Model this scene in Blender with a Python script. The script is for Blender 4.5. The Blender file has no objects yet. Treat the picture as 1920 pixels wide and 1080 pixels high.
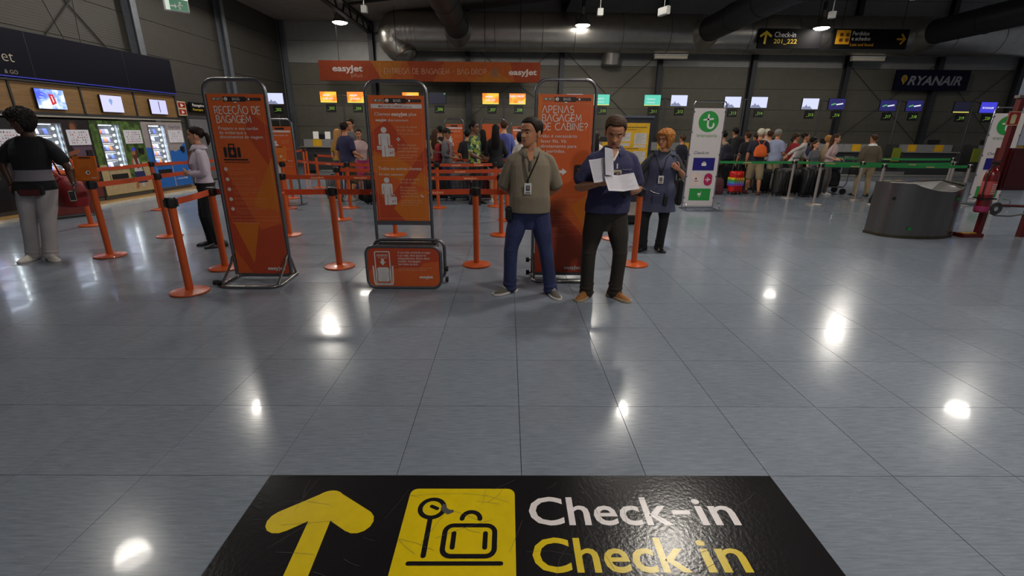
import bpy, bmesh, math, random
import numpy as np
from mathutils import Vector, Matrix, Euler
random.seed(7)
SC = bpy.context.scene
COL = SC.collection
R = math.radians
# ------------------------------------------------------------------ camera, world, exposure
cam_d = bpy.data.cameras.new('camera'); cam = bpy.data.objects.new('camera', cam_d); COL.objects.link(cam)
cam_d.sensor_width = 36.0; cam_d.lens = 875.0 * 36.0 / 1920.0; cam_d.clip_start = 0.05; cam_d.clip_end = 200
_p, _y, _r = .32214, .01109, .00923
F0 = Vector((math.sin(_y), math.cos(_y), 0)); R0 = Vector((math.cos(_y), -math.sin(_y), 0)); Z0 = Vector((0, 0, 1))
FW = F0 * math.cos(_p) - Z0 * math.sin(_p); D0 = -Z0 * math.cos(_p) - F0 * math.sin(_p)
RT = R0 * math.cos(_r) - D0 * math.sin(_r); DN = R0 * math.sin(_r) + D0 * math.cos(_r)
mw = Matrix.Identity(4)
for i in range(3):
    mw[i][0] = RT[i]; mw[i][1] = -DN[i]; mw[i][2] = -FW[i]
mw[0][3], mw[1][3], mw[2][3] = 0, 0, 1.566
cam.matrix_world = mw
SC.camera = cam
w = bpy.data.worlds.new('world'); SC.world = w; w.use_nodes = True
w.node_tree.nodes['Background'].inputs[0].default_value = (.60, .65, .75, 1)
w.node_tree.nodes['Background'].inputs[1].default_value = .15
SC.view_settings.view_transform = 'Standard'; SC.view_settings.look = 'None'
SC.view_settings.gamma = 1.0; SC.view_settings.exposure = 0.0
SC.view_settings.use_curve_mapping = False
LAMP_STRENGTH = 40.0
SPOT_POWER = 430.0
LAMP_COLOR = (1.0, .94, .85)

# ------------------------------------------------------------------ materials
def lin(c):
    c = c / 255.0
    return c / 12.92 if c <= .04045 else ((c + .055) / 1.055) ** 2.4
def rgb(t): return (lin(t[0]), lin(t[1]), lin(t[2]), 1)
MATS = {}
def M(name, c=(128, 128, 128), rough=.6, metal=0, var=.10, scale=9.0, bump=0.0, bscale=70.0, emit=0.0, spec=.5, coat=0.0, stretch=None, alpha=None, trans=0):
    if name in MATS: return MATS[name]
    m = bpy.data.materials.new(name); m.use_nodes = True; MATS[name] = m
    nt = m.node_tree; b = nt.nodes['Principled BSDF']
    b.inputs['Roughness'].default_value = rough; b.inputs['Metallic'].default_value = metal
    b.inputs['Specular IOR Level'].default_value = spec; b.inputs['Coat Weight'].default_value = coat
    tc = nt.nodes.new('ShaderNodeTexCoord'); mp = nt.nodes.new('ShaderNodeMapping')
    nt.links.new(tc.outputs['Object'], mp.inputs['Vector'])
    if stretch: mp.inputs['Scale'].default_value = stretch
    n = nt.nodes.new('ShaderNodeTexNoise'); n.inputs['Scale'].default_value = scale; n.inputs['Detail'].default_value = 4
    nt.links.new(mp.outputs[0], n.inputs['Vector'])
    r = nt.nodes.new('ShaderNodeValToRGB'); col = rgb(c)
    r.color_ramp.elements[0].position = .3; r.color_ramp.elements[1].position = .7
    r.color_ramp.elements[0].color = tuple(max(0, v * (1 - var)) for v in col[:3]) + (1,)
    r.color_ramp.elements[1].color = tuple(min(1, v * (1 + var)) for v in col[:3]) + (1,)
    nt.links.new(n.outputs['Fac'], r.inputs['Fac']); nt.links.new(r.outputs[0], b.inputs['Base Color'])
    if bump:
        n2 = nt.nodes.new('ShaderNodeTexNoise'); n2.inputs['Scale'].default_value = bscale; n2.inputs['Detail'].default_value = 3
        nt.links.new(mp.outputs[0], n2.inputs['Vector'])
        bp = nt.nodes.new('ShaderNodeBump'); bp.inputs['Strength'].default_value = bump; bp.inputs['Distance'].default_value = .02
        nt.links.new(n2.outputs['Fac'], bp.inputs['Height']); nt.links.new(bp.outputs[0], b.inputs['Normal'])
    if emit:
        nt.links.new(r.outputs[0], b.inputs['Emission Color']); b.inputs['Emission Strength'].default_value = emit
    if trans:
        b.inputs['Transmission Weight'].default_value = trans
    if alpha is not None:
        b.inputs['Alpha'].default_value = alpha
    return m
def ramp_mat(name, cols, scale=8, rough=.7, kind='voronoi', stretch=None, detail=2, emit=0, bump=0):
    """several flat colours spread by a noise or voronoi pattern (printed cloth, camouflage, product print)"""
    m = bpy.data.materials.new(name); m.use_nodes = True; MATS[name] = m
    nt = m.node_tree; b = nt.nodes['Principled BSDF']; b.inputs['Roughness'].default_value = rough
    tc = nt.nodes.new('ShaderNodeTexCoord'); mp = nt.nodes.new('ShaderNodeMapping')
    if stretch: mp.inputs['Scale'].default_value = stretch
    nt.links.new(tc.outputs['Object'], mp.inputs['Vector'])
    r = nt.nodes.new('ShaderNodeValToRGB'); r.color_ramp.interpolation = 'CONSTANT' if kind != 'smooth' else 'LINEAR'
    if kind == 'voronoi':
        n = nt.nodes.new('ShaderNodeTexVoronoi'); n.inputs['Scale'].default_value = scale
        s = nt.nodes.new('ShaderNodeSeparateColor'); nt.links.new(n.outputs['Color'], s.inputs[0]); out = s.outputs[0]
        lo, hi = 0, 1
    else:
        n = nt.nodes.new('ShaderNodeTexNoise'); n.inputs['Scale'].default_value = scale; n.inputs['Detail'].default_value = detail
        out = n.outputs['Fac']; lo, hi = .32, .68
    nt.links.new(mp.outputs[0], n.inputs['Vector']); nt.links.new(out, r.inputs['Fac'])
    k = len(cols)
    while len(r.color_ramp.elements) < k: r.color_ramp.elements.new(.5)
    for i, c in enumerate(cols):
        r.color_ramp.elements[i].position = lo + (hi - lo) * i / k if i else 0
        r.color_ramp.elements[i].color = rgb(c)
    nt.links.new(r.outputs[0], b.inputs['Base Color'])
    if bump:
        bp = nt.nodes.new('ShaderNodeBump'); bp.inputs['Strength'].default_value = bump; bp.inputs['Distance'].default_value = .02
        nt.links.new(out, bp.inputs['Height']); nt.links.new(bp.outputs[0], b.inputs['Normal'])
    if emit:
        nt.links.new(r.outputs[0], b.inputs['Emission Color']); b.inputs['Emission Strength'].default_value = emit
    return m

STEEL = M('brushed_steel', (150, 148, 145), .28, 1, .12, 6, .10, 40, stretch=(1, 1, 12))
TUBE = M('tube_steel', (120, 120, 124), .38, .9, .10, 20)
CHROME = M('chrome', (200, 200, 205), .12, 1, .05)
BLACK = M('black_plastic', (16, 16, 18), .45, 0, .15)
RUBBER = M('dark_rubber', (22, 22, 22), .8, 0, .15)
WHITE = M('white_print', (225, 222, 218), .6, 0, .03)
ORANGE = M('post_orange', (192, 80, 24), .38, 0, .06, 5, coat=.2)
BELT = M('belt_orange', (190, 70, 28), .7, 0, .07, 30, .05, 200)
PANEL_ORANGE = M('panel_orange', (208, 94, 40), .42, 0, .06, 4)
PANEL_RED = M('panel_red_orange', (186, 70, 38), .42, 0, .06, 4)
PANEL_AMBER = M('panel_amber', (208, 112, 32), .42, 0, .06, 4)
FAINT = M('pale_print', (224, 140, 96), .5, 0, .03)
DARKPRINT = M('dark_print', (40, 34, 36), .5, 0, .05)
CASE_GREY = M('counter_grey', (110, 110, 112), .5, 0, .08)
NAVYP = M('navy_print', (28, 22, 120), .5, 0, .06)
GREENP = M('green_print', (42, 150, 66), .5, 0, .06)
YELLOWP = M('yellow_print', (236, 198, 14), .5, 0, .06)

# ------------------------------------------------------------------ object helpers
def link(name, me, mat=None, parent=None):
    o = bpy.data.objects.new(name, me); COL.objects.link(o)
    if mat is not None and len(me.materials) == 0: me.materials.append(mat)
    if parent is not None: o.parent = parent
    return o
def tag(o, label=None, cat=None, group=None, kind=None):
    if label: o['label'] = label
    if cat: o['category'] = cat
    if group: o['group'] = group
    if kind: o['kind'] = kind
    return o
def empty(name, loc=(0, 0, 0), rz=0, label=None, cat=None, group=None, kind=None):
    o = bpy.data.objects.new(name, None); COL.objects.link(o); o.empty_display_size = .1
    o.location = loc; o.rotation_euler = (0, 0, rz)
    return tag(o, label, cat, group, kind)
def copy_tree(o, parent=None):
    c = o.copy(); COL.objects.link(c)
    if parent is not None: c.parent = parent
    for ch in list(o.children): copy_tree(ch, c)
    return c

class MB:
    def __init__(s): s.b = bmesh.new()
    def _add(s, vs, fs):
        v = [s.b.verts.new(p) for p in vs]
        for f in fs:
            try: s.b.faces.new([v[i] for i in f])
            except ValueError: pass
        return s
    def box(s, c, d, rot=None, taper=1.0):
        x, y, z = d[0] / 2, d[1] / 2, d[2] / 2; t = taper
        P = [(-x, -y, -z), (x, -y, -z), (x, y, -z), (-x, y, -z), (-x * t, -y * t, z), (x * t, -y * t, z), (x * t, y * t, z), (-x * t, y * t, z)]
        m = Euler(rot).to_matrix() if rot else None
        P = [((m @ Vector(p)) if m else Vector(p)) + Vector(c) for p in P]
        return s._add(P, [(3, 2, 1, 0), (4, 5, 6, 7), (0, 1, 5, 4), (1, 2, 6, 5), (2, 3, 7, 6), (3, 0, 4, 7)])
    def loft(s, rings, closed=False, cap=True):
        """rings: list of lists of points (same count)"""
        n = len(rings[0]); vs = [p for r in rings for p in r]; fs = []
        k = len(rings)
        for i in range(k if closed else k - 1):
            a, c = i * n, ((i + 1) % k) * n
            for j in range(n):
                fs.append((a + j, a + (j + 1) % n, c + (j + 1) % n, c + j))
        if cap and not closed:
            fs.append(tuple(range(n))[::-1]); fs.append(tuple(range((k - 1) * n, k * n)))
        return s._add(vs, fs)
    def tube(s, pts, r, n=10, closed=False, flat=1.0):
        pts = [Vector(p) for p in pts]; k = len(pts); rings = []
        rr = r if isinstance(r, (list, tuple)) else [r] * k
        up = None
        for i, p in enumerate(pts):
            if closed: d = pts[(i + 1) % k] - pts[i - 1]
            else: d = pts[min(i + 1, k - 1)] - pts[max(i - 1, 0)]
            d.normalize()
            if up is None:
                up = Vector((0, 0, 1)) if abs(d.z) < .9 else Vector((0, 1, 0))
            a = d.cross(up)
            if a.length < 1e-4: a = d.cross(Vector((1, 0, 0)))
            a.normalize(); bb = a.cross(d).normalized(); up = bb
            rings.append([p + a * (math.cos(t) * rr[i]) + bb * (math.sin(t) * rr[i] * flat) for t in [2 * math.pi * j / n for j in range(n)]])
        return s.loft(rings, closed)
    def cyl(s, p0, p1, r0, r1=None, n=20):
        return s.tube([p0, p1], [r0, r0 if r1 is None else r1], n)
    def lathe(s, prof, c=(0, 0, 0), n=28):
        rings = [[(c[0] + r * math.cos(2 * math.pi * j / n), c[1] + r * math.sin(2 * math.pi * j / n), c[2] + z) for j in range(n)] for r, z in prof]
        return s.loft(rings)
    def ball(s, c, r, n=10, m=8):
        r = r if isinstance(r, (tuple, list)) else (r, r, r); rings = []
        for i in range(m + 1):
            t = math.pi * (i / m * .98 + .01)
            rings.append([(c[0] + r[0] * math.sin(t) * math.cos(2 * math.pi * j / n), c[1] + r[1] * math.sin(t) * math.sin(2 * math.pi * j / n), c[2] - r[2] * math.cos(t)) for j in range(n)])
        return s.loft(rings)
    def prism(s, pts, f):
        """f(x,y,0|1)->point"""
        n = len(pts); vs = [f(x, y, 0) for x, y in pts] + [f(x, y, 1) for x, y in pts]
        fs = [tuple(range(n))[::-1], tuple(range(n, 2 * n))] + [(i, (i + 1) % n, n + (i + 1) % n, n + i) for i in range(n)]
        return s._add(vs, fs)
    def rbox(s, c, d, r, axis='z', seg=4):
        """box with rounded outline in the plane across the axis"""
        ax = {'z': (0, 1, 2), 'y': (0, 2, 1), 'x': (1, 2, 0)}[axis]
        pts = rrect(-d[ax[0]] / 2, -d[ax[1]] / 2, d[ax[0]], d[ax[1]], r, seg)
        def f(x, y, t):
            v = [0, 0, 0]; v[ax[0]] = x; v[ax[1]] = y; v[ax[2]] = (t - .5) * d[ax[2]]
            return (v[0] + c[0], v[1] + c[1], v[2] + c[2])
        return s.prism(pts, f)
    def build(s, name, mat, parent=None, smooth=False, bevel=0, seg=2, xf=None, angle=40):
        bm = s.b
        if xf is not None: bm.transform(xf)
        bmesh.ops.recalc_face_normals(bm, faces=bm.faces)
        if bevel:
            es = [e for e in bm.edges if len(e.link_faces) == 2 and e.calc_face_angle(0) > R(35)]
            bmesh.ops.bevel(bm, geom=es, offset=bevel, segments=seg, affect='EDGES', clamp_overlap=True)
        me = bpy.data.meshes.new(name); bm.to_mesh(me); bm.free()
        if smooth:
            me.polygons.foreach_set('use_smooth', [True] * len(me.polygons)); me.set_sharp_from_angle(angle=R(angle))
        return link(name, me, mat, parent)
def rrect(x, y, w, h, r, seg=4):
    pts = []
    for cx, cy, a0 in ((x + w - r, y + r, -90), (x + w - r, y + h - r, 0), (x + r, y + h - r, 90), (x + r, y + r, 180)):
        for i in range(seg + 1):
            a = R(a0 + 90 * i / seg); pts.append((cx + r * math.cos(a), cy + r * math.sin(a)))
    return pts
def circ(x, y, r, n=28, ry=None): return [(x + r * math.cos(2 * math.pi * i / n), y + (ry or r) * math.sin(2 * math.pi * i / n)) for i in range(n)]
def arc(cx, cy, r, a0, a1, n=10, ry=None): return [(cx + r * math.cos(R(a0 + (a1 - a0) * i / n)), cy + (ry or r) * math.sin(R(a0 + (a1 - a0) * i / n))) for i in range(n + 1)]

# text as flat polygons (the built-in font), cached
_TX = {}
def text2d(s, bold=0.0, shear=0.0):
    k = (s, bold, shear)
    if k not in _TX:
        cu = bpy.data.curves.new('t', 'FONT'); cu.body = s; cu.size = 1; cu.offset = bold; cu.shear = shear; cu.resolution_u = 3
        ob = bpy.data.objects.new('t', cu); me = ob.to_mesh()
        vs = [(v.co.x, v.co.y) for v in me.vertices]; fs = [tuple(p.vertices) for p in me.polygons]
        ob.to_mesh_clear(); bpy.data.objects.remove(ob); bpy.data.curves.remove(cu)
        xs = [v[0] for v in vs] or [0]
        _TX[k] = (vs, fs, min(xs), max(xs))
    return _TX[k]
# thin stroke capitals with the cross-less A of the banners
_A = lambda cx, cy, rx, ry, a0, a1, n=8: [(cx + rx * math.cos(R(a0 + (a1 - a0) * i / n)), cy + ry * math.sin(R(a0 + (a1 - a0) * i / n))) for i in range(n + 1)]
STK = {
 'A': (.72, [[(0, 0), (.36, 1), (.72, 0)]]),
 'B': (.58, [[(.32, .52), (.05, .52), (.05, 1), (.3, 1)] + _A(.3, .76, .22, .24, 90, -90), [(.05, .52), (.05, 0), (.32, 0)] + _A(.32, .26, .25, .26, -90, 90)]),
 'C': (.68, [_A(.42, .5, .4, .5, 50, 310, 14)]), 'D': (.66, [[(.05, 0), (.05, 1), (.25, 1)] + _A(.25, .5, .4, .5, 90, -90, 12) + [(.05, 0)]]),
 'E': (.52, [[(.5, 1), (.05, 1), (.05, 0), (.5, 0)], [(.05, .5), (.46, .5)]]),
 'G': (.74, [_A(.42, .5, .4, .5, 50, 340, 16) + [(.8, .46), (.5, .46)]]),
 'I': (.14, [[(.07, 0), (.07, 1)]]), 'J': (.4, [[(.35, 1), (.35, .25)] + _A(.18, .22, .17, .22, 0, -150)]), 'M': (.86, [[(.05, 0), (.12, 1), (.43, .25), (.74, 1), (.82, 0)]]),
 'N': (.7, [[(.05, 0), (.05, 1), (.64, 0), (.64, 1)]]), 'O': (.84, [_A(.42, .5, .4, .5, 0, 360, 20)]),
 'P': (.56, [[(.05, 0), (.05, 1), (.28, 1)] + _A(.28, .72, .25, .28, 90, -90) + [(.05, .44)]]),
 'R': (.58, [[(.05, 0), (.05, 1), (.28, 1)] + _A(.28, .73, .24, .27, 90, -90) + [(.05, .46)], [(.28, .46), (.56, 0)]]),
 'S': (.56, [_A(.28, .75, .23, .25, 40, 270, 10) + _A(.28, .25, .25, .25, 90, -140, 10)]),
 'T': (.6, [[(0, 1), (.6, 1)], [(.3, 1), (.3, 0)]]), '?': (.5, [_A(.24, .75, .22, .25, 170, -60, 9) + [(.24, .42), (.24, .25)], [(.24, .07), (.24, 0)]]),
 '-': (.4, [[(.05, .45), (.35, .45)]]), ' ': (.32, []),
 'Ç': (.68, [_A(.42, .5, .4, .5, 50, 310, 14), [(.42, 0), (.5, -.1), (.38, -.2)]]), 'Ã': (.72, [[(0, 0), (.36, 1), (.72, 0)], [(.2, 1.14), (.3, 1.2), (.42, 1.13), (.52, 1.19)]])}

class G2:
    """flat print on a face: origin o, axes u (right) and v (up), normal n; each layer sits proud of the one before"""
    def __init__(s, parent, o, u=(1, 0, 0), v=(0, 0, 1), n=(0, -1, 0), step=.0012):
        s.p, s.o, s.u, s.v, s.n, s.step = parent, Vector(o), Vector(u), Vector(v), Vector(n), step
        s.d = {}
    def P(s, x, y, h): return s.o + s.u * x + s.v * y + s.n * h
    def _get(s, mat, name):
        k = (name, mat.name)
        if k not in s.d: s.d[k] = ([], [], mat, [])
        return s.d[k]
    def poly(s, pts, mat, layer=1, name='print'):
        v, f, _, isl = s._get(mat, name); h = layer * s.step; n = len(pts)
        ar = sum(pts[i][0] * pts[(i + 1) % n][1] - pts[(i + 1) % n][0] * pts[i][1] for i in range(n))
        if ar < 0: pts = pts[::-1]
        b = len(v); v += [s.P(x, y, h) for x, y in pts]; f.append(tuple(range(b, b + n))); isl.append((len(f) - 1, len(f), s._bb(pts)))
        return s
    @staticmethod
    def _bb(p): return (min(q[0] for q in p), max(q[0] for q in p), min(q[1] for q in p), max(q[1] for q in p))
    def rect(s, x, y, w, h, mat, layer=1, name='print'): return s.poly([(x, y), (x + w, y), (x + w, y + h), (x, y + h)], mat, layer, name)
    def stroke(s, pts, wd, mat, layer=2, name='symbol', round_=False, closed=False):
        v, f, _, isl = s._get(mat, name); h = layer * s.step; n = len(pts); q = wd / 2; f0 = len(f)
        P = [Vector((p[0], p[1])) for p in pts]; L, Rr = [], []
        for i in range(n):
            a = (P[i] - P[i - 1]) if (i > 0 or closed) else (P[1] - P[0])
            c = (P[(i + 1) % n] - P[i]) if (i < n - 1 or closed) else (P[-1] - P[-2])
            if a.length < 1e-9: a = c
            if c.length < 1e-9: c = a
            a = a.normalized(); c = c.normalized(); t = a + c
            t = t.normalized() if t.length > .3 else a
            nn = Vector((-t.y, t.x)); k = 1 / max(.45, nn.dot(Vector((-a.y, a.x))))
            L.append(P[i] + nn * q * k); Rr.append(P[i] - nn * q * k)
        b = len(v)
        for i in range(n): v.append(s.P(L[i].x, L[i].y, h)); v.append(s.P(Rr[i].x, Rr[i].y, h))
        for i in range(n if closed else n - 1):
            j = (i + 1) % n; f.append((b + 2 * i + 1, b + 2 * j + 1, b + 2 * j, b + 2 * i))
        isl.append((f0, len(f), (min(p.x for p in P) - q, max(p.x for p in P) + q, min(p.y for p in P) - q, max(p.y for p in P) + q)))
        if round_:
            for p in (P[0], P[-1]): s.poly(circ(p.x, p.y, q * .995, 14), mat, layer + .08, name)
        return s
    def ring(s, x, y, r, wd, mat, layer=2, n=32, name='symbol', ry=None): return s.stroke(circ(x, y, r, n, ry), wd, mat, layer, name, closed=True)
    def text(s, t, x, y, size, mat, layer=2, align='l', bold=0.0, shear=0.0, width=None, name='lettering'):
        vs, fs, a, c = text2d(t, bold, shear); sx = size
        if width and c > a: sx = width / (c - a)
        off = -a * sx if align == 'l' else (-(a + c) / 2 * sx if align == 'c' else -c * sx)
        v, f, _, isl = s._get(mat, name); h = layer * s.step; b = len(v)
        f0 = len(f); v += [s.P(x + off + p[0] * sx, y + p[1] * size, h) for p in vs]; f += [tuple(b + i for i in q) for q in fs]
        if fs: isl.append((f0, len(f), (x + off + a * sx - .1 * size, x + off + c * sx + .1 * size, y - .02 * size, y + .72 * size)))
        return s
    def caps(s, t, x, y, size, wd, mat, layer=2, gap=.13, width=None, name='lettering'):
        tot = sum(STK[ch][0] + gap for ch in t) - gap; sx = (width / tot) if width else size
        for ch in t:
            for pl in STK[ch][1]: s.stroke([(x + px * sx, y + py * size) for px, py in pl], wd, mat, layer, name)
            x += (STK[ch][0] + gap) * sx
        return s
    def done(s):
        """one mesh per colour; shapes that stand apart become parts of their own (lettering stays one print)"""
        for (name, _), (v, f, mat, isl) in s.d.items():
            groups = [[list(range(len(f)))]]
            if len(isl) > 1:
                cl = []
                for a, b, bb in isl:
                    hit = [c for c in cl if any(not (bb[1] < q[0] or bb[0] > q[1] or bb[3] < q[2] or bb[2] > q[3]) for q in c[1])]
                    new = [list(range(a, b)), [bb]]
                    for c in hit: new[0] += c[0]; new[1] += c[1]; cl.remove(c)
                    cl.append(new)
                if 1 < len(cl) <= 14: groups = cl
            for gr in groups:
                idx = {}; fs = []
                for i in gr[0]: fs.append([idx.setdefault(q, len(idx)) for q in f[i]])
                me = bpy.data.meshes.new(name); me.from_pydata([tuple(v[q]) for q in idx], [], fs); me.update()
                o = link(name, me, mat, s.p)
                if len(groups) == 1 and len(isl) > 10: o['kind'] = 'stuff'
# ------------------------------------------------------------------ floor
def floor_material():
    m = bpy.data.materials.new('vinyl_floor'); m.use_nodes = True; nt = m.node_tree; b = nt.nodes['Principled BSDF']; L = nt.links.new
    g = nt.nodes.new('ShaderNodeNewGeometry')
    def mapped(sc):
        mp = nt.nodes.new('ShaderNodeMapping'); mp.inputs['Scale'].default_value = sc; L(g.outputs['Position'], mp.inputs['Vector']); return mp
    n1 = nt.nodes.new('ShaderNodeTexNoise'); n1.inputs['Scale'].default_value = 1; n1.inputs['Detail'].default_value = 5; n1.inputs['Roughness'].default_value = .65
    L(mapped((9, 95, 1)).outputs[0], n1.inputs['Vector'])
    r1 = nt.nodes.new('ShaderNodeValToRGB'); e = r1.color_ramp.elements
    e[0].position = .25; e[0].color = rgb((109, 117, 128)); e[1].position = .75; e[1].color = rgb((139, 147, 159)); L(n1.outputs['Fac'], r1.inputs['Fac'])
    # short pale flecks along the grain
    n2 = nt.nodes.new('ShaderNodeTexNoise'); n2.inputs['Scale'].default_value = 1; n2.inputs['Detail'].default_value = 2
    L(mapped((32, 190, 1)).outputs[0], n2.inputs['Vector'])
    r2 = nt.nodes.new('ShaderNodeValToRGB'); r2.color_ramp.elements[0].position = .70; r2.color_ramp.elements[1].position = .76; L(n2.outputs['Fac'], r2.inputs['Fac'])
    mx = nt.nodes.new('ShaderNodeMix'); mx.data_type = 'RGBA'; L(r2.outputs[0], mx.inputs[0]); L(r1.outputs[0], mx.inputs[6]); mx.inputs[7].default_value = rgb((168, 166, 158))
    # worn scuffs
    n3 = nt.nodes.new('ShaderNodeTexNoise'); n3.inputs['Scale'].default_value = 1.3; n3.inputs['Detail'].default_value = 6; n3.inputs['Roughness'].default_value = .7
    L(g.outputs['Position'], n3.inputs['Vector'])
    oi = nt.nodes.new('ShaderNodeObjectInfo')
    ma = nt.nodes.new('ShaderNodeMath'); ma.operation = 'MULTIPLY_ADD'; ma.inputs[1].default_value = .07; ma.inputs[2].default_value = .93; L(oi.outputs['Random'], ma.inputs[0])
    mb = nt.nodes.new('ShaderNodeMath'); mb.operation = 'MULTIPLY_ADD'; mb.inputs[1].default_value = .22; L(n3.outputs['Fac'], mb.inputs[0]); L(ma.outputs[0], mb.inputs[2])
    mc = nt.nodes.new('ShaderNodeMath'); mc.operation = 'SUBTRACT'; mc.inputs[1].default_value = .11; L(mb.outputs[0], mc.inputs[0])
    hv = nt.nodes.new('ShaderNodeHueSaturation'); L(mx.outputs[2], hv.inputs['Color']); L(mc.outputs[0], hv.inputs['Value']); L(hv.outputs[0], b.inputs['Base Color'])
    rr = nt.nodes.new('ShaderNodeMapRange'); rr.inputs[1].default_value = .3; rr.inputs[2].default_value = .7; rr.inputs[3].default_value = .15; rr.inputs[4].default_value = .22
    L(n3.outputs['Fac'], rr.inputs[0]); L(rr.outputs[0], b.inputs['Roughness']); b.inputs['Specular IOR Level'].default_value = .14; b.inputs['Coat Weight'].default_value = .13; b.inputs['Coat Roughness'].default_value = .05
    n4 = nt.nodes.new('ShaderNodeTexNoise'); n4.inputs['Scale'].default_value = 1; n4.inputs['Detail'].default_value = 2; L(mapped((14, 60, 1)).outputs[0], n4.inputs['Vector'])
    bp = nt.nodes.new('ShaderNodeBump'); bp.inputs['Strength'].default_value = .045; bp.inputs['Distance'].default_value = .003; L(n4.outputs['Fac'], bp.inputs['Height']); L(bp.outputs[0], b.inputs['Normal'])
    return m
FLOORM = floor_material()
GX, GY, TW = .0751, 1.842, .6
mb = MB(); mb.box((6, 8.5, -.06), (36, 32, .1))
floor = tag(mb.build('floor', M('floor_joint', (34, 34, 36), .8)), 'blue-grey vinyl tile floor of the check-in hall with dark joints', kind='structure')
def tile_mesh(bm_, cx, cy):
    q = TW / 2 - .0016; mb_.box((cx, cy, -.005), (2 * q, 2 * q, .01))
def to_px(p):
    v = Vector(p) - Vector((0, 0, 1.566)); z = v.dot(FW)
    return (960 + 875 * v.dot(RT) / z, 540 + 875 * v.dot(DN) / z) if z > .1 else (-9999, 0)
tiles = []
for i in range(-19, 38):
    for j in range(-8, 36):
        cx, cy = GX + (i + .5) * TW, GY + (j + .5) * TW
        if cx < -9.7 or cy > 22.3: continue
        x, y = to_px((cx, cy, 0)); tiles.append((not (-60 < x < 1980 and 0 < y < 1160), cx * cx + cy * cy, cx, cy))
tiles.sort()
mb_ = MB(); tile_mesh(mb_, 0, 0); t0 = mb_.build('floor_tile', FLOORM, floor); t0.location = (tiles[0][2], tiles[0][3], 0)
for _, _, cx, cy in tiles[1:300]:
    o = t0.copy(); COL.objects.link(o); o.location = (cx, cy, 0)
mb_ = MB()
for _, _, cx, cy in tiles[300:]: tile_mesh(mb_, cx, cy)
tag(mb_.build('floor_tile', FLOORM, floor), kind='stuff')

# ------------------------------------------------------------------ walls, ceiling
def ribbed(name, c, horiz_axis_z=True):
    m = M(name, c, .6, .1, .07, 3)
    nt = m.node_tree; b = nt.nodes['Principled BSDF']; tc = nt.nodes.new('ShaderNodeTexCoord')
    wv = nt.nodes.new('ShaderNodeTexWave'); wv.bands_direction = 'Z'; wv.inputs['Scale'].default_value = 5.5; wv.wave_profile = 'SIN'
    nt.links.new(tc.outputs['Object'], wv.inputs['Vector'])
    bp = nt.nodes.new('ShaderNodeBump'); bp.inputs['Strength'].default_value = .14; bp.inputs['Distance'].default_value = .02
    nt.links.new(wv.outputs['Fac'], bp.inputs['Height']); nt.links.new(bp.outputs[0], b.inputs['Normal'])
    return m
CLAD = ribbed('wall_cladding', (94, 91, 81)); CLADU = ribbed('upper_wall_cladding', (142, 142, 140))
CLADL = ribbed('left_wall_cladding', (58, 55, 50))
COLM = M('column_steel', (52, 54, 58), .55, .3)
WY, WX = 22.5, -9.8
XS = [-9.8, -5.9, -1.76, 2.33, 6.62, 10.74, 14.88, 18.92, 22.6]
mb = MB(); mb.box((6.4, WY + .12, 4), (33, .1, 8.2))
wb = tag(mb.build('wall_back', M('wall_core', (60, 60, 58), .9)), 'far ribbed metal wall behind the check-in desks', kind='structure')
H_P = .872
def hcol(mbx, x, y, z0, z1, along='x'):
    w_, d_ = .2, .22; zc, dz = (z0 + z1) / 2, z1 - z0
    if along == 'x':
        mbx.box((x, y - d_ / 2, zc), (w_, .025, dz)); mbx.box((x, y + d_ / 2, zc), (w_, .025, dz)); mbx.box((x, y, zc), (.025, d_, dz))
    else:
        mbx.box((x - d_ / 2, y, zc), (.025, w_, dz)); mbx.box((x + d_ / 2, y, zc), (.025, w_, dz)); mbx.box((x, y, zc), (d_, .025, dz))
for k in range(8):
    w_ = XS[k + 1] - XS[k]
    mb = MB(); mb.box((0, 0, 0), (w_ - .015, .06, H_P - .012)); pm = mb.build('wall_panel', CLAD, wb)
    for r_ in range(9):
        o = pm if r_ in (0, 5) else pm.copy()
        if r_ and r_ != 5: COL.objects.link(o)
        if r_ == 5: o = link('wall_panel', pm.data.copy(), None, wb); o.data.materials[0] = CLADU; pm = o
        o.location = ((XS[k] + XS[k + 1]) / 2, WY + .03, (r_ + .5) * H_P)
for x in XS:
    mb = MB(); hcol(mb, x, WY - .14, 0, 7.8); mb.build('column', COLM, wb)
ROD = M('brace_steel', (58, 58, 56), .6, .3)
for xa, za, xb, zb in ((-1.7, 5.2, 2.3, 2.2), (2.3, 5.2, -1.7, 2.2), (2.4, 5.0, 6.6, 1.2), (6.6, 4.9, 2.4, 1.2), (14.9, 4.6, 18.9, 1.2), (18.9, 4.6, 14.9, 1.2), (18.95, 1.2, 22.6, 4.6), (22.6, 1.2, 18.95, 4.6)):
    mb = MB(); mb.cyl((xa, WY - .05, za), (xb, WY - .05, zb), .011, n=6); mb.build('brace_rod', ROD, wb)
mb = MB(); mb.box((WX - .12, 9.2, 3.1), (.1, 27, 6.3))
wl = tag(mb.build('wall_left', M('wall_core')), 'left ribbed metal wall behind the vending kiosks', kind='structure')
YS = [-3.2, 1.1, 5.2, 9.4, 13.6, 17.75, 22.3]
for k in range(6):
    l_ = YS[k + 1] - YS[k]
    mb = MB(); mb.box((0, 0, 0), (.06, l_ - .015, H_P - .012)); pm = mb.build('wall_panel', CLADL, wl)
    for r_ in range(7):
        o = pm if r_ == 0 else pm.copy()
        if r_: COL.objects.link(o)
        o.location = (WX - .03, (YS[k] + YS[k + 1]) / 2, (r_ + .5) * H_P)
for y in YS[1:]:
    mb = MB(); hcol(mb, WX + .14, y, 0, 5.95, 'y'); mb.build('column', M('left_column_steel', (96, 100, 108), .5, .3), wl)
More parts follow.
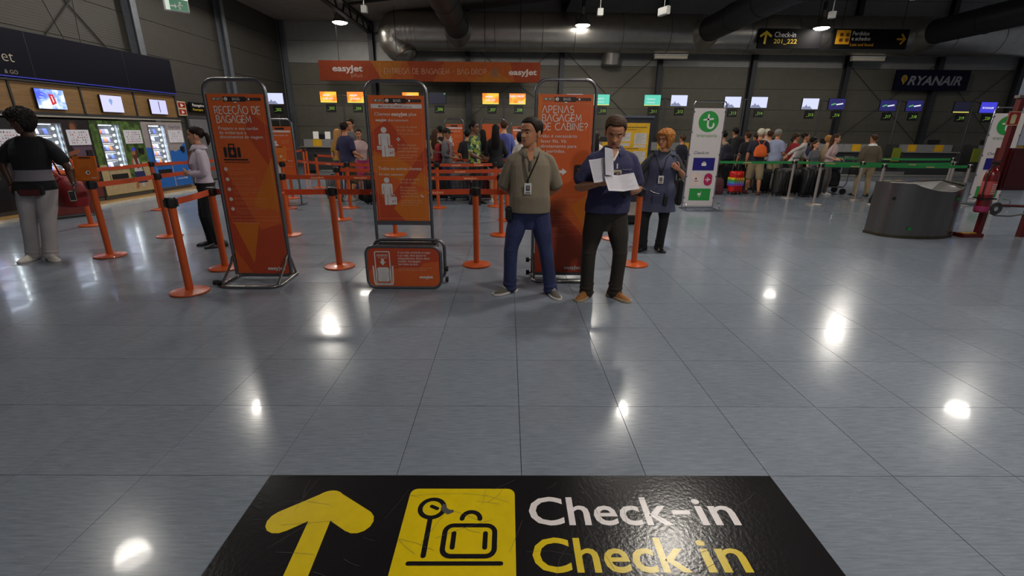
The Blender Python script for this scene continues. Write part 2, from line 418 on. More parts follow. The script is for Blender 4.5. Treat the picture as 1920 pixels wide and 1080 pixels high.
for y0, y1 in ((9.4, 13.6),):
    mb = MB(); mb.cyl((WX + .03, y0 + .6, 5.9), (WX + .03, y1, 2.6), .014, n=6); mb.cyl((WX + .03, y1, 5.9), (WX + .03, y0 + .9, 2.6), .014, n=6); mb.build('brace_rod', ROD, wl)
# ceiling: flat strip by the left wall, then a slope rising to the right
CEILM = M('roof_deck', (150, 142, 132), .8, 0, .12, 4)
mb = MB()
mb._add([(-9.9, -4.3, 5.98), (-5.9, -4.3, 5.95), (10, -4.3, 7.8), (23, -4.3, 7.8), (-9.9, 22.7, 5.98), (-5.9, 22.7, 5.95), (10, 22.7, 7.8), (23, 22.7, 7.8)] +
        [(-9.9, -4.3, 6.1), (-5.9, -4.3, 6.1), (10, -4.3, 7.95), (23, -4.3, 7.95), (-9.9, 22.7, 6.1), (-5.9, 22.7, 6.1), (10, 22.7, 7.95), (23, 22.7, 7.95)],
        [(0, 1, 5, 4), (1, 2, 6, 5), (2, 3, 7, 6), (8, 12, 13, 9), (9, 13, 14, 10), (10, 14, 15, 11), (4, 5, 13, 12), (5, 6, 14, 13), (6, 7, 15, 14), (0, 8, 9, 1), (1, 9, 10, 2), (2, 10, 11, 3), (0, 4, 12, 8), (3, 11, 15, 7)])
ceil = tag(mb.build('ceiling', CEILM), 'dark metal roof deck over the hall', kind='structure')
def cz(x): return 5.96 if x < -5.9 else (5.95 + (x + 5.9) * 1.85 / 15.9 if x < 10 else 7.8)
BEAM = M('roof_beam_steel', (26, 26, 28), .6, .2)
for x in (-5.9, 2.33, 10.74, 18.92):
    mb = MB(); z = cz(x) - .02
    mb.box((x, 9.3, z - .04), (.18, 26.4, .05)); mb.box((x, 9.3, z - .42), (.18, 26.4, .05))
    for q in range(33): mb.box((x, -3.4 + q * .8, z - .23), (.05, .05, .42), rot=(R(38 if q % 2 else -38), 0, 0))
    mb.build('roof_beam', BEAM, ceil)
for y in np.arange(-2, 22, 3.0):
    mb = MB(); mb.tube([(-5.7, y, 5.85), (10, y, 7.7), (22.5, y, 7.7)], .05, 4); mb.build('purlin', BEAM, ceil)

# ------------------------------------------------------------------ ventilation ducts
DUCTM = M('duct_metal', (186, 182, 174), .34, .95, .08, 4, .08, 10)
duct = empty('ventilation_duct', (9, 21.35, 5.44), 0, 'large silver round ventilation duct running along the far wall under the roof', 'duct')
DR = .72
x = -3.75; k = 0
while x < 22.3:
    l_ = 1.9 if k % 3 else 1.3
    mb = MB(); rings = []
    for xx, rr in ((x + .004, DR - .012), (x + .012, DR + .012), (x + .05, DR + .012), (x + .055, DR), (x + l_ - .004, DR)):
        rings.append([(xx - 9, rr * math.cos(2 * math.pi * j / 40), rr * math.sin(2 * math.pi * j / 40)) for j in range(40)])
    mb.loft(rings); mb.build('duct_section', DUCTM, duct, True); x += l_; k += 1
EP = [(-3.74, 0, 0, .722), (-4.3, 0, .0, .722), (-4.52, 0, -.05, .70), (-4.62, 0, -.18, .68), (-4.62, .0, -.36, .65), (-4.50, .0, -.55, .61), (-4.34, .0, -.70, .57)]
mb = MB()
for q in range(len(EP) - 1):
    for f in (0, .34, .67): x_, y_, z_, r_ = (EP[q][i] + (EP[q + 1][i] - EP[q][i]) * f for i in range(4)); mb.ball((x_ - 9, y_, z_), r_, 36, 24)
mb.build('elbow', DUCTM, duct, True)['kind'] = 'stuff'
mb = MB(); mb.tube([(-4.36 - 9, -.02, -.66), (-4.2 - 9, -.06, -.88), (-4.16 - 9, -.08, -.95)], [.54, .52, .5], 28); mb.build('outlet', M('duct_shade', (120, 110, 100), .4, .9), duct, True)
mb = MB(); mb.cyl((4.35 - 9, .35, -.45), (4.35 - 9, .5, -1.05), .4, .4, 28); mb.build('outlet', DUCTM, duct, True)
DARKD = M('branch_duct_fabric', (44, 45, 48), .5, .3, .1)
for x in (-2.0, 7.85, 16.7):
    t = empty('branch_duct', (x - 9, -.95, 0)); t.parent = duct
    mb = MB(); mb.tube([(0, .8, 0), (0, .36, 0), (0, -.1, 0)], [.68, .60, .47], 30); mb.build('saddle', DUCTM, t, True)
    for q in range(9):
        mb = MB(); y0 = -.1 - q * 2.0
        mb.tube([(0, y0, 0), (0, y0 - .03, 0), (0, y0 - .035, 0), (0, y0 - 1.97, 0)], [.46, .46, .44, .44], 28); mb.build('duct_section', DARKD, t, True)

# ------------------------------------------------------------------ high-bay lamps (the light of the hall)
def emitter(name, col, s):
    m = bpy.data.materials.new(name); m.use_nodes = True; nt = m.node_tree; b = nt.nodes['Principled BSDF']
    b.inputs['Base Color'].default_value = (.03, .03, .03, 1); b.inputs['Roughness'].default_value = .3; b.inputs['Emission Color'].default_value = tuple(col) + (1,); b.inputs['Emission Strength'].default_value = s
    return m
LAMPM = emitter('lamp_glow', LAMP_COLOR, LAMP_STRENGTH)
SHADE = M('lamp_shade_aluminium', (130, 128, 124), .45, .6)
lp = empty('pendant_lamp', (0, 0, 0), 0)
mb = MB(); mb.lathe([(.06, .62), (.085, .6), (.085, .36), (.11, .34), (.2, .14), (.285, 0), (.29, -.01), (.28, -.012), (.275, 0), (.19, .13), (.1, .33), (.04, .34)]); mb.build('shade', SHADE, lp, True)
mb = MB(); mb.lathe([(.02, .02), (.27, .015), (.274, .004), (.26, -.022), (.21, -.050), (.12, -.070), (.02, -.076)], n=24); mb.build('bulb', LAMPM, lp)
mb = MB(); mb.lathe([(.05, .62), (.07, .66), (.07, .86), (.03, .9)]); mb.build('ballast', BLACK, lp, True)
sd = bpy.data.lights.new('lamp_light', 'SPOT'); sd.energy = SPOT_POWER; sd.color = LAMP_COLOR; sd.spot_size = R(178); sd.spot_blend = .12; sd.shadow_soft_size = .24
sd_far = sd.copy(); sd_far.energy = SPOT_POWER * .12          # the row at the wall burns weaker
sd_dim = sd.copy(); sd_dim.energy = SPOT_POWER * .4
so = bpy.data.objects.new('lamp_light', sd); COL.objects.link(so); so.parent = lp; so.location = (0, 0, -.10)
k = 0
names_row = {20.2: 'hanging at the far wall', 15.75: 'in the second row from the far wall', 10.75: 'in the third row from the far wall', 6.25: 'above the queue posts', 1.8: 'added unseen as front fill above the floor sign', -2.7: 'added unseen as front fill behind the floor sign'}
names_col = {-6.45: 'on the left', 2.85: 'in the middle', 12.1: 'on the right'}
for y in (20.2, 15.75, 10.75, 6.25, 1.8, -2.7):
    for x in (-6.45, 2.85, 12.1) if y > 5 else (2.85,):  # the two nearest middle lamps are added out of view as front fill
        o = lp if k == 0 else copy_tree(lp); k += 1
        o.location = (x + (.12 if (x, y) == (2.85, 10.75) else 0), y, 5.5)
        for c in o.children:
            if c.type == 'LIGHT': c.data = sd_far if y > 20 else (sd_dim if (y == 6.25 and x != 2.85) or (x, y) == (12.1, 10.75) else sd)
        if False:
            for c in o.children:
                if c.type == 'LIGHT': c.data = sd_far
        tag(o, 'bright high-bay pendant lamp %s, %s' % (names_row[y], names_col[x]), 'lamp', 'pendant lamps in rows')
        mb = MB(); mb.cyl((0, 0, .88), (0, 0, cz(x) - 5.5 - .01), .012, n=6); mb.build('cord', BLACK, o)
# ------------------------------------------------------------------ orange queue signs
def tube_frame(parent, w_, top, r=.016, bottom=.0, name='frame', mat=None, rad=.11, y=0):
    mb = MB(); h = w_ / 2
    pts = [(-h, y, bottom)] + [(-h, y, top - rad)] + [(-h + rad - rad * math.cos(R(a)), y, top - rad + rad * math.sin(R(a))) for a in (22, 45, 68)] + [(-h + rad, y, top)]
    pts += [(-p[0], y, p[2]) for p in pts[::-1]]
    mb.tube(pts, r, 10); return mb.build(name, mat or TUBE, parent, True)
def board(parent, w_, z0, z1, mat, y=0, th=.02, name='panel'):
    mb = MB(); mb.box((0, y, (z0 + z1) / 2), (w_, th, z1 - z0)); return mb.build(name, mat, parent, bevel=.002)
def top_bar(g, z, s=1.0):
    GR = M('tab_grey', (128, 122, 104), .5); DK = M('tab_dark', (44, 36, 38), .5)
    g.poly([(-.228 * s, z - .012), (-.125 * s, z - .012), (-.115 * s, z), (-.125 * s, z + .012), (-.228 * s, z + .012)], GR, 2)
    g.poly([(-.12 * s, z - .022), (.10 * s, z - .022), (.115 * s, z), (.10 * s, z + .022), (-.12 * s, z + .022), (-.105 * s, z)], DK, 3)
    g.poly(rrect(.11 * s, z - .013, .145 * s, .026, .012), DK, 2.5)
    g.poly(circ(-.09 * s, z, .017, 20), WHITE, 4, 'symbol'); g.text('2', -.09 * s, z - .01, .028, DK, 5, 'c')
    g.poly(circ(-.205 * s, z, .008, 14), WHITE, 4, 'symbol'); g.stroke([(-.175 * s, z), (-.168 * s, z - .006), (-.152 * s, z + .008)], .004, WHITE, 4)
    g.poly(circ(.135 * s, z, .010, 16), WHITE, 4, 'symbol'); g.text('departures', .155 * s, z - .005, .018, M('tab_text', (110, 100, 98)), 4)
    g.caps('BAGS', -.025 * s, z - .011, .022, .003, WHITE, 4, gap=.2)
    g.poly([(-.022 * s, z - .034), (.022 * s, z - .034), (0, z - .021)], WHITE, 4, 'symbol')
def ejet(g, x, z, size, layer=3, align='l', mat=None, width=None):
    g.text('easyJet', x, z, size, mat or WHITE, layer, align, bold=.028, width=width)
def floor_base(parent, wf, yf, yr, wheels=True):
    """tubular foot loop with two hooped braces and castors"""
    mb = MB(); h = wf / 2
    pts = [(-h, yr, .018), (-h - .01, yf + .08, .018), (-h + .03, yf + .015, .018), (-h + .1, yf, .018), (h - .1, yf, .018), (h - .03, yf + .015, .018), (h + .01, yf + .08, .018), (h, yr, .018)]
    mb.tube(pts, .016, 10, closed=True); mb.build('base', STEEL, parent, True)
    for s in (-1, 1):
        mb = MB(); x = s * (h - .01)
        mb.tube([(x, yf + .05, .03), (x, -.09, .2), (x, -.06, .25), (x, -.02, .275), (x, .03, .25), (x, .06, .2), (x, yr - .02, .03)], .013, 8); mb.build('brace', STEEL, parent, True)
    if wheels:
        for y, z in ((yf + .1, .028), (yf + .05, .05)) if wheels == 1 else ((.05, .19), (-.02, .06)):
            mb = MB(); mb.cyl((-h - .07, y, z + .0), (-h - .035, y, z), .028, n=16); mb.cyl((-h - .04, y, z), (-h, y, z), .008, n=8); mb.build('castor', RUBBER, parent, True)

# --- sign with the heading RECECAO DE BAGAGEM
t = empty('queue_sign', (-2.69, 4.98, 0), 0, 'tall orange sign headed RECEÇÃO DE BAGAGEM in a grey tube frame', 'sign')
tube_frame(t, .60, 2.03, .019, .05)
p = board(t, .553, .05, 1.90, PANEL_ORANGE)
mb = MB(); mb.box((0, 0, .045), (.56, .03, .04)); mb.build('lower_rail', TUBE, t, bevel=.004)
floor_base(t, .60, -.36, .15, 1)
g = G2(t, (0, -.0102, 0))
g.poly([(.276, 1.6), (.276, 1.15), (.11, 1.43), (.05, 1.55), (.12, 1.75)], PANEL_RED, 1); g.poly([(-.276, 1.3), (-.276, .35), (-.1, .05), (.276, .05), (.276, .62), (.05, .55)], PANEL_RED, 1)
g.poly([(-.23, .63), (.04, .63), (-.08, .18)], PANEL_AMBER, 1.3); g.poly([(.276, 1.30), (.276, .75), (.0, .8)], PANEL_AMBER, 1.3)
g.stroke([(-.255, 1.785), (-.255, .69), (.255, .69), (.255, 1.785)], .003, FAINT, 1.6, 'print', closed=True)
top_bar(g, 1.852)
g.caps('RECEÇÃO DE', -.222, 1.715, .068, .0075, WHITE, 2, width=.45); g.caps('BAGAGEM', -.218, 1.632, .066, .0075, WHITE, 2, width=.345)
for i, s in enumerate(('Prepare o seu cartão', 'de embarque e', 'documentos de viagem')): g.text(s, -.212, 1.565 - i * .041, .043, WHITE, 2, width=(.395, .27, .43)[i])
g.poly(rrect(-.158, 1.295, .085, .10, .006), DARKPRINT, 2, 'symbol'); g.poly(rrect(-.2, 1.297, .03, .1, .01), DARKPRINT, 2, 'symbol'); g.poly(rrect(-.062, 1.297, .03, .1, .01), DARKPRINT, 2, 'symbol')
g.stroke([(-.14, 1.395), (-.14, 1.425), (-.09, 1.425), (-.09, 1.395)], .012, DARKPRINT, 2)
g.poly([(-.125, 1.37), (-.105, 1.37), (-.105, 1.345), (-.092, 1.345), (-.115, 1.318), (-.138, 1.345), (-.125, 1.345)], PANEL_ORANGE, 3, 'symbol')
g.rect(-.215, 1.268, .25, .014, DARKPRINT, 2, 'symbol')
for i in range(11): g.ring(-.2 + i * .0235, 1.25, .007, .004, DARKPRINT, 2, 12)
for i, (hd, l1, l2) in enumerate((('BAG DROP', 'Have your boarding pass and travel', 'documents ready'), ('GEPÄCKABGABE', 'Halten Sie Ihre Bordkarte und', 'Reisedokumente bereit'), ('DÉPOSE BAGAGES', 'Préparez votre carte d’embarquement', 'et vos documents'), ('ENTREGA DE EQUIPAJE', 'Ten a mano tu tarjeta de embarque', 'y documentos de viaje'), ('CONSEGNA BAGAGLI', 'Preparare la carta d’imbarco', 'e i documenti di viaggio'))):
    z = 1.18 - i * .102
    g.poly(circ(-.212, z, .018, 20), WHITE, 2, 'symbol'); g.text(('EN', 'DE', 'FR', 'ES', 'IT')[i], -.212, z - .006, .016, PANEL_RED, 3, 'c')
    g.text(hd, -.178, z - .008, .033, FAINT, 2, bold=-.012); g.text(l1, -.178, z - .035, .02, FAINT, 2); g.text(l2, -.178, z - .056, .02, FAINT, 2)
g.text('Os balcões de receção de bagagem fecham', -.245, .645, .026, FAINT, 2, width=.49); g.text('40 minutos antes da partida', -.245, .615, .026, FAINT, 2)
ejet(g, .055, .105, .055, width=.19); g.done()

# --- sign with the bag gauge
PICT = M('picture_white', (214, 208, 206), .55)
def bagman(g, x, z, s, small=False, mat=PICT):
    """white pictogram person holding a case; z is the foot level, s the height"""
    q = lambda a, b: (x + a * s, z + b * s)
    g.poly([q(a[0], a[1]) for a in circ(0, .90, .10, 22)], mat, 2, 'symbol')
    g.poly([q(*a) for a in ((-.2, .74), (-.15, .785), (.15, .785), (.2, .74), (.2, .4), (.13, .4), (.13, .68), (.115, .68), (.115, .02), (.09, 0), (.03, 0), (.008, .02), (.008, .38), (-.008, .38), (-.008, .02), (-.03, 0), (-.09, 0), (-.115, .02), (-.115, .68), (-.13, .68), (-.13, .4), (-.2, .4))], mat, 2, 'symbol')
    g.poly([q(*a) for a in rrect(.1, .02, .23, .28, .02)], mat, 2.6, 'symbol')
    g.stroke([q(.16, .3), q(.16, .38), q(.25, .38), q(.25, .3)], .02 * s, mat, 2.3)
    g.text('x1', x + .215 * s, z + .1 * s, .16 * s, PANEL_RED, 3.2, 'c', bold=.015)
    if small:
        g.poly([q(*a) for a in rrect(-.27, .24, .15, .13, .015)], mat, 2.6, 'symbol'); g.text('x1', x - .195 * s, z + .27 * s, .1 * s, PANEL_RED, 3.2, 'c', bold=.01)
t = empty('bag_gauge_sign', (-1.11, 4.98, 0), 0, 'orange cabin bag rules sign on a bag gauge box with rounded front', 'sign')
tube_frame(t, .60, 2.03, .017, .03)
board(t, .548, .655, 1.90, PANEL_ORANGE)
mb = MB(); mb.box((0, 0, .635), (.585, .03, .045)); mb.build('lower_rail', TUBE, t, bevel=.004)
g = G2(t, (0, -.0102, 0))
g.poly([(-.274, 1.55), (-.1, 1.68), (.1, 1.42), (-.12, 1.33), (-.274, 1.38)], PANEL_RED, 1); g.poly([(.274, 1.42), (.274, 1.25), (-.15, .72), (-.26, .72)], PANEL_RED, 1); g.poly([(-.274, .98), (-.274, .66), (.02, .66)], PANEL_RED, 1.3)
g.poly([(-.274, 1.33), (-.05, 1.33), (.274, 1.12), (.274, 1.0), (-.274, 1.16)], PANEL_AMBER, .7); g.poly([(.0, .66), (-.1, .8), (.1, .95), (.274, .98), (.274, .66)], PANEL_AMBER, .7)
g.stroke([(-.248, 1.79), (-.248, .685), (.248, .685), (.248, 1.79)], .003, FAINT, 1.6, 'print', closed=True)
top_bar(g, 1.852, .98)
g.rect(-.252, 1.78, .505, .04, PICT, 2); g.text('MALA DE CABINE', -.175, 1.79, .027, PANEL_RED, 3, width=.235, bold=.01); g.text('Cabin bags', .07, 1.79, .02, PANEL_RED, 3)
g.text('Clientes', -.222, 1.712, .046, WHITE, 2, width=.155); ejet(g, -.055, 1.712, .046, 2, width=.16); g.text('plus', .12, 1.712, .046, WHITE, 2, width=.075)
ejet(g, -.216, 1.66, .032, 2, width=.11); g.text('plus customers', -.09, 1.66, .032, WHITE, 2, width=.20)
bagman(g, -.142, 1.315, .29, True)
PT_ = M('poster_text', (226, 176, 140), .55)
for s, z, sz, wd in (('1x mala de cabine', 1.597, .03, .205), ('56 x 45 x 25cm', 1.565, .03, .165), ('1x cabin bag 56 x 45 x 25cm', 1.534, .02, .225), ('1x mala pequena', 1.425, .03, .19), ('por baixo do banco', 1.394, .03, .22), ('(carteira/portátil)', 1.363, .03, .195), ('1x small under seat bag', 1.328, .02, .19), ('(handbag/laptop)', 1.305, .02, .145)): g.text(s, -.012, z, sz, PT_, 2, width=wd)
g.rect(-.018, 1.482, .036, .011, WHITE, 2, 'symbol'); g.rect(-.0055, 1.4695, .011, .036, WHITE, 2, 'symbol')
g.rect(-.225, 1.28, .45, .003, FAINT, 2)
g.text('Todos os outros clientes', -.225, 1.185, .046, WHITE, 2, width=.445); g.text('All other customers', -.225, 1.13, .032, WHITE, 2, width=.255)
bagman(g, -.15, .825, .285)
for s, z, sz, wd in (('1x mala de cabine', 1.082, .03, .205), ('56 x 45 x 25cm', 1.048, .03, .165), ('Em voos mais', 1.0, .03, .16), ('movimentados,', .97, .03, .175), ('esta mala pode', .94, .03, .175), ('ter de ir no porão', .908, .03, .2), ('1x cabin bag 56 x 45 x 25cm', .868, .02, .215), ('On busy flights this bag may', .845, .02, .225), ('have to go in the hold', .822, .02, .175)): g.text(s, -.012, z, sz, PT_, 2, width=wd)
g.poly([(.2, .915), (.232, .908), (.232, .916), (.21, .928), (.206, .94), (.2, .94)], PICT, 2, 'symbol'); g.done()
# the gauge box in front of the legs
RB = (.78, .455)
mb = MB(); mb.prism(rrect(-.375, .016, .75, .43, .075), lambda x, z, k: (x + .045, -.34 + k * .02, z)); mb.build('front_panel', PANEL_RED, t)
for yy, nm in ((-.33, 'front_rim'), (-.02, 'rear_rim')):
    mb = MB(); mb.tube([(x + .045, yy, z) for x, z in rrect(-.38, .017, .76, .435, .085, 5)], .018, 8, closed=True); mb.build(nm, TUBE, t, True)
mb = MB()
for x in (-.27, .36): mb.box((x, -.175, .23), (.012, .28, .4))
mb.box((.045, -.175, .035), (.63, .28, .02)); mb.box((.045, -.03, .23), (.63, .012, .4)); mb.build('gauge_bin', M('gauge_inside', (70, 68, 64), .6, .3), t)
for z in (.08, .2):
    mb = MB(); mb.cyl((.44, -.12, z - .04), (.47, -.12, z - .04), .03, n=16); mb.build('castor', RUBBER, t, True)
g = G2(t, (.045, -.3402, 0))
g.poly(rrect(-.368, .022, .736, .2, .07), PANEL_ORANGE, .5); g.poly([(.0, .02), (.36, .09), (.36, .3), (.2, .28)], PANEL_ORANGE, .8)
gx, gz = -.2, .05
g.stroke(rrect(gx - .09, gz + .01, .15, .34, .015), .011, PICT, 2, closed=True)
g.stroke([(gx - .115, gz + .2), (gx - .11, gz + .03), (gx - .1, gz), (gx + .07, gz), (gx + .08, gz + .03), (gx + .085, gz + .2)], .016, PICT, 2)
g.poly(rrect(gx - .078, gz + .03, .125, .155, .022), PICT, 2.5, 'symbol'); g.rect(gx - .088, gz + .06, .015, .09, PICT, 2.5, 'symbol'); g.rect(gx + .043, gz + .06, .015, .09, PICT, 2.5, 'symbol')
g.poly([(gx - .028, gz + .275), (gx, gz + .275), (gx, gz + .245), (gx + .018, gz + .245), (gx - .014, gz + .205), (gx - .046, gz + .245), (gx - .028, gz + .245)], PICT, 2, 'symbol')
g.text('MAXIMUM', gx - .014, gz + .305, .024, WHITE, 2, 'c', bold=.01); g.rect(gx - .075, gz + .297, .12, .002, WHITE, 2); g.text('56 x 45 x 25cm', gx - .014, gz + .28, .015, WHITE, 2, 'c')
for i in range(16): g.rect(gx - .07 + i * .0125, gz + .198, .006, .003, FAINT, 1.5)
for i, (s, wd) in enumerate((('A sua mala, incluindo as pegas', .335), ('e as rodas, deve ajustar-se', .29), ('adequadamente dentro deste', .325), ('medidor de bagagem.', .235), ('Sem limite de peso.', .205))): g.text(s, -.055, .383 - i * .031, .033, WHITE, 2, width=wd)
g.text('Your cabin bag, including the handles and wheels', -.055, .222, .018, PT_, 2, width=.345); g.text('must fit inside this gauge. No weight limit.', -.055, .2, .018, PT_, 2, width=.29)
ejet(g, .155, .12, .042, width=.14); g.done()

# --- sign headed APENAS BAGAGEM DE CABINE?
t = empty('queue_sign', (.588, 5.1, 0), 0, 'tall orange sign headed APENAS BAGAGEM DE CABINE? behind the two standing men', 'sign')
tube_frame(t, .61, 2.07, .017, .05)
board(t, .565, .05, 1.935, PANEL_ORANGE)
mb = MB(); mb.box((0, 0, .045), (.57, .03, .04)); mb.build('lower_rail', TUBE, t, bevel=.004)
floor_base(t, .61, -.22, .2, 2)
g = G2(t, (0, -.0102, 0))
g.poly([(-.28, 1.95), (-.28, 1.15), (-.24, 1.9)], PANEL_AMBER, 1); g.poly([(.28, .95), (.28, .5), (.1, .8)], PANEL_AMBER, 1); g.poly([(-.28, .9), (-.28, .05), (.28, .05), (.28, .45), (.05, .7)], PANEL_RED, 1)
g.stroke([(-.258, 1.845), (-.258, .5), (.262, .5), (.262, 1.845)], .003, FAINT, 1.6, 'print', closed=True)
top_bar(g, 1.888)
g.caps('APENAS', -.24, 1.757, .067, .0075, WHITE, 2, width=.325); g.caps('BAGAGEM', -.24, 1.675, .067, .0075, WHITE, 2, width=.405); g.caps('DE CABINE?', -.24, 1.592, .067, .0075, WHITE, 2, width=.475)
for i, (s, wd) in enumerate((('Não é necessário', .375), ('fazer fila. Vá', .265), ('diretamente para', .375), ('as partidas.', .26))): g.text(s, -.247, 1.517 - i * .05, .047, WHITE, 2, width=wd)
g.poly([(-.1, 1.157), (-.01, 1.157), (-.01, 1.135), (.04, 1.172), (-.01, 1.209), (-.01, 1.187), (-.1, 1.187)], WHITE, 2, 'symbol')
g.poly(rrect(.115, 1.085, .15, .16, .02), DARKPRINT, 2, 'symbol')
pl = [(0, .05), (.008, .035), (.008, .012), (.045, -.012), (.045, -.022), (.008, -.008), (.006, -.035), (.018, -.045), (.018, -.052), (0, -.047)]
g.poly([(.19 + (a * .7 + b * .7) * .9, 1.185 + (b * .7 - a * .7) * .9) for a, b in pl + [(-a, b) for a, b in pl[::-1]]], PANEL_ORANGE, 3, 'symbol'); g.text('departures', .19, 1.105, .022, WHITE, 3, 'c')
for i, (hd, l1, l2) in enumerate((('CABIN BAGS ONLY?', 'You don’t need to queue. Go directly to departures', ''), ('BAGAGE À MAIN UNIQUEMENT?', 'Vous n’avez pas besoin de faire la queue. Rendez-', 'vous directement à la porte d’embarquement'), ('NUR HANDGEPÄCK?', 'Sie müssen nicht anstehen. Gehen Sie', 'bitte direkt zum Abflugbereich'), ('¿SOLO EQUIPAJE DE MANO?', 'No es necesario hacer cola. Ve directamente', 'a salidas'), ('SOLO BAGAGLIO A MANO?', 'Non è necessario mettersi in coda. Recarsi', 'direttamente alle partenze'))):
    z = .955 - i * .09
    g.text(hd, -.23, z, .032, FAINT, 2, bold=-.012); g.text(l1, -.23, z - .025, .019, FAINT, 2); g.text(l2, -.23, z - .045, .019, FAINT, 2)
g.text('40 minutos antes da partida', -.24, .47, .024, FAINT, 2); ejet(g, .055, .1, .055, width=.19); g.done()

# --- the smaller far copies of these signs
def far_sign(x, y, rz, top, wd, full, label):
    t = empty('queue_sign', (x, y, 0), rz, label, 'sign')
    tube_frame(t, wd + .05, top, .018, .0); z1 = top - .14
    board(t, wd, .55 if full == 1 else .1, z1, PANEL_ORANGE)
    mb = MB(); mb.box((0, 0, .012), (wd + .1, .4, .02)); mb.build('base', STEEL, t)
    g = G2(t, (0, -.0104, 0), step=.003)
    if full == 1:
        g.rect(-wd * .45, z1 - .06, wd * .2, .03, M('tab_grey'), 1); g.rect(-wd * .2, z1 - .065, wd * .4, .04, DARKPRINT, 1); g.rect(-wd * .46, z1 - .12, wd * .92, .04, PICT, 1)
        g.text('Clientes easyJet plus', -wd * .4, z1 - .19, .045, WHITE, 1, width=wd * .75); bagman(g, -wd * .25, z1 - .58, .29, True)
        g.text('1x mala de cabine', 0, z1 - .3, .03, PT_, 1, width=wd * .38); g.text('56 x 45 x 25cm', 0, z1 - .34, .03, PT_, 1, width=wd * .32); g.text('1x mala pequena', 0, z1 - .46, .03, PT_, 1, width=wd * .38)
        g.text('Todos os outros clientes', -wd * .4, z1 - .71, .045, WHITE, 1, width=wd * .8); bagman(g, -wd * .25, z1 - 1.06, .28)
        g.text('1x mala de cabine', 0, z1 - .82, .03, PT_, 1, width=wd * .38)
    else:
        g.poly([(-wd * .5, .4), (wd * .5, .9), (wd * .5, .3), (-wd * .2, .1), (-wd * .5, .1)], PANEL_RED, 1); g.rect(-wd * .46, .14, wd * .92, .004, FAINT, 2)
    g.done(); return t
far_sign(-4.82, 10.45, R(-6), 1.78, .50, 1, 'small distant orange bag rules sign right of the RECEÇÃO sign')
far_sign(-1.47, 13.5, 0, 1.9, .46, 1, 'distant orange bag rules sign with white pictogram behind the man in black')
far_sign(-.42, 13.9, 0, 1.92, .62, 0, 'distant plain orange sign behind the patterned shirt')
far_sign(.36, 13.6, 0, 1.86, .48, 1, 'distant orange bag rules sign half hidden by the man in the taupe polo')

# ------------------------------------------------------------------ transavia signs
TRW = M('sign_white', (214, 206, 206), .5, 0, .02)
def transavia(x, y, rz, label):
    t = empty('airline_sign', (x, y, 0), rz, label, 'sign')
    w_, top = .64, 2.2
    tube_frame(t, w_ + .03, top, .013, .05, mat=CHROME, rad=.06)
    board(t, w_, .07, 2.07, TRW)
    for z in (.25, .7, 1.15, 1.6, 2.0):
        for s in (-1, 1):
            mb = MB(); mb.box((s * w_ / 2, -.012, z), (.03, .012, .03)); mb.build('clip', TUBE, t)
    mb = MB(); mb.tube([(-.36, .1, .015), (-.36, -.33, .015), (.36, -.33, .015), (.36, .1, .015)], .014, 8, closed=True); mb.build('base', CHROME, t, True)
    for s in (-1, 1):
        mb = MB(); mb.tube([(s * .36, -.3, .02), (s * .36, -.3, .12), (s * .36, -.27, .16), (s * .35, -.05, .16), (s * .34, 0, .14), (s * .34, .02, .04)], .01, 8); mb.build('brace', CHROME, t, True)
    g = G2(t, (0, -.0104, 0), step=.002)
    g.poly(circ(0, 1.81, .208, 40), GREENP, 1, 'symbol')
    g.stroke([(-.012, 1.94), (-.012, 1.76)] + arc(.05, 1.745, .062, 180, 380, 10), .038, WHITE, 2, round_=True); g.stroke([(-.1, 1.845), (.085, 1.865)], .034, WHITE, 2, round_=True)
    g.text('transavia', 0, 1.505, .1, M('pale_green_print', (120, 160, 112)), 1, 'c', width=.43, bold=.012)
    g.text('Check-in', -.22, 1.16, .088, M('sign_navy_text', (40, 34, 80)), 1, width=.31)
    g.rect(-.215, .825, .46, .262, NAVYP, 1); g.rect(-.215, .505, .235, .26, M('sign_pink', (228, 206, 198)), 1)
    g.poly(rrect(.065, .505, .175, .262, .085, 8), M('sign_magenta', (176, 28, 84)), 1); g.rect(-.22, .19, .46, .256, GREENP, 1)
    g.poly(rrect(-.03, .92, .1, .06, .01), WHITE, 2, 'symbol'); g.stroke([(0, .975), (0, 1.0), (.04, 1.0), (.04, .975)], .012, WHITE, 2)
    q = [(0, .055), (.01, .04), (.01, .014), (.05, -.012), (.05, -.026), (.01, -.01), (.008, -.04), (.02, -.05), (.02, -.058), (0, -.052)]
    g.poly([(.152 + b, .636 - a) for a, b in q + [(-a, b) for a, b in q[::-1]]], WHITE, 2, 'symbol')
    g.stroke([(-.14, .61), (-.1, .6), (-.06, .615)], .012, NAVYP, 2); g.poly(circ(-.11, .655, .02, 12), NAVYP, 2, 'symbol')
    g.poly(rrect(-.035, .30, .06, .05, .012), WHITE, 2, 'symbol'); g.stroke([(.035, .385), (.03, .3), (.01, .27), (-.02, .275)], .01, WHITE, 2)
    g.done(); return t
transavia(4.16, 10.25, 0, 'white airline sign with a green circle, Check-in and coloured tiles, standing by the queue')
transavia(11.4, 11.2, R(-8), 'white airline sign with green circle behind the red fire point')

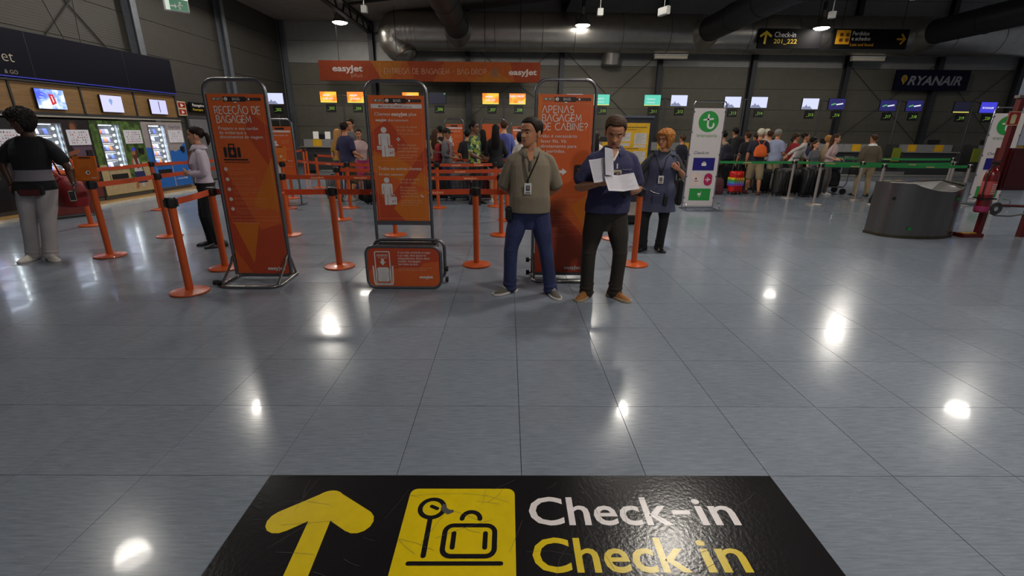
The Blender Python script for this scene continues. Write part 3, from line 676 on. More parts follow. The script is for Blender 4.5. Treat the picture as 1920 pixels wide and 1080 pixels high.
# ------------------------------------------------------------------ sign on the floor
FS = M('floor_sign_black', (26, 24, 26), .20, 0, .12, 5, .05, 60, spec=.3)
t = empty('floor_sign', (.075, 1.242, 0), 0, 'black floor sign with yellow arrow, luggage pictogram and the words Check-in', 'sign')
mb = MB(); mb.box((0, .0, .0012), (2.4, 1.2, .0024)); mb.build('mat', FS, t, bevel=.001, seg=1)
g = G2(t, (-.075, -1.242, .0025), (1, 0, 0), (0, 1, 0), (0, 0, 1), .0004)
FY = M('floor_yellow', (212, 184, 8), .26, 0, .05, 20); FWH = M('floor_white', (222, 214, 214), .26, 0, .05, 20)
g.stroke([(-.942, 1.562), (-.79, 1.674)], .128, FY, 1, 'arrow', round_=True); g.stroke([(-.79, 1.674), (-.622, 1.562)], .128, FY, 1.03, 'arrow', round_=True); g.poly(circ(-.79, 1.674, .066, 28), FY, 1.05, 'arrow'); g.stroke([(-.792, 1.68), (-.776, 1.31), (-.768, 1.13)], .092, FY, 1.1, 'arrow', round_=True)
g.poly(rrect(-.435, 1.255, .475, .497, .035, 6), FY, 1, 'pictogram_tile')
g.ring(-.322, 1.634, .052, .021, FS, 2, name='scale_symbol'); g.stroke([(-.322, 1.58), (-.32, 1.392)], .021, FS, 2, 'scale_symbol', round_=True); g.stroke([(-.325, 1.645), (-.3, 1.632)], .018, FS, 2, 'scale_symbol', round_=True)
g.stroke(rrect(-.25, 1.39, .205, .15, .035, 6), .021, FS, 2, 'suitcase_symbol', closed=True); g.stroke(arc(-.148, 1.575, .038, 180, 0, 12), .021, FS, 2, 'suitcase_symbol', round_=True)
g.stroke([(-.212, 1.43), (-.212, 1.5)], .02, FS, 2, 'suitcase_symbol', round_=True); g.stroke([(-.083, 1.43), (-.083, 1.5)], .02, FS, 2, 'suitcase_symbol', round_=True); g.stroke([(-.372, 1.358), (-.018, 1.358)], .019, FS, 2, 'baseline_symbol', round_=True)
g.poly([(-.278, 1.66), (-.262, 1.655), (-.262, 1.64), (-.245, 1.625), (-.228, 1.625), (-.225, 1.612), (-.25, 1.598), (-.27, 1.612), (-.285, 1.63)], M('worn_patch', (60, 58, 58), .6), 2.5, 'wear')
g.text('Check', .1, 1.545, .222, FWH, 1, bold=.014, width=.612); g.rect(.724, 1.6, .078, .024, FWH, 1, 'lettering'); g.text('in', .83, 1.545, .222, FWH, 1, bold=.014, width=.167)
g.text('Check', .105, 1.322, .222, FY, 1, bold=.014, width=.603); g.text('in', .765, 1.322, .222, FY, 1, bold=.014, width=.172)
SCR = M('scratch_print', (70, 66, 62), .5)
rnd = random.Random(3)
for i in range(60):
    x, y, a, l_ = rnd.uniform(-1.05, 1.2), rnd.uniform(1.28, 1.82), rnd.uniform(0, 3.14), rnd.uniform(.05, .28)
    b_ = a + rnd.uniform(-.3, .3)
    q = [(x, y), (x + l_ * .5 * math.cos(a), y + l_ * .5 * math.sin(a)), (x + l_ * .5 * (math.cos(a) + math.cos(b_)), y + l_ * .5 * (math.sin(a) + math.sin(b_)))]
    if all(-1.1 < u < 1.25 and .7 < v < 1.83 for u, v in q): g.stroke(q, rnd.choice((.0008, .0012)), SCR, 3, 'scratch')
g.done()
# ------------------------------------------------------------------ kiosk bank along the left wall
KA = math.atan2(1, .06); KO = Vector((-8.9, 10.8, 0)); KU = Vector((math.cos(KA), math.sin(KA), 0)); KN = Vector((math.sin(KA), -math.cos(KA), 0))
def kp(u, off=0, z=0): return KO + KU * u + KN * off + Vector((0, 0, z))     # u along the bank, off towards the hall
WOOD = M('pale_wood', (156, 120, 70), .55, 0, .16, 3, .05, 60, stretch=(1, 8, 12))
WOODV = M('fascia_wood', (122, 92, 54), .5, 0, .18, 3, .05, 60, stretch=(1.2, 8, 14))
WHITEM = M('white_metal', (190, 190, 188), .4, 0, .03)
GREYM = M('grey_metal', (96, 98, 102), .45, .2, .06)
t = empty('kiosk_platform', kp(-2, 0), KA, 'low wooden floor platform with a white front edge under the vending machines', 'platform')
mb = MB(); mb.box((1.1, .05, .022), (7.3, .9, .044)); mb.build('deck', WOOD, t)
mb = MB(); mb.box((1.1, -.412, .024), (7.3, .025, .048)); mb.build('edge_strip', M('pale_edge', (205, 198, 180), .5), t)
SCENE_PRODUCTS = []
GLASS = M('cabinet_glass', (225, 232, 235), .05, 0, .02, alpha=.10)
LED = emitter('led_bulb', (.85, .95, 1.0), 30); LEDW = emitter('cabinet_light_strip', (.72, .84, 1.0), 22)
INNER = M('cabinet_inside', (150, 160, 172), .5, .1, .04); CHARTW = emitter('backlit_chart', (.88, .84, .86), .42)
PROD = [M('product_blue', (90, 110, 210), .4), M('product_white', (215, 215, 225), .4), M('product_orange', (215, 110, 50), .4), M('product_black', (50, 50, 70), .4), M('product_violet', (150, 140, 210), .4)]
def vending(u0, wrap, label, chart=True):
    W, Z0, Z1 = 1.36, .13, 1.735
    t = empty('vending_machine', kp(u0), KA, label, 'vending machine', 'vending machines on the wooden platform')
    body = {'dark': M('wrap_dark', (30, 24, 26), .4, 0, .3, 3), 'green': ramp_mat('wrap_green', [(24, 34, 18), (58, 84, 36), (88, 116, 52), (40, 60, 26)], 5, .45, 'smooth', detail=5), 'blue': M('wrap_grey', (150, 140, 140), .45), 'side': M('wrap_black', (20, 20, 24), .4)}[wrap]
    x0, x1, wz0, wz1 = .19, .73, .70, 1.645
    mb = MB(); mb.box((x0 / 2, .26, (Z0 + Z1) / 2), (x0, .52, Z1 - Z0)); mb.box(((x1 + W) / 2, .26, (Z0 + Z1) / 2), (W - x1, .52, Z1 - Z0))
    mb.box(((x0 + x1) / 2, .26, (wz1 + Z1) / 2), (x1 - x0, .52, Z1 - wz1)); mb.box(((x0 + x1) / 2, .26, (Z0 + wz0) / 2), (x1 - x0, .52, wz0 - Z0)); mb.box(((x0 + x1) / 2, .50, (wz0 + wz1) / 2), (x1 - x0, .04, wz1 - wz0)); mb.build('cabinet', body, t)
    mb = MB(); mb.box(((x0 + x1) / 2, .475, (wz0 + wz1) / 2), (x1 - x0, .006, wz1 - wz0)); mb.box((x1 - .003, .26, (wz0 + wz1) / 2), (.006, .43, wz1 - wz0)); mb.box((x0 + .003, .26, (wz0 + wz1) / 2), (.006, .43, wz1 - wz0)); mb.build('lining', INNER, t)
    mb = MB(); mb.box((x1 - .07, .1, (wz0 + wz1) / 2), (.11, .015, wz1 - wz0 - .02)); mb.build('light_rail', GREYM, t)
    for i in range(7):
        mb = MB(); mb.cyl((x1 - .07, .085, wz1 - .09 - i * .132), (x1 - .07, .09, wz1 - .09 - i * .132), .024, n=12); mb.build('bulb', LED, t)
    mb = MB(); mb.box(((x0 + x1) / 2 - .06, .06, wz1 - .012), (.36, .05, .01)); mb.build('light_strip', LEDW, t)
    for i in range(5):
        z = 1.44 - i * .178
        mb = MB(); mb.box((x0 + .19, .15, z), (.36, .2, .012), rot=(R(14), 0, 0)); mb.box((x0 + .19, .052, z - .035), (.36, .012, .035)); mb.build('shelf', WHITEM, t)
        mb = MB(); mb.box((x0 + .19, .075, z - .05), (.34, .03, .008)); mb.build('light_strip', LEDW, t)
        for q in range(4):
            SCENE_PRODUCTS.append((t, wrap, u0 + x0 + .055 + q * .088, -.12, z + .055 - .012, (i * 3 + q * 2 + len(wrap)) % 5, (q * 7 + i) % 3))
    mb = MB(); mb.box(((x0 + x1) / 2, .012, (wz0 + wz1) / 2), (x1 - x0, .008, wz1 - wz0)); mb.build('glass_pane', GLASS, t)
    mb = MB()
    for a, b_, c, d in ((x0, x1, wz1, wz1 + .015), (x0, x1, wz0 - .015, wz0)): mb.box(((a + b_) / 2, .0, (c + d) / 2), (b_ - a + .03, .03, d - c))
    for a in (x0, x1): mb.box((a, 0, (wz0 + wz1) / 2), (.02, .03, wz1 - wz0))
    mb.build('window_frame', GREYM, t)
    mb = MB(); mb.box((.82 + .24, -.012, 1.385), (.47, .025, .30)); mb.build('chart_panel', CHARTW, t)
    g = G2(t, (.82 + .24, -.0255, 1.385), step=.0012); rnd = random.Random(int(u0 * 10) + 5)
    for r_ in range(5):
        for q in range(8):
            if rnd.random() < .8: g.rect(-.2 + q * .05 + rnd.uniform(0, .01), .095 - r_ * .052, rnd.uniform(.015, .032), rnd.uniform(.012, .026), rnd.choice((M('chart_grey', (120, 116, 120)), M('chart_red', (170, 60, 66)), DARKPRINT, M('chart_grey', (120, 116, 120)))), 1, 'chart_print')
        g.rect(-.21, .083 - r_ * .052, .38, .004, M('chart_pink', (196, 120, 130)), 1, 'chart_print')
    g.done()
    mb = MB(); mb.box((.45, -.008, .53), (.42, .03, .11)); mb.build('delivery_flap', BLACK, t, bevel=.004)
    mb = MB(); mb.box((1.21, -.01, 1.07), (.13, .03, .12)); mb.build('card_reader', BLACK, t, bevel=.004)
    mb = MB(); mb.cyl((1.22, -.03, .99), (1.22, -.012, .99), .018, n=12); mb.build('coin_slot', CHROME, t, True)
    mb = MB(); mb.box((W / 2, .28, .0875), (W - .02, .46, .083)); mb.build('plinth', GREYM, t)
    g = G2(t, (0, 0, 0), step=.0012)
    if wrap == 'dark':
        S = M('print_skin', (120, 70, 46), .5); HR = M('print_hair', (62, 34, 18), .5); CL = M('print_cloth', (86, 66, 84), .5); RD = M('print_dark_red', (92, 34, 30), .5)
        g.poly(circ(1.0, 1.6, .09, 20, .11), HR, 1); g.poly(circ(.98, 1.58, .06, 18, .08), S, 2); g.poly([(.86, 1.23), (1.3, 1.23), (1.33, .8), (.98, .8)], CL, 1); g.poly([(.76, 1.1), (1.02, 1.16), (1.0, 1.08), (.76, 1.02)], S, 2); g.poly([(.76, .68), (1.34, .72), (1.3, .15), (.76, .15)], RD, 1)
    elif wrap == 'green':
        SA = M('print_sand', (168, 148, 112), .5); S = M('print_girl_skin', (150, 100, 66), .5); HR = M('print_girl_hair', (84, 44, 26), .5); JN = M('print_jeans', (34, 36, 88), .5); TP = M('print_top', (176, 168, 170), .5); CP = M('print_cap', (60, 70, 210), .5)
        g.rect(.005, .14, 1.35, .24, SA, .8); g.rect(.005, .38, .18, .42, SA, .8); g.rect(.2, .38, .55, .3, SA, .8); g.rect(1.15, .38, .2, .42, SA, .8)
        g.poly(circ(1.0, 1.0, .085, 18, .12), HR, 1); g.poly(circ(.97, 1.03, .052, 18, .075), S, 2); g.poly([(.93, 1.06), (1.05, 1.08), (1.03, 1.15), (.95, 1.14)], CP, 3); g.poly([(.91, .9), (1.07, .9), (1.13, .55), (.88, .55)], TP, 1.5); g.poly([(.93, .98), (1.02, .98), (1.06, .68), (.98, .66)], HR, 2)
        g.poly([(.86, .6), (1.16, .6), (1.2, .33), (.92, .33)], JN, 2); g.poly([(.87, .88), (.93, .98), (.91, .82), (.8, .66)], S, 2); g.poly([(.88, .45), (.96, .45), (.9, .2), (.82, .22)], S, 2); g.poly([(1.02, .33), (1.1, .33), (1.08, .24), (1.0, .24)], TP, 2)
    elif wrap == 'blue':
        BL = M('print_blue', (30, 96, 176), .5); g.rect(.003, .135, .18, .995, BL, .8); g.rect(.2, .135, .52, .54, BL, .8)
        g.poly([(.75, .135), (1.357, .135), (1.357, 1.24), (1.22, 1.16), (1.1, 1.06), (.95, 1.0), (.85, 1.05), (.75, 1.02)], BL, .8)
        g.text('SmartTalk', .88, 1.585, .1, M('print_slate', (86, 88, 116), .5), 1, width=.4, bold=.01); g.text('▪ SmartTalk', .8, .30, .07, WHITE, 2, width=.4)
    g.done()
vending(-2.98, 'side', 'black vending machine at the left edge, behind the person in white trousers')
vending(-1.59, 'dark', 'dark wrapped vending machine with lit shelves and a woman printed on it')
vending(-.215, 'green', 'vending machine wrapped in green foliage with a seated girl in a blue cap')
vending(1.155, 'blue', 'grey and blue vending machine beside the woman in the white shirt')
nm_ = {'dark': 'dark', 'green': 'green', 'blue': 'blue', 'side': 'black'}
protos = []
for i, c in enumerate(PROD):
    mb = MB(); mb.box((0, 0, 0), ((.08, .074, .078)[i % 3], .03, (.105, .095, .085)[i % 3])); protos.append(mb.build('boxed_gadget', c))
used = set(); cnt = 0
ORD = ('leftmost', 'second from left', 'third from left', 'fourth from left'); SHF = ('top', 'second', 'third', 'fourth', 'lowest')
for (tt, wrap, u, off, z, k, d) in SCENE_PRODUCTS:
    if k not in used: o = protos[k]; used.add(k)
    else: o = protos[k].copy(); COL.objects.link(o)
    o.location = kp(u, off, z + .018); o.rotation_euler = (R(-14), 0, KA)
    cn = ('blue', 'white', 'orange', 'black', 'violet')[k]
    tag(o, '%s boxed gadget, %s on the %s shelf of the %s vending machine' % (cn, ORD[cnt % 4], SHF[(cnt // 4) % 5], nm_[wrap]), 'box', 'boxed gadgets in the vending machines'); cnt += 1
# fascia with screens
t = empty('screen_fascia', kp(-1.6, 0), KA, 'wood panelled fascia over the vending machines with dark dividers', 'panel')
for a, b_ in ((-2.98, -1.62), (-1.58, -.23), (-.19, 1.13), (1.17, 2.46)):
    mb = MB(); mb.box(((a + b_) / 2 + 1.6, .05, 2.115), (b_ - a, .06, .53)); mb.build('panel', WOODV, t)
for u in (-3.0, -1.6, -.21, 1.15, 2.48):
    mb = MB(); mb.box((u + 1.6, .045, 2.1), (.035, .09, .66)); mb.build('divider', M('divider_dark', (36, 38, 42), .5), t)
mb = MB(); mb.box((1.34, .03, 1.785), (5.5, .12, .03)); mb.build('rail', M('rail_pale', (150, 145, 135), .5), t)
mb = MB(); mb.box((1.34, .2, 1.83), (5.5, .4, .05)); mb.build('soffit', M('divider_dark'), t)
mb = MB(); mb.box((1.34, .02, 2.4), (5.5, .1, .035)); mb.build('upper_rail', M('divider_dark'), t)
def tv(u, w_, z0, z1, kind, label):
    t = empty('television', kp(u, .0, (z0 + z1) / 2), KA, label, 'screen', 'screens over the vending machines'); h = z1 - z0
    mb = MB(); mb.box((0, -.015, 0), (w_, .04, h)); mb.build('casing', BLACK, t, bevel=.004)
    c = {'blue': ramp_mat('screen_blue', [(40, 50, 190), (70, 90, 230), (130, 160, 250), (220, 230, 255)], 3.2, .3, 'smooth', detail=4, emit=1.0), 'white': emitter('screen_white', (.72, .72, 1.0), 1.0), 'lilac': emitter('screen_lilac', (.66, .66, 1.0), 1.0)}[kind]
    mb = MB(); mb.box((0, -.0365, 0), (w_ - .02, .003, h - .02)); mb.build('display', c, t)
    g = G2(t, (0, -.0382, 0), step=.001); RED = emitter('screen_red', (.7, .02, .03), .9); W_ = emitter('screen_glare', (.9, .95, 1), 1.1); BL = emitter('screen_mark_blue', (.25, .45, .8), .9); DK = M('screen_mark_dark', (30, 30, 60), .4)
    if kind == 'blue':
        g.poly([(-.04, .09), (.06, .09), (.09, -.07), (-.01, -.11)], RED, 2, 'picture'); g.poly([(.005, .06), (.025, .06), (.045, -.05), (.025, -.06)], W_, 3, 'picture')
        for i in range(16):
            a = i * .39 + .1; g.poly([(math.cos(a) * .14 + .02, math.sin(a) * .1), (math.cos(a + .05) * .26 + .02, math.sin(a + .05) * .155), (math.cos(a + .11) * .24 + .02, math.sin(a + .11) * .15)], W_, 1, 'picture')
    elif kind == 'white':
        g.poly(circ(-.03, .06, .045, 20), BL, 1, 'picture'); g.poly([(-.07, .045), (.01, .045), (-.03, -.04)], BL, 1.2, 'picture')
    else: g.poly([(.0, .13), (.025, .13), (.03, -.12), (.01, -.13)], DK, 1, 'picture')
    g.done()
tv(-.92, .585, 1.91, 2.285, 'blue', 'wall screen showing a red object on a blue burst')
tv(.46, .565, 1.905, 2.268, 'white', 'wall screen with a pale picture and a small blue pin')
tv(1.81, .545, 1.912, 2.262, 'lilac', 'wall screen with a dark upright stroke on pale lilac')
# navy sign board
t = empty('sign_board', kp(0, 0), KA, 'long dark navy sign board above the vending machines with pale letters', 'sign')
NAVYB = M('navy_gloss', (3, 4, 20), .6, 0, .1, spec=.12)
mb = MB(); mb.box((-1.5, .12, 2.85), (8.05, .3, .80)); mb.build('cabinet', NAVYB, t)
for u in (-4, -1.1, 1.05):
    mb = MB(); mb.box((u, -.031, 2.85), (.012, .003, .8)); mb.build('seam', BLACK, t)
mb = MB(); mb.box((-1.5, -.04, 2.445), (8.05, .02, .018)); mb.build('light_strip', emitter('blue_strip', (.03, .04, .6), .45), t)
PALE = M('sign_pale_letter', (170, 160, 140), .5)
g = G2(t, (0, -.0302, 0))
g.text('et', -1.40, 2.69, .27, PALE, 1, 'r', bold=-.012); g.text('& GO', -1.40, 2.49, .095, PALE, 1, 'r', bold=-.012); g.done()
for u, du in ((-.15, -.9), (.2, .28)):
    mb = MB(); mb.cyl((u, .1, 3.24), (u + du, .2, 5.9), .009, n=6); mb.build('hanging_cable', BLACK, t)

# ------------------------------------------------------------------ left wall: door, fire plate, black sign, exit lamp
d1 = tag(empty('door_1', (WX, 16.3, 0), R(90)), 'grey double door in the left wall behind the woman in the white shirt', kind='structure')
DOORM = M('door_grey', (104, 104, 108), .5)
for s in (-1, 1):
    mb = MB(); mb.box((s * .55, -.03, .95), (1.07, .05, 1.88)); lf = mb.build('door_leaf', DOORM, d1, bevel=.004)
    mb = MB(); mb.tube([(s * .12, -.06, .9), (s * .12, -.1, .9), (s * .12, -.1, 1.15), (s * .12, -.06, 1.15)], .012, 6); mb.build('door_handle', CHROME, lf, True)
mb = MB(); mb.box((0, -.04, 1.925), (2.4, .08, .07)); mb.box((-1.15, -.04, .95), (.08, .08, 1.9)); mb.box((1.15, -.04, .95), (.08, .08, 1.9)); mb.build('door_frame', M('frame_dark', (60, 60, 64), .5), d1)
t = empty('fire_plate', (WX + .06, 15.0, 2.15), R(90), 'small red and cream fire safety plate on the left wall', 'sign')
mb = MB(); mb.box((0, 0, 0), (.36, .012, .4)); mb.build('plate', M('cream_plate', (200, 190, 150), .5), t)
g = G2(t, (0, -.0062, 0)); RP = M('safety_red', (150, 22, 20), .5)
for z in (.02, -.17):
    g.rect(-.16, z, .32, .15, RP, 1); g.rect(-.05, z + .03, .04, .09, WHITE, 2, 'symbol'); g.poly([(.0, z + .03), (.08, z + .07), (.0, z + .11)], WHITE, 2, 'symbol')
g.done()
t = empty('passenger_sign', (WX + .08, 15.85, 2.22), R(90), 'black wall sign for passengers beside the fire plate', 'sign')
mb = MB(); mb.box((0, 0, 0), (1.05, .04, .27)); mb.build('plate', M('sign_black', (12, 11, 13), .75, spec=.15), t)
g = G2(t, (0, -.021, 0), step=.002); g.text('Passageiros', -.4, .02, .11, WHITE, 1, bold=.01, width=.62); g.text('Passengers', -.4, -.1, .09, YELLOWP, 1, width=.48); g.poly(circ(.41, -.01, .09, 20), M('sign_badge_red', (150, 50, 66), .5), 1, 'symbol'); g.rect(.395, -.06, .03, .1, WHITE, 2, 'symbol'); g.done()
LAMPW = M('lamp_white', (190, 190, 185), .4)
def exit_lamp(p, rz, face, label):
    t = empty('exit_lamp', p, rz, label, 'lamp')
    mb = MB(); mb.rbox((0, 0, 0), (.36, .12, .2), .03, 'x'); mb.build('housing', LAMPW, t, bevel=.004)
    if face:
        mb = MB(); mb.box((0, -.066, 0), (.32, .008, .17)); mb.build('panel', emitter('exit_panel', (.75, .9, .75), .7), t)
        g = G2(t, (0, -.0702, 0), step=.0015); EG = emitter('exit_green', (.02, .3, .14), .35)
        g.rect(-.1, -.085, .26, .17, EG, 1, 'symbol'); g.poly(circ(.05, .035, .018, 12), WHITE, 2, 'symbol'); g.stroke([(.05, .015), (.02, -.02), (.05, -.04), (.03, -.07)], .014, WHITE, 2); g.stroke([(.02, .0), (.09, .0)], .014, WHITE, 2); g.poly([(-.09, -.01), (-.03, -.01), (-.03, .02), (.0, -.02), (-.03, -.06), (-.03, -.03), (-.09, -.03)], WHITE, 2, 'symbol'); g.done()
    mb = MB(); mb.cyl((0, 0, .1), (0, 0, cz(p[0]) - p[2] - .005), .01, n=6); mb.build('rod', LAMPW, t)
exit_lamp((-5.72, 9.2, 3.58), R(38), True, 'hanging emergency exit lamp with a green running figure, upper left')
exit_lamp((4.11, 14.0, 4.64), R(-68), False, 'white emergency lamp box turned side-on, hanging in front of the duct')
for x, lab in ((-3.8, 'small white box on a rod left of the silver duct elbow'), (2.42, 'small white box on a rod right of the middle pendant lamp'), (8.6, 'small white box on a rod by the right pendant lamp')):
    t = empty('hanging_sensor', (x, 14, 4.6), 0, lab, 'sensor')
    mb = MB(); mb.rbox((0, 0, 0), (.15, .12, .17), .02, 'y'); mb.build('box', LAMPW, t, bevel=.004)
    mb = MB(); mb.cyl((0, 0, .08), (0, 0, cz(x) - 4.6 - .005), .012, n=6); mb.build('rod', LAMPW, t)
for x, lab in ((6.75, 'pale unlit tube light fixture under the duct, left of the check-in sign'), (15.0, 'pale unlit tube light fixture under the duct above the blue airline sign')):
    t = empty('tube_light', (x, 21.4, 4.58), 0, lab, 'lamp', None)
    mb = MB(); mb.rbox((0, 0, 0), (1.35, .16, .13), .03, 'x'); mb.build('diffuser', M('diffuser_pale', (190, 182, 165), .5), t)
    mb = MB(); mb.box((0, .0, .09), (1.4, .14, .05)); mb.build('housing', LAMPW, t)
    for s in (-.5, .5):
        mb = MB(); mb.cyl((s, 0, .11), (s, 0, .125), .01, n=6); mb.build('hanger', BLACK, t)

# ------------------------------------------------------------------ banner, hanging signs
BAN_O = M('banner_orange', (132, 64, 25), .8, spec=.2); BAN_R = M('banner_red', (118, 48, 25), .8, spec=.2); BAN_A = M('banner_amber', (132, 78, 24), .8, spec=.2); BAN_T = M('banner_text', (150, 112, 90), .8); BAN_W = M('banner_white', (170, 160, 155), .8)
t = empty('hanging_banner', (-3.13, 20.5, 3.84), 0, 'long orange banner reading ENTREGA DE BAGAGEM - BAG DROP hung over the desks', 'banner')
W_ = 8.82; mb = MB(); mb.box((0, 0, 0), (W_, .08, .74)); mb.build('panel', BAN_O, t)
g = G2(t, (0, -.0405, 0), step=.004)
g.poly([(-W_ / 2, .37), (-2.35, .37), (-1.9, -.37), (-W_ / 2, -.37)], BAN_R, 1); g.poly([(-2.35, .37), (-1.0, .37), (-1.7, -.37), (-1.9, -.37)], BAN_A, 1); g.poly([(-.9, .37), (.6, .37), (.1, -.37), (-.6, -.37)], BAN_R, 1); g.poly([(1.6, -.37), (2.6, .1), (3.3, -.37)], BAN_A, 1); g.poly([(3.2, .37), (W_ / 2, .37), (W_ / 2, -.37), (3.4, -.37)], BAN_R, 1)
ejet(g, -3.88, -.02, .31, 2, mat=BAN_W, width=1.2); g.text('plus', -3.15, -.23, .2, BAN_T, 2, width=.45); g.rect(-2.0, -.3, .012, .6, BAN_T, 2)
g.caps('ENTREGA DE BAGAGEM - BAG DROP', -1.83, -.09, .19, .022, BAN_T, 2, width=4.08)
DKO = M('banner_icon', (96, 54, 20), .5); g.poly(rrect(2.46, -.14, .24, .24, .04), DKO, 2, 'symbol'); g.stroke([(2.52, .1), (2.52, .15), (2.64, .15), (2.64, .1)], .03, DKO, 2); g.rect(2.4, -.18, .45, .02, DKO, 2, 'symbol')
ejet(g, 3.15, -.09, .29, 2, mat=BAN_W, width=1.12); g.done()
for x in (-3.6, -1.3, 2.2, 3.6):
    mb = MB(); mb.cyl((x, 0, .37), (x, 0, cz(x - 3.13) - 3.84 - .01), .012, n=6); mb.build('cable', BLACK, t)
SBK = M('sign_black')
t = empty('hanging_sign', (11.12, 20.55, 5.17), 0, 'black hanging sign with yellow up arrow reading Check-in 201_222', 'sign')
mb = MB(); mb.box((0, 0, 0), (2.5, .1, .70)); mb.build('panel', SBK, t)
g = G2(t, (0, -.052, 0), step=.004); g.stroke([(-1.18, .08), (-.98, .22), (-.78, .08)], .085, YELLOWP, 1, 'arrow', round_=True); g.stroke([(-.98, .2), (-1.0, -.2)], .085, YELLOWP, 1.2, 'arrow')
g.text('Check-in', -.64, .05, .26, WHITE, 1, width=.84, bold=.008); g.text('201_222', -.64, -.18, .23, YELLOWP, 1, width=.92, bold=.012); g.done()
for x in (-1.0, 1.0):
    mb = MB(); mb.cyl((x, 0, .35), (x, 0, cz(11) - 5.17 - .01), .012, n=6); mb.build('rod', BLACK, t)
t = empty('hanging_sign', (14.3, 20.55, 5.19), 0, 'black hanging sign with yellow right arrow reading Perdidos e achados', 'sign')
mb = MB(); mb.box((0, 0, 0), (3.0, .1, .70)); mb.build('panel', SBK, t)
g = G2(t, (0, -.052, 0), step=.004); g.rect(-1.38, -.2, .56, .5, M('sign_amber', (210, 150, 20), .5), 1, 'pictogram_tile')
for a in ((-1.24, .07), (-1.0, .07), (-1.24, -.12), (-1.0, -.12)): g.poly(rrect(a[0], a[1], .14, .13, .03), DKO, 2, 'symbol')
g.text('Perdidos', -.74, .12, .2, WHITE, 1, width=.66); g.text('e achados', -.74, -.06, .2, WHITE, 1, width=.74); g.text('Lost and found', -.76, -.26, .15, M('sign_amber'), 1, width=.92)
g.stroke([(1.05, .0), (1.35, .0)], .07, M('sign_amber'), 1, 'arrow'); g.stroke([(1.22, .18), (1.38, 0), (1.22, -.18)], .07, M('sign_amber'), 1.2, 'arrow'); g.done()
for x in (-1.2, 1.2):
    mb = MB(); mb.cyl((x, 0, .35), (x, 0, cz(14) - 5.19 - .01), .012, n=6); mb.build('rod', BLACK, t)
t = empty('wall_sign', (18.43, 22.0, 3.87), 0, 'dark blue sign reading RYANAIR on the far wall', 'sign')
mb = MB(); mb.box((0, 0, 0), (3.2, .12, .80)); mb.build('panel', M('ryan_navy', (9, 9, 34), .7, spec=.15), t)
for x in (-1.2, 1.2):
    mb = MB(); mb.box((x, .25, 0), (.05, .45, .05)); mb.build('bracket', BLACK, t)
g = G2(t, (0, -.062, 0), step=.004); g.text('RYANAIR', -1.07, -.19, .5, M('sign_silver', (120, 120, 128), .6), 1, width=2.35, bold=.03, shear=.25)
HP = M('harp_gold', (150, 120, 30), .5); g.poly(circ(-1.25, .05, .13, 16, .15), HP, 1, 'symbol'); g.poly([(-1.33, -.05), (-1.17, -.05), (-1.25, -.2)], HP, 1.2, 'symbol'); g.stroke([(-1.32, .12), (-1.2, -.08)], .02, M('ryan_navy'), 2); g.stroke([(-1.26, .14), (-1.18, -.02)], .02, M('ryan_navy'), 2); g.done()
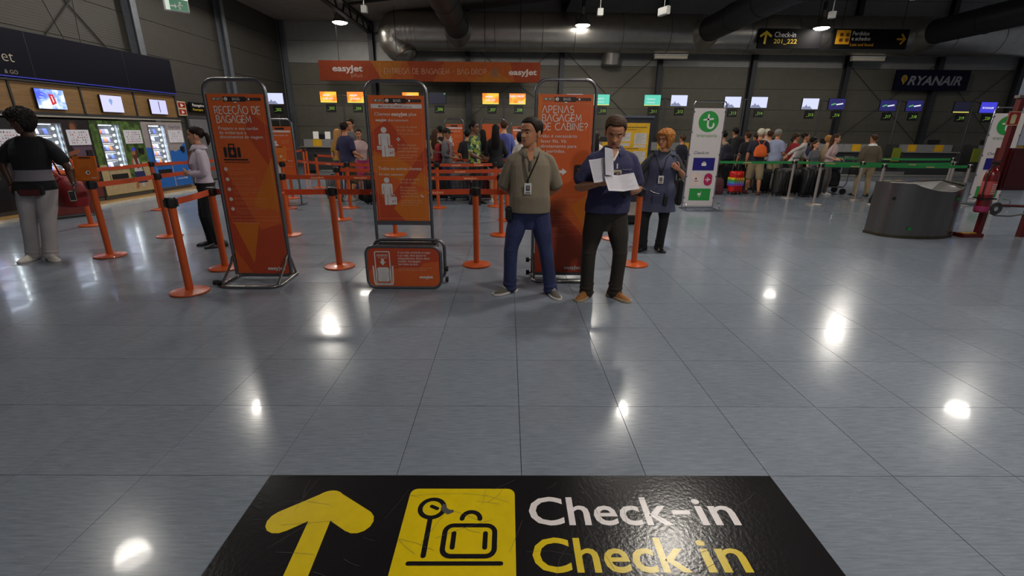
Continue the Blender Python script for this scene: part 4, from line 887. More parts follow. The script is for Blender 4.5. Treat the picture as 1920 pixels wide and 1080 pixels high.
# ------------------------------------------------------------------ check-in desks and their screens
DKF = M('desk_dark', (44, 46, 48), .5); LEDGE = M('desk_ledge', (170, 168, 160), .3, .7); DYEL = M('desk_yellow', (196, 150, 20), .5); DGR = M('desk_grey', (120, 120, 122), .5)
HIVIS = M('lime_guard', (112, 120, 28), .5)
PX = [-6.42, -3.25, -.16, 3.1, 6.13, 9.27, 12.33, 15.4, 18.34]
where = ['leftmost of the row', 'second from the left', 'third from the left', 'fourth from the left', 'fifth from the left', 'sixth from the left', 'left of the man in the sweater', 'under the blue airline sign', 'behind the red fire point']
for i, x in enumerate(PX):
    xd = x - .33 + (x + 6.42) * .05
    t = empty('check_in_desk', (xd, 18.4, 0), 0, 'grey check-in desk with yellow panels, ' + where[i], 'desk', 'check-in desks along the far wall')
    w_ = 2.1
    mb = MB(); mb.box((0, .35, .53), (w_, .6, .84)); mb.build('counter_front', DKF, t)
    mb = MB(); mb.box((0, .38, .055), (w_ - .1, .6, .11)); mb.build('plinth', BLACK, t)
    mb = MB(); mb.box((0, .2, .975), (w_ + .04, .5, .035)); mb.build('ledge', LEDGE, t, bevel=.005)
    for k in range(6):
        mb = MB(); mb.box((-w_ / 2 + (k + .5) * w_ / 6, .33, 1.12), (w_ / 6 - .01, .03, .25)); mb.build('fascia_panel', DYEL if k in (1, 4) else DGR, t)
    mb = MB(); mb.box((0, .6, 1.235), (w_, .55, .03)); mb.build('worktop', M('desk_top', (90, 90, 92), .5), t)
    mb = MB(); mb.box((0, .86, .6), (w_, .03, 1.2)); mb.build('back_panel', DKF, t)
    for s in (-1, 1):
        mb = MB(); mb.box((s * (w_ / 2 + .02), .6, .65), (.03, .6, 1.2)); mb.build('side_panel', DKF, t)
    t2 = empty('computer_monitor', (xd + .5 * (1 if i % 2 else -1), 19.0, 1.252), 0, 'dark computer monitor on the desk ' + where[i].split(',')[0], 'monitor', 'computer monitors on the check-in desks')
    mb = MB(); mb.box((0, 0, .1), (.46, .05, .16)); mb.build('screen', BLACK, t2, bevel=.005)
    mb = MB(); mb.box((0, .02, .012), (.2, .15, .022)); mb.box((0, .02, .03), (.04, .03, .08)); mb.build('foot', BLACK, t2)
    if i < 8:
        xn = PX[i + 1] - .33 + (PX[i + 1] + 6.42) * .05; xm = (xd + xn) / 2
        t3 = empty('weighing_belt', (xm, 18.75, 0), 0, 'low grey baggage weighing belt %s' % ('between the desks %s and %s' % (('first', 'second', 'third', 'fourth', 'fifth', 'sixth', 'seventh', 'eighth', 'ninth')[i], ('first', 'second', 'third', 'fourth', 'fifth', 'sixth', 'seventh', 'eighth', 'ninth')[i + 1])), 'conveyor', 'weighing belts between the desks')
        ww = xn - xd - 2.26
        mb = MB(); mb.box((0, .1, .14), (ww, 1.6, .28)); mb.build('bed', CASE_GREY, t3)
        mb = MB(); mb.box((0, .1, .29), (ww - .06, 1.6, .02)); mb.build('belt', RUBBER, t3)
        mb = MB(); mb.box((ww / 2 - .2, -.35, .88), (.3, .05, .5)); mb.build('side_guard', HIVIS if i in (6, 7) else DKF, t3)
for pal_, y, i in ():
    pass
t = empty('baggage_kerb', (6.4, 17.4, 0), 0, 'long low grey kerb in front of the check-in desks', 'kerb')
mb = MB(); mb.box((0, 0, .09), (26.4, .5, .18)); mb.build('body', CASE_GREY, t, bevel=.01)
mb = MB(); mb.box((0, 0, .19), (26.4, .52, .015)); mb.build('top_strip', LEDGE, t)
SC_OR = ramp_mat('display_orange', [(240, 92, 20), (250, 130, 40), (255, 180, 60)], 2.5, .4, 'smooth', emit=.85)
SC_TEAL = emitter('display_teal', (.15, .85, .62), .75); SC_WH = emitter('display_white', (.70, .74, 1.0), 1.0); SC_BLUE = emitter('display_blue', (.03, .025, .30), .36); SC_BLUE2 = emitter('display_bright_blue', (.06, .06, .8), .8); SC_OFF = emitter('display_off', (.01, .01, .05), .3)
SW = emitter('display_text', (.9, .9, 1), .9); SY = emitter('display_yellow', (.95, .85, .15), .9); SG = emitter('display_green', (.1, .5, .15), .8); SB = emitter('display_shade', (.35, .38, .6), .6); DIG = emitter('digit_green', (.25, .5, .04), .8)
GREYP = M('stand_grey', (70, 72, 76), .45, .5)
def display(t, x, z, kind, num, tilt):
    mb = MB(); mb.box((x, 0, z), (.66, .05, .42)); sc = mb.build('screen', BLACK, t, bevel=.006)
    mb = MB(); mb.box((x, -.027, z), (.63, .004, .39)); mb.build('display', {'o': SC_OR, 'p': SC_OR, 't': SC_TEAL, 'w': SC_WH, 'b': SC_BLUE, 'r': SC_BLUE2, 'x': SC_OFF, 'k': SC_OFF}[kind], sc)
    g = G2(sc, (x, -.0292, z), step=.0015)
    if kind in 'op': g.rect(-.315, -.195, .63, .04, SY, 1); 
    if kind == 'o': g.text('easyJet', -.2, .05, .1, SW, 1, bold=.03); g.text('plus BAG DROP', -.2, -.08, .1, SW, 1, bold=.02, width=.38)
    if kind == 'p': g.text('BAG DROP', -.28, .06, .11, SW, 1, bold=.03, width=.54); g.text('easyJet', .02, -.13, .08, SW, 1, bold=.02)
    if kind == 't': g.rect(-.315, -.195, .63, .025, SY, 1); g.text('Check-in', -.22, .02, .09, SW, 1, bold=.01); g.text('transavia', -.22, -.1, .09, SW, 1)
    if kind == 'w': g.poly([(-.3, -.19), (.1, -.19), (-.02, -.08), (-.1, -.11), (-.16, -.02), (-.2, -.1), (-.3, -.12)], SB, 1, 'picture')
    if kind == 'b': g.stroke([(-.22, -.03), (-.05, .02)], .045, SG, 1); g.stroke([(-.02, -.02), (.24, .02)], .045, SW, 1)
    if kind == 'r': g.text('RYANAIR', 0, -.05, .1, SW, 1, 'c', bold=.02, width=.45)
    if kind == 'x': g.rect(-.315, -.195, .63, .03, SY, 1)
    if kind == 'k': g.rect(.24, .14, .06, .04, SG, 1)
    g.done()
    if num:
        mb = MB(); mb.box((x + .05, 0, z - .40), (.36, .06, .30)); nb = mb.build('number_box', BLACK, t, bevel=.005)
        mb = MB(); mb.cyl((x + .05, 0, z - .26), (x + .05, 0, z - .2), .015, n=8); mb.build('bracket', GREYP, t)
        g = G2(nb, (x + .05, -.0302, z - .40), step=.0015); g.text('_%d' % num, 0, -.05, .15, DIG, 1, 'c', width=.28); g.done()
kinds = ['oo', 'ok', 'op', 'wt', 'tw', 'ww', 'wb', 'bb', 'xr']; n_ = 203
for i, x in enumerate(PX):
    t = empty('screen_stand', (x, 19.5, 0), 0, 'pole with two %s screens over number boxes %d and %d' % ({'oo': 'orange', 'ok': 'orange and dark', 'op': 'orange bag drop', 'wt': 'pale', 'tw': 'teal and white', 'ww': 'white', 'wb': 'white and blue', 'bb': 'dark blue', 'xr': 'blue'}[kinds[i]], n_, n_ + 1), 'screen', 'screen poles over the check-in desks')
    mb = MB(); mb.cyl((0, .08, 0), (0, .08, 2.86), .03, n=12); mb.build('pole', GREYP, t, True)
    mb = MB(); mb.tube([(-.55, .06, 2.8), (-.25, .08, 2.8), (-.08, .08, 2.86), (0, .08, 2.86), (.08, .08, 2.86), (.25, .08, 2.8), (.55, .06, 2.8)], .02, 8); mb.build('crossbar', GREYP, t, True)
    zc = 2.79 if i < 5 else 2.79 - .035 * (i - 4)
    for s, k in zip((-1, 1), kinds[i]): display(t, s * .52, zc, k, n_, 0); n_ += 1
t = empty('screen_stand', (-9.0, 19.5, 0), 0, 'grey pole with a single white screen and number box 202 by the left corner', 'screen')
mb = MB(); mb.cyl((0, .08, 0), (0, .08, 2.75), .03, n=12); mb.build('pole', GREYP, t, True); display(t, 0, 2.72, 'w', 202, 0)
for x in (-7.35, -6.9):
    t = empty('paper_stand', (x, 18.85, 1.252), R(8), 'white paper notice standing on the left check-in desk, %s of two' % ('left' if x < -7 else 'right'), 'notice')
    mb = MB(); mb.box((0, 0, .14), (.2, .012, .27), rot=(R(-10), 0, 0)); mb.build('card', WHITE, t)
    mb = MB(); mb.box((0, .04, .006), (.18, .1, .012)); mb.build('foot', BLACK, t)

# ------------------------------------------------------------------ queue posts and belts
def post_proto(mat, name, label, cat, group, thin=False):
    t = empty(name); tag(t, label, cat, group)
    r = .03 if thin else .036
    mb = MB(); mb.lathe([(.02, .002), (.172, .002), (.176, .008), (.172, .018), (.12, .026), (.05, .034), (.02, .036)], n=36); mb.build('base', mat, t, True)
    mb = MB(); mb.lathe([(r, .03), (r, .86)], n=20); mb.build('pole', mat, t, True)
    mb = MB(); mb.lathe([(r + .008, .855), (r + .010, .86), (r + .010, .94), (r + .006, .95), (.01, .952)], n=20); hd = mb.build('belt_head', BLACK if not thin else mat, t, True)
    for a in range(4):
        mb = MB(); c, s = math.cos(a * math.pi / 2), math.sin(a * math.pi / 2); mb.box((c * (r + .012), s * (r + .012), .9), (.02 + abs(s) * .022, .02 + abs(c) * .022, .07)); mb.build('slot', BLACK, hd)
    return t
OP = [(-7.06, 7.91, 'behind the person in white trousers, beside the vending machines'), (-5.14, 5.91, 'carrying an orange notice, left foreground'), (-5.19, 7.11, 'left of the woman in the white shirt'), (-7.09, 9.63, 'in front of the blue vending machine'), (-3.21, 4.5, 'nearest the camera, left of the RECEÇÃO sign'), (-3.35, 5.37, 'just behind the RECEÇÃO sign'), (-3.42, 7.25, 'right behind the RECEÇÃO sign, second row'),
      (-5.2, 11.45, 'beside the small distant sign'), (-5.42, 13.72, 'fifth row, in front of the left desk'), (-3.35, 10.03, 'in front of the man in the navy T-shirt'), (-3.07, 8.63, 'third row, left end'), (-2.03, 5.47, 'between the RECEÇÃO sign and the gauge sign'), (-7.29, 17.35, 'farthest row, left of the desk front'), (-7.45, 18.0, 'farthest of all, at the left desk'),
      (-1.77, 7.3, 'right behind the gauge sign'), (-1.49, 10.12, 'right of the gauge sign, fourth row'), (-.38, 5.58, 'standing between the gauge sign and the man in taupe'), (-.27, 10.41, 'under the man with long black hair group, fourth row'), (-.10, 7.36, 'left of the man in taupe, second row'), (-.01, 8.7, 'left of the man in taupe, third row'), (1.59, 5.65, 'right of the man reading papers'), (1.65, 7.14, 'behind the legs of the man reading papers'),
      (-6.6, 11.5, 'hidden behind the woman in the white shirt'), (-5.45, 9.5, 'right behind the woman in the white shirt'), (-2.3, 12.2, 'behind the gauge sign, fifth row'), (.1, 12.1, 'fifth row, beside the blue backpack')]
proto = post_proto(ORANGE, 'queue_post', 'x', 'queue post', 'orange queue posts')
OP[17] = (-.27, 10.41, 'fourth row, below the woman with long black hair')
for i, (x, y, lab) in enumerate(OP):
    o = proto if i == 0 else copy_tree(proto)
    o.location = (x, y, 0); o.rotation_euler.z = R((0, 45, 30, 10, 40, 0, 5)[i % 7]); o['label'] = 'orange queue post ' + lab
EJP = M('belt_print', (236, 176, 140), .6)
def belt(a, b, mat, label, group, z=.9, h=.062, texts=2, name='queue_belt', word='easyJet'):
    ax, ay = a; bx, by = b; d = Vector((bx - ax, by - ay, 0)); L_ = d.length; d.normalize(); n = Vector((d.y, -d.x, 0))
    if n.y > 0: n = -n
    s0 = .05; t = empty(name, (ax, ay, 0), 0, label, 'belt', group)
    N = 12; P = []
    for k in range(N + 1):
        u = s0 + (L_ - 2 * s0) * k / N; sag = -.012 * L_ / 2 * (1 - (2 * k / N - 1) ** 2); P.append((u, sag))
    mb = MB(); rings = []
    for u, sag in P:
        c = d * u + Vector((0, 0, z + sag)); rings.append([c + n * .0015 + Vector((0, 0, -h / 2)), c + n * .0015 + Vector((0, 0, h / 2)), c - n * .0015 + Vector((0, 0, h / 2)), c - n * .0015 + Vector((0, 0, -h / 2))])
    mb.loft(rings); mb.build('strap', mat, t)
    for u in (s0, L_ - s0):
        mb = MB(); mb.box(tuple(d * u + Vector((0, 0, z))), (.025, .03, h + .012), rot=(0, 0, math.atan2(d.y, d.x))); mb.build('end_clip', BLACK, t)
    u_ = d if d.x > 0 or (abs(d.x) < .01 and d.y > 0) else -d
    if word and texts:
        for k in range(texts):
            f = (k + .75) / (texts + .4); u = s0 + (L_ - 2 * s0) * f; sag = -.012 * L_ / 2 * (1 - (2 * f - 1) ** 2)
            g = G2(t, d * u + n * .0016 + Vector((0, 0, z + sag - .016)), u_, (0, 0, 1), n, step=.0012); g.text(word, 0, 0, .046, EJP, 1, 'c', bold=.02, width=.2); g.done()
def P_(i): return OP[i][:2]
for a, b, tx, lab in ((1, 2, 0, 'from the notice post back along the left side'), (0, 3, 0, 'in front of the vending machines, far left'), (3, 22, 0, 'past the blue vending machine to behind the woman in white'), (2, 23, 0, 'crossing behind the hands of the woman in the white shirt'), (4, 5, 1, 'from the nearest post to behind the RECEÇÃO sign'), (5, 11, 1, 'front row, between the RECEÇÃO sign and the gauge sign'), (11, 16, 2, 'front row, passing behind the gauge sign'), (16, 20, 1, 'front row, passing behind the two men'),
      (6, 14, 2, 'second row, left of the gauge sign'), (14, 18, 2, 'second row, right of the gauge sign'), (18, 21, 0, 'second row, behind the two men'), (10, 19, 2, 'third row behind the gauge sign'), (7, 9, 2, 'fourth row, left of the man in the navy T-shirt'), (9, 15, 0, 'fourth row, in front of the man in the navy T-shirt'), (15, 17, 2, 'fourth row, right of the gauge sign'), (8, 24, 0, 'fifth row, behind the navy T-shirt'), (24, 25, 0, 'fifth row, in front of the patterned shirt'), (12, 13, 0, 'farthest, between the two distant posts'), (22, 12, 0, 'running away from the woman in white to the far desk')):
    belt(P_(a), P_(b), BELT, 'orange queue belt ' + lab, 'orange queue belts', texts=tx)
NOTO = M('notice_orange', (206, 104, 24), .5)
def notice(x, y, rz, label, sc=1.0):
    t = empty('notice_plate', (x, y, .953), rz, label, 'notice')
    mb = MB(); mb.box((0, -.02, .15 * sc), (.24 * sc, .012, .29 * sc), rot=(R(-8), 0, 0)); mb.build('plate', NOTO, t)
    mb = MB(); mb.box((0, -.02, .012), (.25 * sc, .03, .022)); mb.build('holder', BLACK, t)
    g = G2(t, (0, -.027, .15 * sc), (1, 0, 0), (0, math.sin(R(8)), math.cos(R(8))), (0, -math.cos(R(8)), math.sin(R(8))), step=.0015)
    g.poly(circ(.02 * sc, -.05 * sc, .024 * sc, 18), WHITE, 1, 'symbol'); g.rect(.015 * sc, -.06 * sc, .02 * sc, .02 * sc, DARKPRINT, 2, 'symbol'); g.rect(-.05 * sc, .118 * sc, .12 * sc, .014 * sc, DARKPRINT, 1)
    for k in range(5): g.rect(-.08 * sc, .09 * sc - k * .018, .15 * sc, .005, M('notice_text', (226, 140, 60), .5), 1)
    g.text('easyJet', .05 * sc, -.115 * sc, .02, WHITE, 1, bold=.02); g.done()
notice(-5.14, 5.91, R(10), 'orange notice plate on top of the left foreground post')
notice(-4.62, 9.9, R(-4), 'orange notice plate in front of the small distant sign', 1.05)
notice(-4.9, 9.2, R(-4), 'dull orange notice plate low beside the RECEÇÃO sign', 1.0)
for x, y in ((-4.62, 9.9), (-4.9, 9.2)):
    o = copy_tree(proto); o.location = (x, y, 0); o['label'] = 'orange queue post holding %s' % ('the notice plate before the small distant sign' if x > -4.7 else 'the dull notice plate beside the RECEÇÃO sign')
# silver posts and green belts on the right
GREENB = M('belt_green', (34, 132, 66), .6, 0, .1, 20)
SILV = M('post_silver', (176, 166, 160), .35, .6, .05)
SP = [(7.33, 12.27, 'left of the woman leaning on the green belt'), (7.23, 11.04, 'nearest, in front of the black suitcase'), (8.86, 11.95, 'left of the man in the sweater'), (8.69, 11.03, 'in front of the black bag on the floor'), (4.75, 12.3, 'hidden behind the airline sign'), (11.4, 12.2, 'right of the steel bin, far'), (5.2, 14.9, 'behind the queue, far'), (9.7, 15.2, 'behind the queue, in front of the far desk'), (13.55, 14.6, 'far right in front of the eighth desk'), (10.75, 11.1, 'behind the steel bin')]
sproto = post_proto(SILV, 'queue_post', 'x', 'queue post', 'silver queue posts', True)
for i, (x, y, lab) in enumerate(SP):
    o = sproto if i == 0 else copy_tree(sproto)
    o.location = (x, y, 0); o['label'] = 'silver queue post with green belt ' + lab
for a, b, lab in ((4, 0, 'in front of the waiting queue'), (0, 2, 'passing the leaning woman to the man in the sweater'), (1, 3, 'nearest, in front of the luggage trolley'), (3, 9, 'behind the steel bin'), (2, 5, 'behind the back of the man in the sweater'), (6, 7, 'behind the waiting queue'), (7, 8, 'before the far desks on the right')):
    belt(SP[a][:2], SP[b][:2], GREENB, 'green queue belt ' + lab, 'green queue belts', texts=1, word='transavia')

# ------------------------------------------------------------------ steel bin
t = empty('steel_bin', (6.72, 7.62, 0), R(8), 'brushed steel bin with a curved front and a scooped top', 'bin')
W_ = 1.26
def plan(zf):
    pts = [(-W_ / 2, .26)] + [(-W_ / 2, -.02)] + [(-W_ / 2 + .06, -.12)]
    for k in range(15):
        u = k / 14; pts.append((-W_ / 2 + .12 + (W_ - .16) * u, -.18 - .17 * math.sin(math.pi * u) ** .8))
    return pts + [(W_ / 2, -.12), (W_ / 2, .26)]
front = plan(0); n = len(front); vs = []; fs = []
def topz(x, y):
    u = (x + W_ / 2 - .22) / (W_ - .22)
    return .86 + (.0 if u <= 0 else (-.115 * math.sin(math.pi * min(1, u)) ** .7 if y < 0 else .01))
mb = MB(); mb.loft([[(x, y, .04) for x, y in front], [(x, y, topz(x, y)) for x, y in front]], cap=False)
bm = mb.b; bm.verts.ensure_lookup_table()
k0 = n; top = [bm.verts[k0 + i] for i in range(n)]
lip = [bm.verts.new((v.co.x * .97, v.co.y * .93 + .005, v.co.z - .004)) for v in top]
for i in range(n): bm.faces.new((top[i], top[(i + 1) % n], lip[(i + 1) % n], lip[i]))
STEELB = M('bin_steel', (128, 124, 120), .30, 1, .10, 5, .12, 30, stretch=(1, 1, .08))
mb.build('body', STEELB, t, True, angle=35)
mb = MB(); half = [(x * .97, y * .93 + .005) for x, y in front]; mb.prism(half, lambda x, y, k: (x, y, topz(x, y / .93) - .03 + .02 * k - .02 * max(0, 1 - abs(y) * 4))); mb.build('scooped_top', STEEL, t)
mb = MB(); mb.prism([(x * 1.015, y * 1.03) for x, y in front], lambda x, y, k: (x, y, .0 + .045 * k)); mb.build('plinth', M('bin_plinth', (60, 54, 40), .5, .4), t)
mb = MB(); mb.cyl((-W_ / 2 + .035, -.095, .62), (-W_ / 2 + .03, -.105, .62), .028, n=16); mb.build('hole', BLACK, t)
g = G2(t, (0, .262, .845), (1, 0, 0), (0, 1, 0), (0, 0, 1), step=.012)
for x, c in ((-.5, M('sticker_lime', (170, 180, 40), .5)), (-.3, M('sticker_amber', (210, 150, 30), .5)), (-.08, M('sticker_blue', (50, 60, 190), .5)), (.2, M('sticker_red', (120, 30, 30), .5))): g.rect(x, -.06, .12, .05, c, 2, 'sticker')
g.done()
GSP = M('sticker_green', (30, 110, 50), .5)
mb = MB(); mb.box((-.36, -.277, .16), (.06, .006, .05), rot=(0, 0, R(-24))); mb.build('green_sticker', GSP, t)
mb = MB(); mb.box((.36, -.297, .63), (.1, .006, .045), rot=(0, 0, R(19))); mb.build('green_sticker', GSP, t)

# ------------------------------------------------------------------ red fire point with extinguisher
REDM = M('fire_red', (84, 10, 10), .4, 0, .08); REDC = M('fire_cabinet_red', (66, 7, 8), .35, 0, .08)
t = empty('fire_point', (7.75, 7.5, 0), R(2), 'red steel fire point frame with a red cabinet and hose below', 'fire point')
mb = MB(); mb.box((-.03, 0, 1.06), (.075, .075, 2.12)); mb.build('post', REDM, t)
mb = MB(); mb.box((.72, 0, 1.06), (.075, .075, 2.12)); mb.build('post', REDM, t)
mb = MB(); mb.box((.345, 0, 2.14), (.9, .08, .04)); mb.build('top_rail', M('rail_steel', (120, 112, 108), .4, .7), t)
mb = MB(); mb.box((.36, .06, 1.08), (.68, .24, .64)); cb = mb.build('cabinet', REDC, t, bevel=.008)
mb = MB(); mb.box((.36, -.065, 1.08), (.6, .012, .56)); dr = mb.build('door', REDC, cb, bevel=.004)
mb = MB(); mb.box((.62, -.075, 1.08), (.03, .02, .08)); mb.build('latch', CHROME, dr)
mb = MB(); mb.box((-.16, .02, .03), (.34, .2, .06)); mb.build('foot', REDM, t)
mb = MB(); mb.box((-.18, .0, .066), (.26, .05, .012)); mb.build('yellow_strip', DYEL, t)
mb = MB(); mb.cyl((.12, -.02, .52), (.7, -.02, .50), .022, n=10); mb.build('hose_arm', REDM, t, True)
mb = MB()
for r_ in (.05, .07, .09): mb.tube([(.1 + r_ * math.cos(a), -.05, .47 + r_ * math.sin(a)) for a in np.linspace(0, 6.28, 16)[:-1]], .012, 6, closed=True)
mb.build('valve_wheel', M('valve_grey', (90, 84, 84), .4, .6), t, True)
mb = MB(); mb.tube([(.05, -.02, .4), (.12, -.05, .36), (.35, -.06, .35), (.6, -.04, .38), (.71, 0, .42)], .014, 8); mb.build('hose', M('hose_grey', (96, 96, 92), .6), t, True)
mb = MB(); mb.box((-.1, -.045, 1.83), (.2, .008, .2)); pl_ = mb.build('sign_plate', M('plate_red', (140, 26, 24), .5), t)
g = G2(t, (-.1, -.0492, 1.83)); CRM = M('plate_cream', (190, 184, 140), .5)
g.stroke([(-.095, -.095), (.095, -.095), (.095, .095), (-.095, .095)], .008, CRM, 1, 'border', closed=True); g.poly(rrect(-.045, -.075, .08, .09, .02), CRM, 1, 'symbol')
for k in range(4): g.poly(rrect(-.045 + k * .021, .0, .018, .05 + (.012 if k in (1, 2) else 0), .008, 3), CRM, 1.5, 'symbol')
g.done()
t = empty('fire_extinguisher', (7.555, 7.40, .42), R(0), 'red fire extinguisher hanging on the left of the red fire post', 'fire extinguisher')
EXR = M('extinguisher_red', (104, 12, 14), .25, 0, .05, coat=.4)
mb = MB(); mb.lathe([(.02, .0), (.085, .0), (.09, .02), (.09, .56), (.08, .62), (.05, .67), (.025, .69), (.025, .73), (.01, .735)], n=28); bd = mb.build('body', EXR, t, True)
mb = MB(); mb.lathe([(.091, .02), (.093, .03), (.093, .09), (.091, .1)], n=28); mb.build('pink_band', M('band_pink', (150, 40, 90), .5), bd, True)
mb = MB(); mb.lathe([(.0912, .28), (.0915, .285), (.0915, .48), (.0912, .485)], n=28); lb = mb.build('label', M('extinguisher_label', (170, 70, 70), .5), bd, True)
g = G2(bd, (0, -.0925, 0), step=.0012)
for k in range(6): g.rect(-.035, .30 + k * .028, .07, .008, WHITE, 1)
g.done()
mb = MB(); mb.box((.0, -.01, .75), (.05, .06, .04)); mb.box((-.02, -.02, .785), (.16, .022, .012), rot=(0, R(-12), 0)); mb.box((-.03, -.02, .755), (.13, .02, .012)); mb.build('valve', M('valve_dark', (40, 38, 38), .4, .5), t)
mb = MB(); mb.tube([(-.02, -.03, .75), (-.09, -.06, .72), (-.12, -.05, .6), (-.11, -.05, .4), (-.105, -.05, .2)], .012, 8); mb.build('hose', RUBBER, t, True)
mb = MB(); mb.box((0, .0, .22), (.2, .2, .02)); mb.build('strap', BLACK, t)
mb = MB(); mb.box((.06, .095, .4), (.06, .03, .1)); mb.build('bracket', BLACK, t)

# ------------------------------------------------------------------ yellow notice totem with weighing scale
t = empty('notice_totem', (2.25, 8.75, 0), 0, 'dark totem with yellow poster of white sheets and a steel weighing plate', 'notice board')
TD = M('totem_dark', (40, 40, 46), .4, .2)
mb = MB(); mb.box((0, .06, .93), (.66, .10, 1.80)); mb.build('frame', TD, t, bevel=.006)
mb = MB(); mb.box((0, .05, 1.845), (.68, .14, .035)); mb.build('top_bar', CHROME, t, bevel=.006)
mb = MB(); mb.box((-.01, .004, 1.37), (.56, .012, .74)); po = mb.build('poster', M('poster_yellow', (206, 160, 16), .5), t)
g = G2(t, (-.01, -.0022, 1.37), step=.0014); PG = M('sheet_white', (196, 192, 186), .5); PRT = M('sheet_text', (140, 136, 134), .5); BRN = M('poster_brown', (110, 84, 16), .5)
for x, z, w1, h1 in ((-.25, .33, .1, .016), (-.25, .288, .48, .018), (-.25, .252, .3, .012), (-.25, -.072, .33, .016)):
    k = 0
    while k * .03 < w1: g.rect(x + k * .03, z, .022 + .006 * (k % 2), h1, BRN, 1, 'headline'); k += 1
for x, z, w1, h1 in ((-.25, .06, .2, .15), (.02, .01, .22, .19), (-.25, -.02, .2, .05), (.02, -.045, .22, .04), (-.25, -.30, .2, .16), (.02, -.30, .22, .19), (-.25, -.35, .2, .03), (.02, -.36, .22, .04)):
    g.rect(x, z, w1, h1, PG, 1, 'sheet')
    k = 0
    while (k + 1.5) * .022 < h1: g.rect(x + .015, z + h1 - .02 - k * .022, w1 - .03 - (k % 3) * .03, .006, PRT, 2, 'sheet_print'); k += 1
g.done()
mb = MB(); mb.box((0, -.006, .60), (.5, .016, .10)); mb.build('display_strip', M('strip_yellow', (196, 140, 20), .5), t)
mb = MB(); mb.box((-.02, -.22, .10), (.62, .46, .12)); mb.build('scale_base', BLACK, t, bevel=.01)
mb = MB(); mb.box((-.02, -.2, .255), (.62, .44, .02), rot=(R(24), 0, 0)); pl_ = mb.build('scale_plate', M('plate_steel', (168, 162, 158), .3, .7), t, bevel=.004)
mb = MB(); mb.box((-.12, -.15, .288), (.12, .09, .004), rot=(R(24), 0, 0)); mb.build('green_sticker', M('scale_green', (90, 170, 50), .5), t)

# ------------------------------------------------------------------ orange topped gauge by the kiosks
t = empty('bag_gauge', (-8.15, 8.75, 0), R(60), 'orange rimmed bag gauge with dark red panels behind the person in white trousers', 'bag gauge')
mb = MB(); mb.tube([(x, y, .8) for x, y in rrect(-.32, -.24, .64, .48, .1, 5)], .03, 8, closed=True); mb.build('rim', ORANGE, t, True)
mb = MB(); mb.tube([(.29, .2, .8), (.33, .23, .9), (.3, .24, 1.0), (.2, .24, 1.06)], .028, 8); mb.build('hoop', ORANGE, t, True)
for a, b_, c, d in ((0, -.23, .58, .012), (0, .23, .58, .012)):
    mb = MB(); mb.box((a, b_, .42), (c, d, .7)); mb.build('panel', M('gauge_red', (104, 40, 34), .3), t)
for a in (-.31, .31):
    mb = MB(); mb.box((a, 0, .42), (.012, .42, .7)); mb.build('panel', M('gauge_red'), t)
for a in (-.29, .29):
    for b_ in (-.21, .21):
        mb = MB(); mb.cyl((a, b_, 0), (a, b_, .8), .018, n=8); mb.build('leg', GREYM, t)
mb = MB(); mb.box((0, 0, .05), (.58, .42, .03)); mb.build('floor_panel', GREYM, t)
# ------------------------------------------------------------------ people: one continuous body each, clothes and hair as parts
TMPS = bpy.data.scenes.new('work')
def merged(mb, vox, smooth=4, fac=.5, noise_=0.0):
    """fuse the pieces of mb into one closed surface"""
    me = bpy.data.meshes.new('w'); bmesh.ops.recalc_face_normals(mb.b, faces=mb.b.faces); mb.b.to_mesh(me); mb.b.free()
    ob = bpy.data.objects.new('w', me); TMPS.collection.objects.link(ob)
    m = ob.modifiers.new('r', 'REMESH'); m.mode = 'VOXEL'; m.voxel_size = vox
    if smooth: q = ob.modifiers.new('s', 'SMOOTH'); q.iterations = smooth; q.factor = fac
    vl = TMPS.view_layers[0]; vl.update(); dg = vl.depsgraph
    out = bpy.data.meshes.new_from_object(ob.evaluated_get(dg))
    bpy.data.objects.remove(ob); bpy.data.meshes.remove(me)
    out.materials.clear()
    out.polygons.foreach_set('use_smooth', [True] * len(out.polygons))
    return out
def join_mesh(me, mb):
    """append the raw shapes of mb to mesh me"""
    bmesh.ops.recalc_face_normals(mb.b, faces=mb.b.faces)
    b = bmesh.new(); b.from_mesh(me); t = bpy.data.meshes.new('w'); mb.b.to_mesh(t); mb.b.free(); b.from_mesh(t); b.to_mesh(me); b.free(); bpy.data.meshes.remove(t)
    me.polygons.foreach_set('use_smooth', [True] * len(me.polygons)); return me
V3 = Vector
def oval(c, ax, ay, rx, ry, n=16, sq=2.0):
    out = []
    for j in range(n):
        a = 2 * math.pi * j / n; cx, sy = math.cos(a), math.sin(a); e = 2 / sq
        out.append(c + ax * (math.copysign(abs(cx) ** e, cx) * rx) + ay * (math.copysign(abs(sy) ** e, sy) * ry))
    return out
def limb(mb, pts, rad, n=12):
    """tapered limb through points; resampled smoothly"""
    P = []; Q = []
    for i in range(len(pts) - 1):
        for k in range(5):
            t = k / 5; P.append(V3(pts[i]).lerp(V3(pts[i + 1]), t)); Q.append(rad[i] + (rad[i + 1] - rad[i]) * (t * t * (3 - 2 * t)))
    P.append(V3(pts[-1])); Q.append(rad[-1])
    # round the joints a little
    for _ in range(2):
        P = [P[0]] + [(P[i - 1] + P[i] * 2 + P[i + 1]) / 4 for i in range(1, len(P) - 1)] + [P[-1]]
    # rounded ends
    d0 = (P[0] - P[1]).normalized(); d1 = (P[-1] - P[-2]).normalized()
    P = [P[0] + d0 * Q[0] * .7] + P + [P[-1] + d1 * Q[-1] * .5]; Q = [Q[0] * .6] + Q + [Q[-1] * .6]
    mb.tube(P, Q, n)
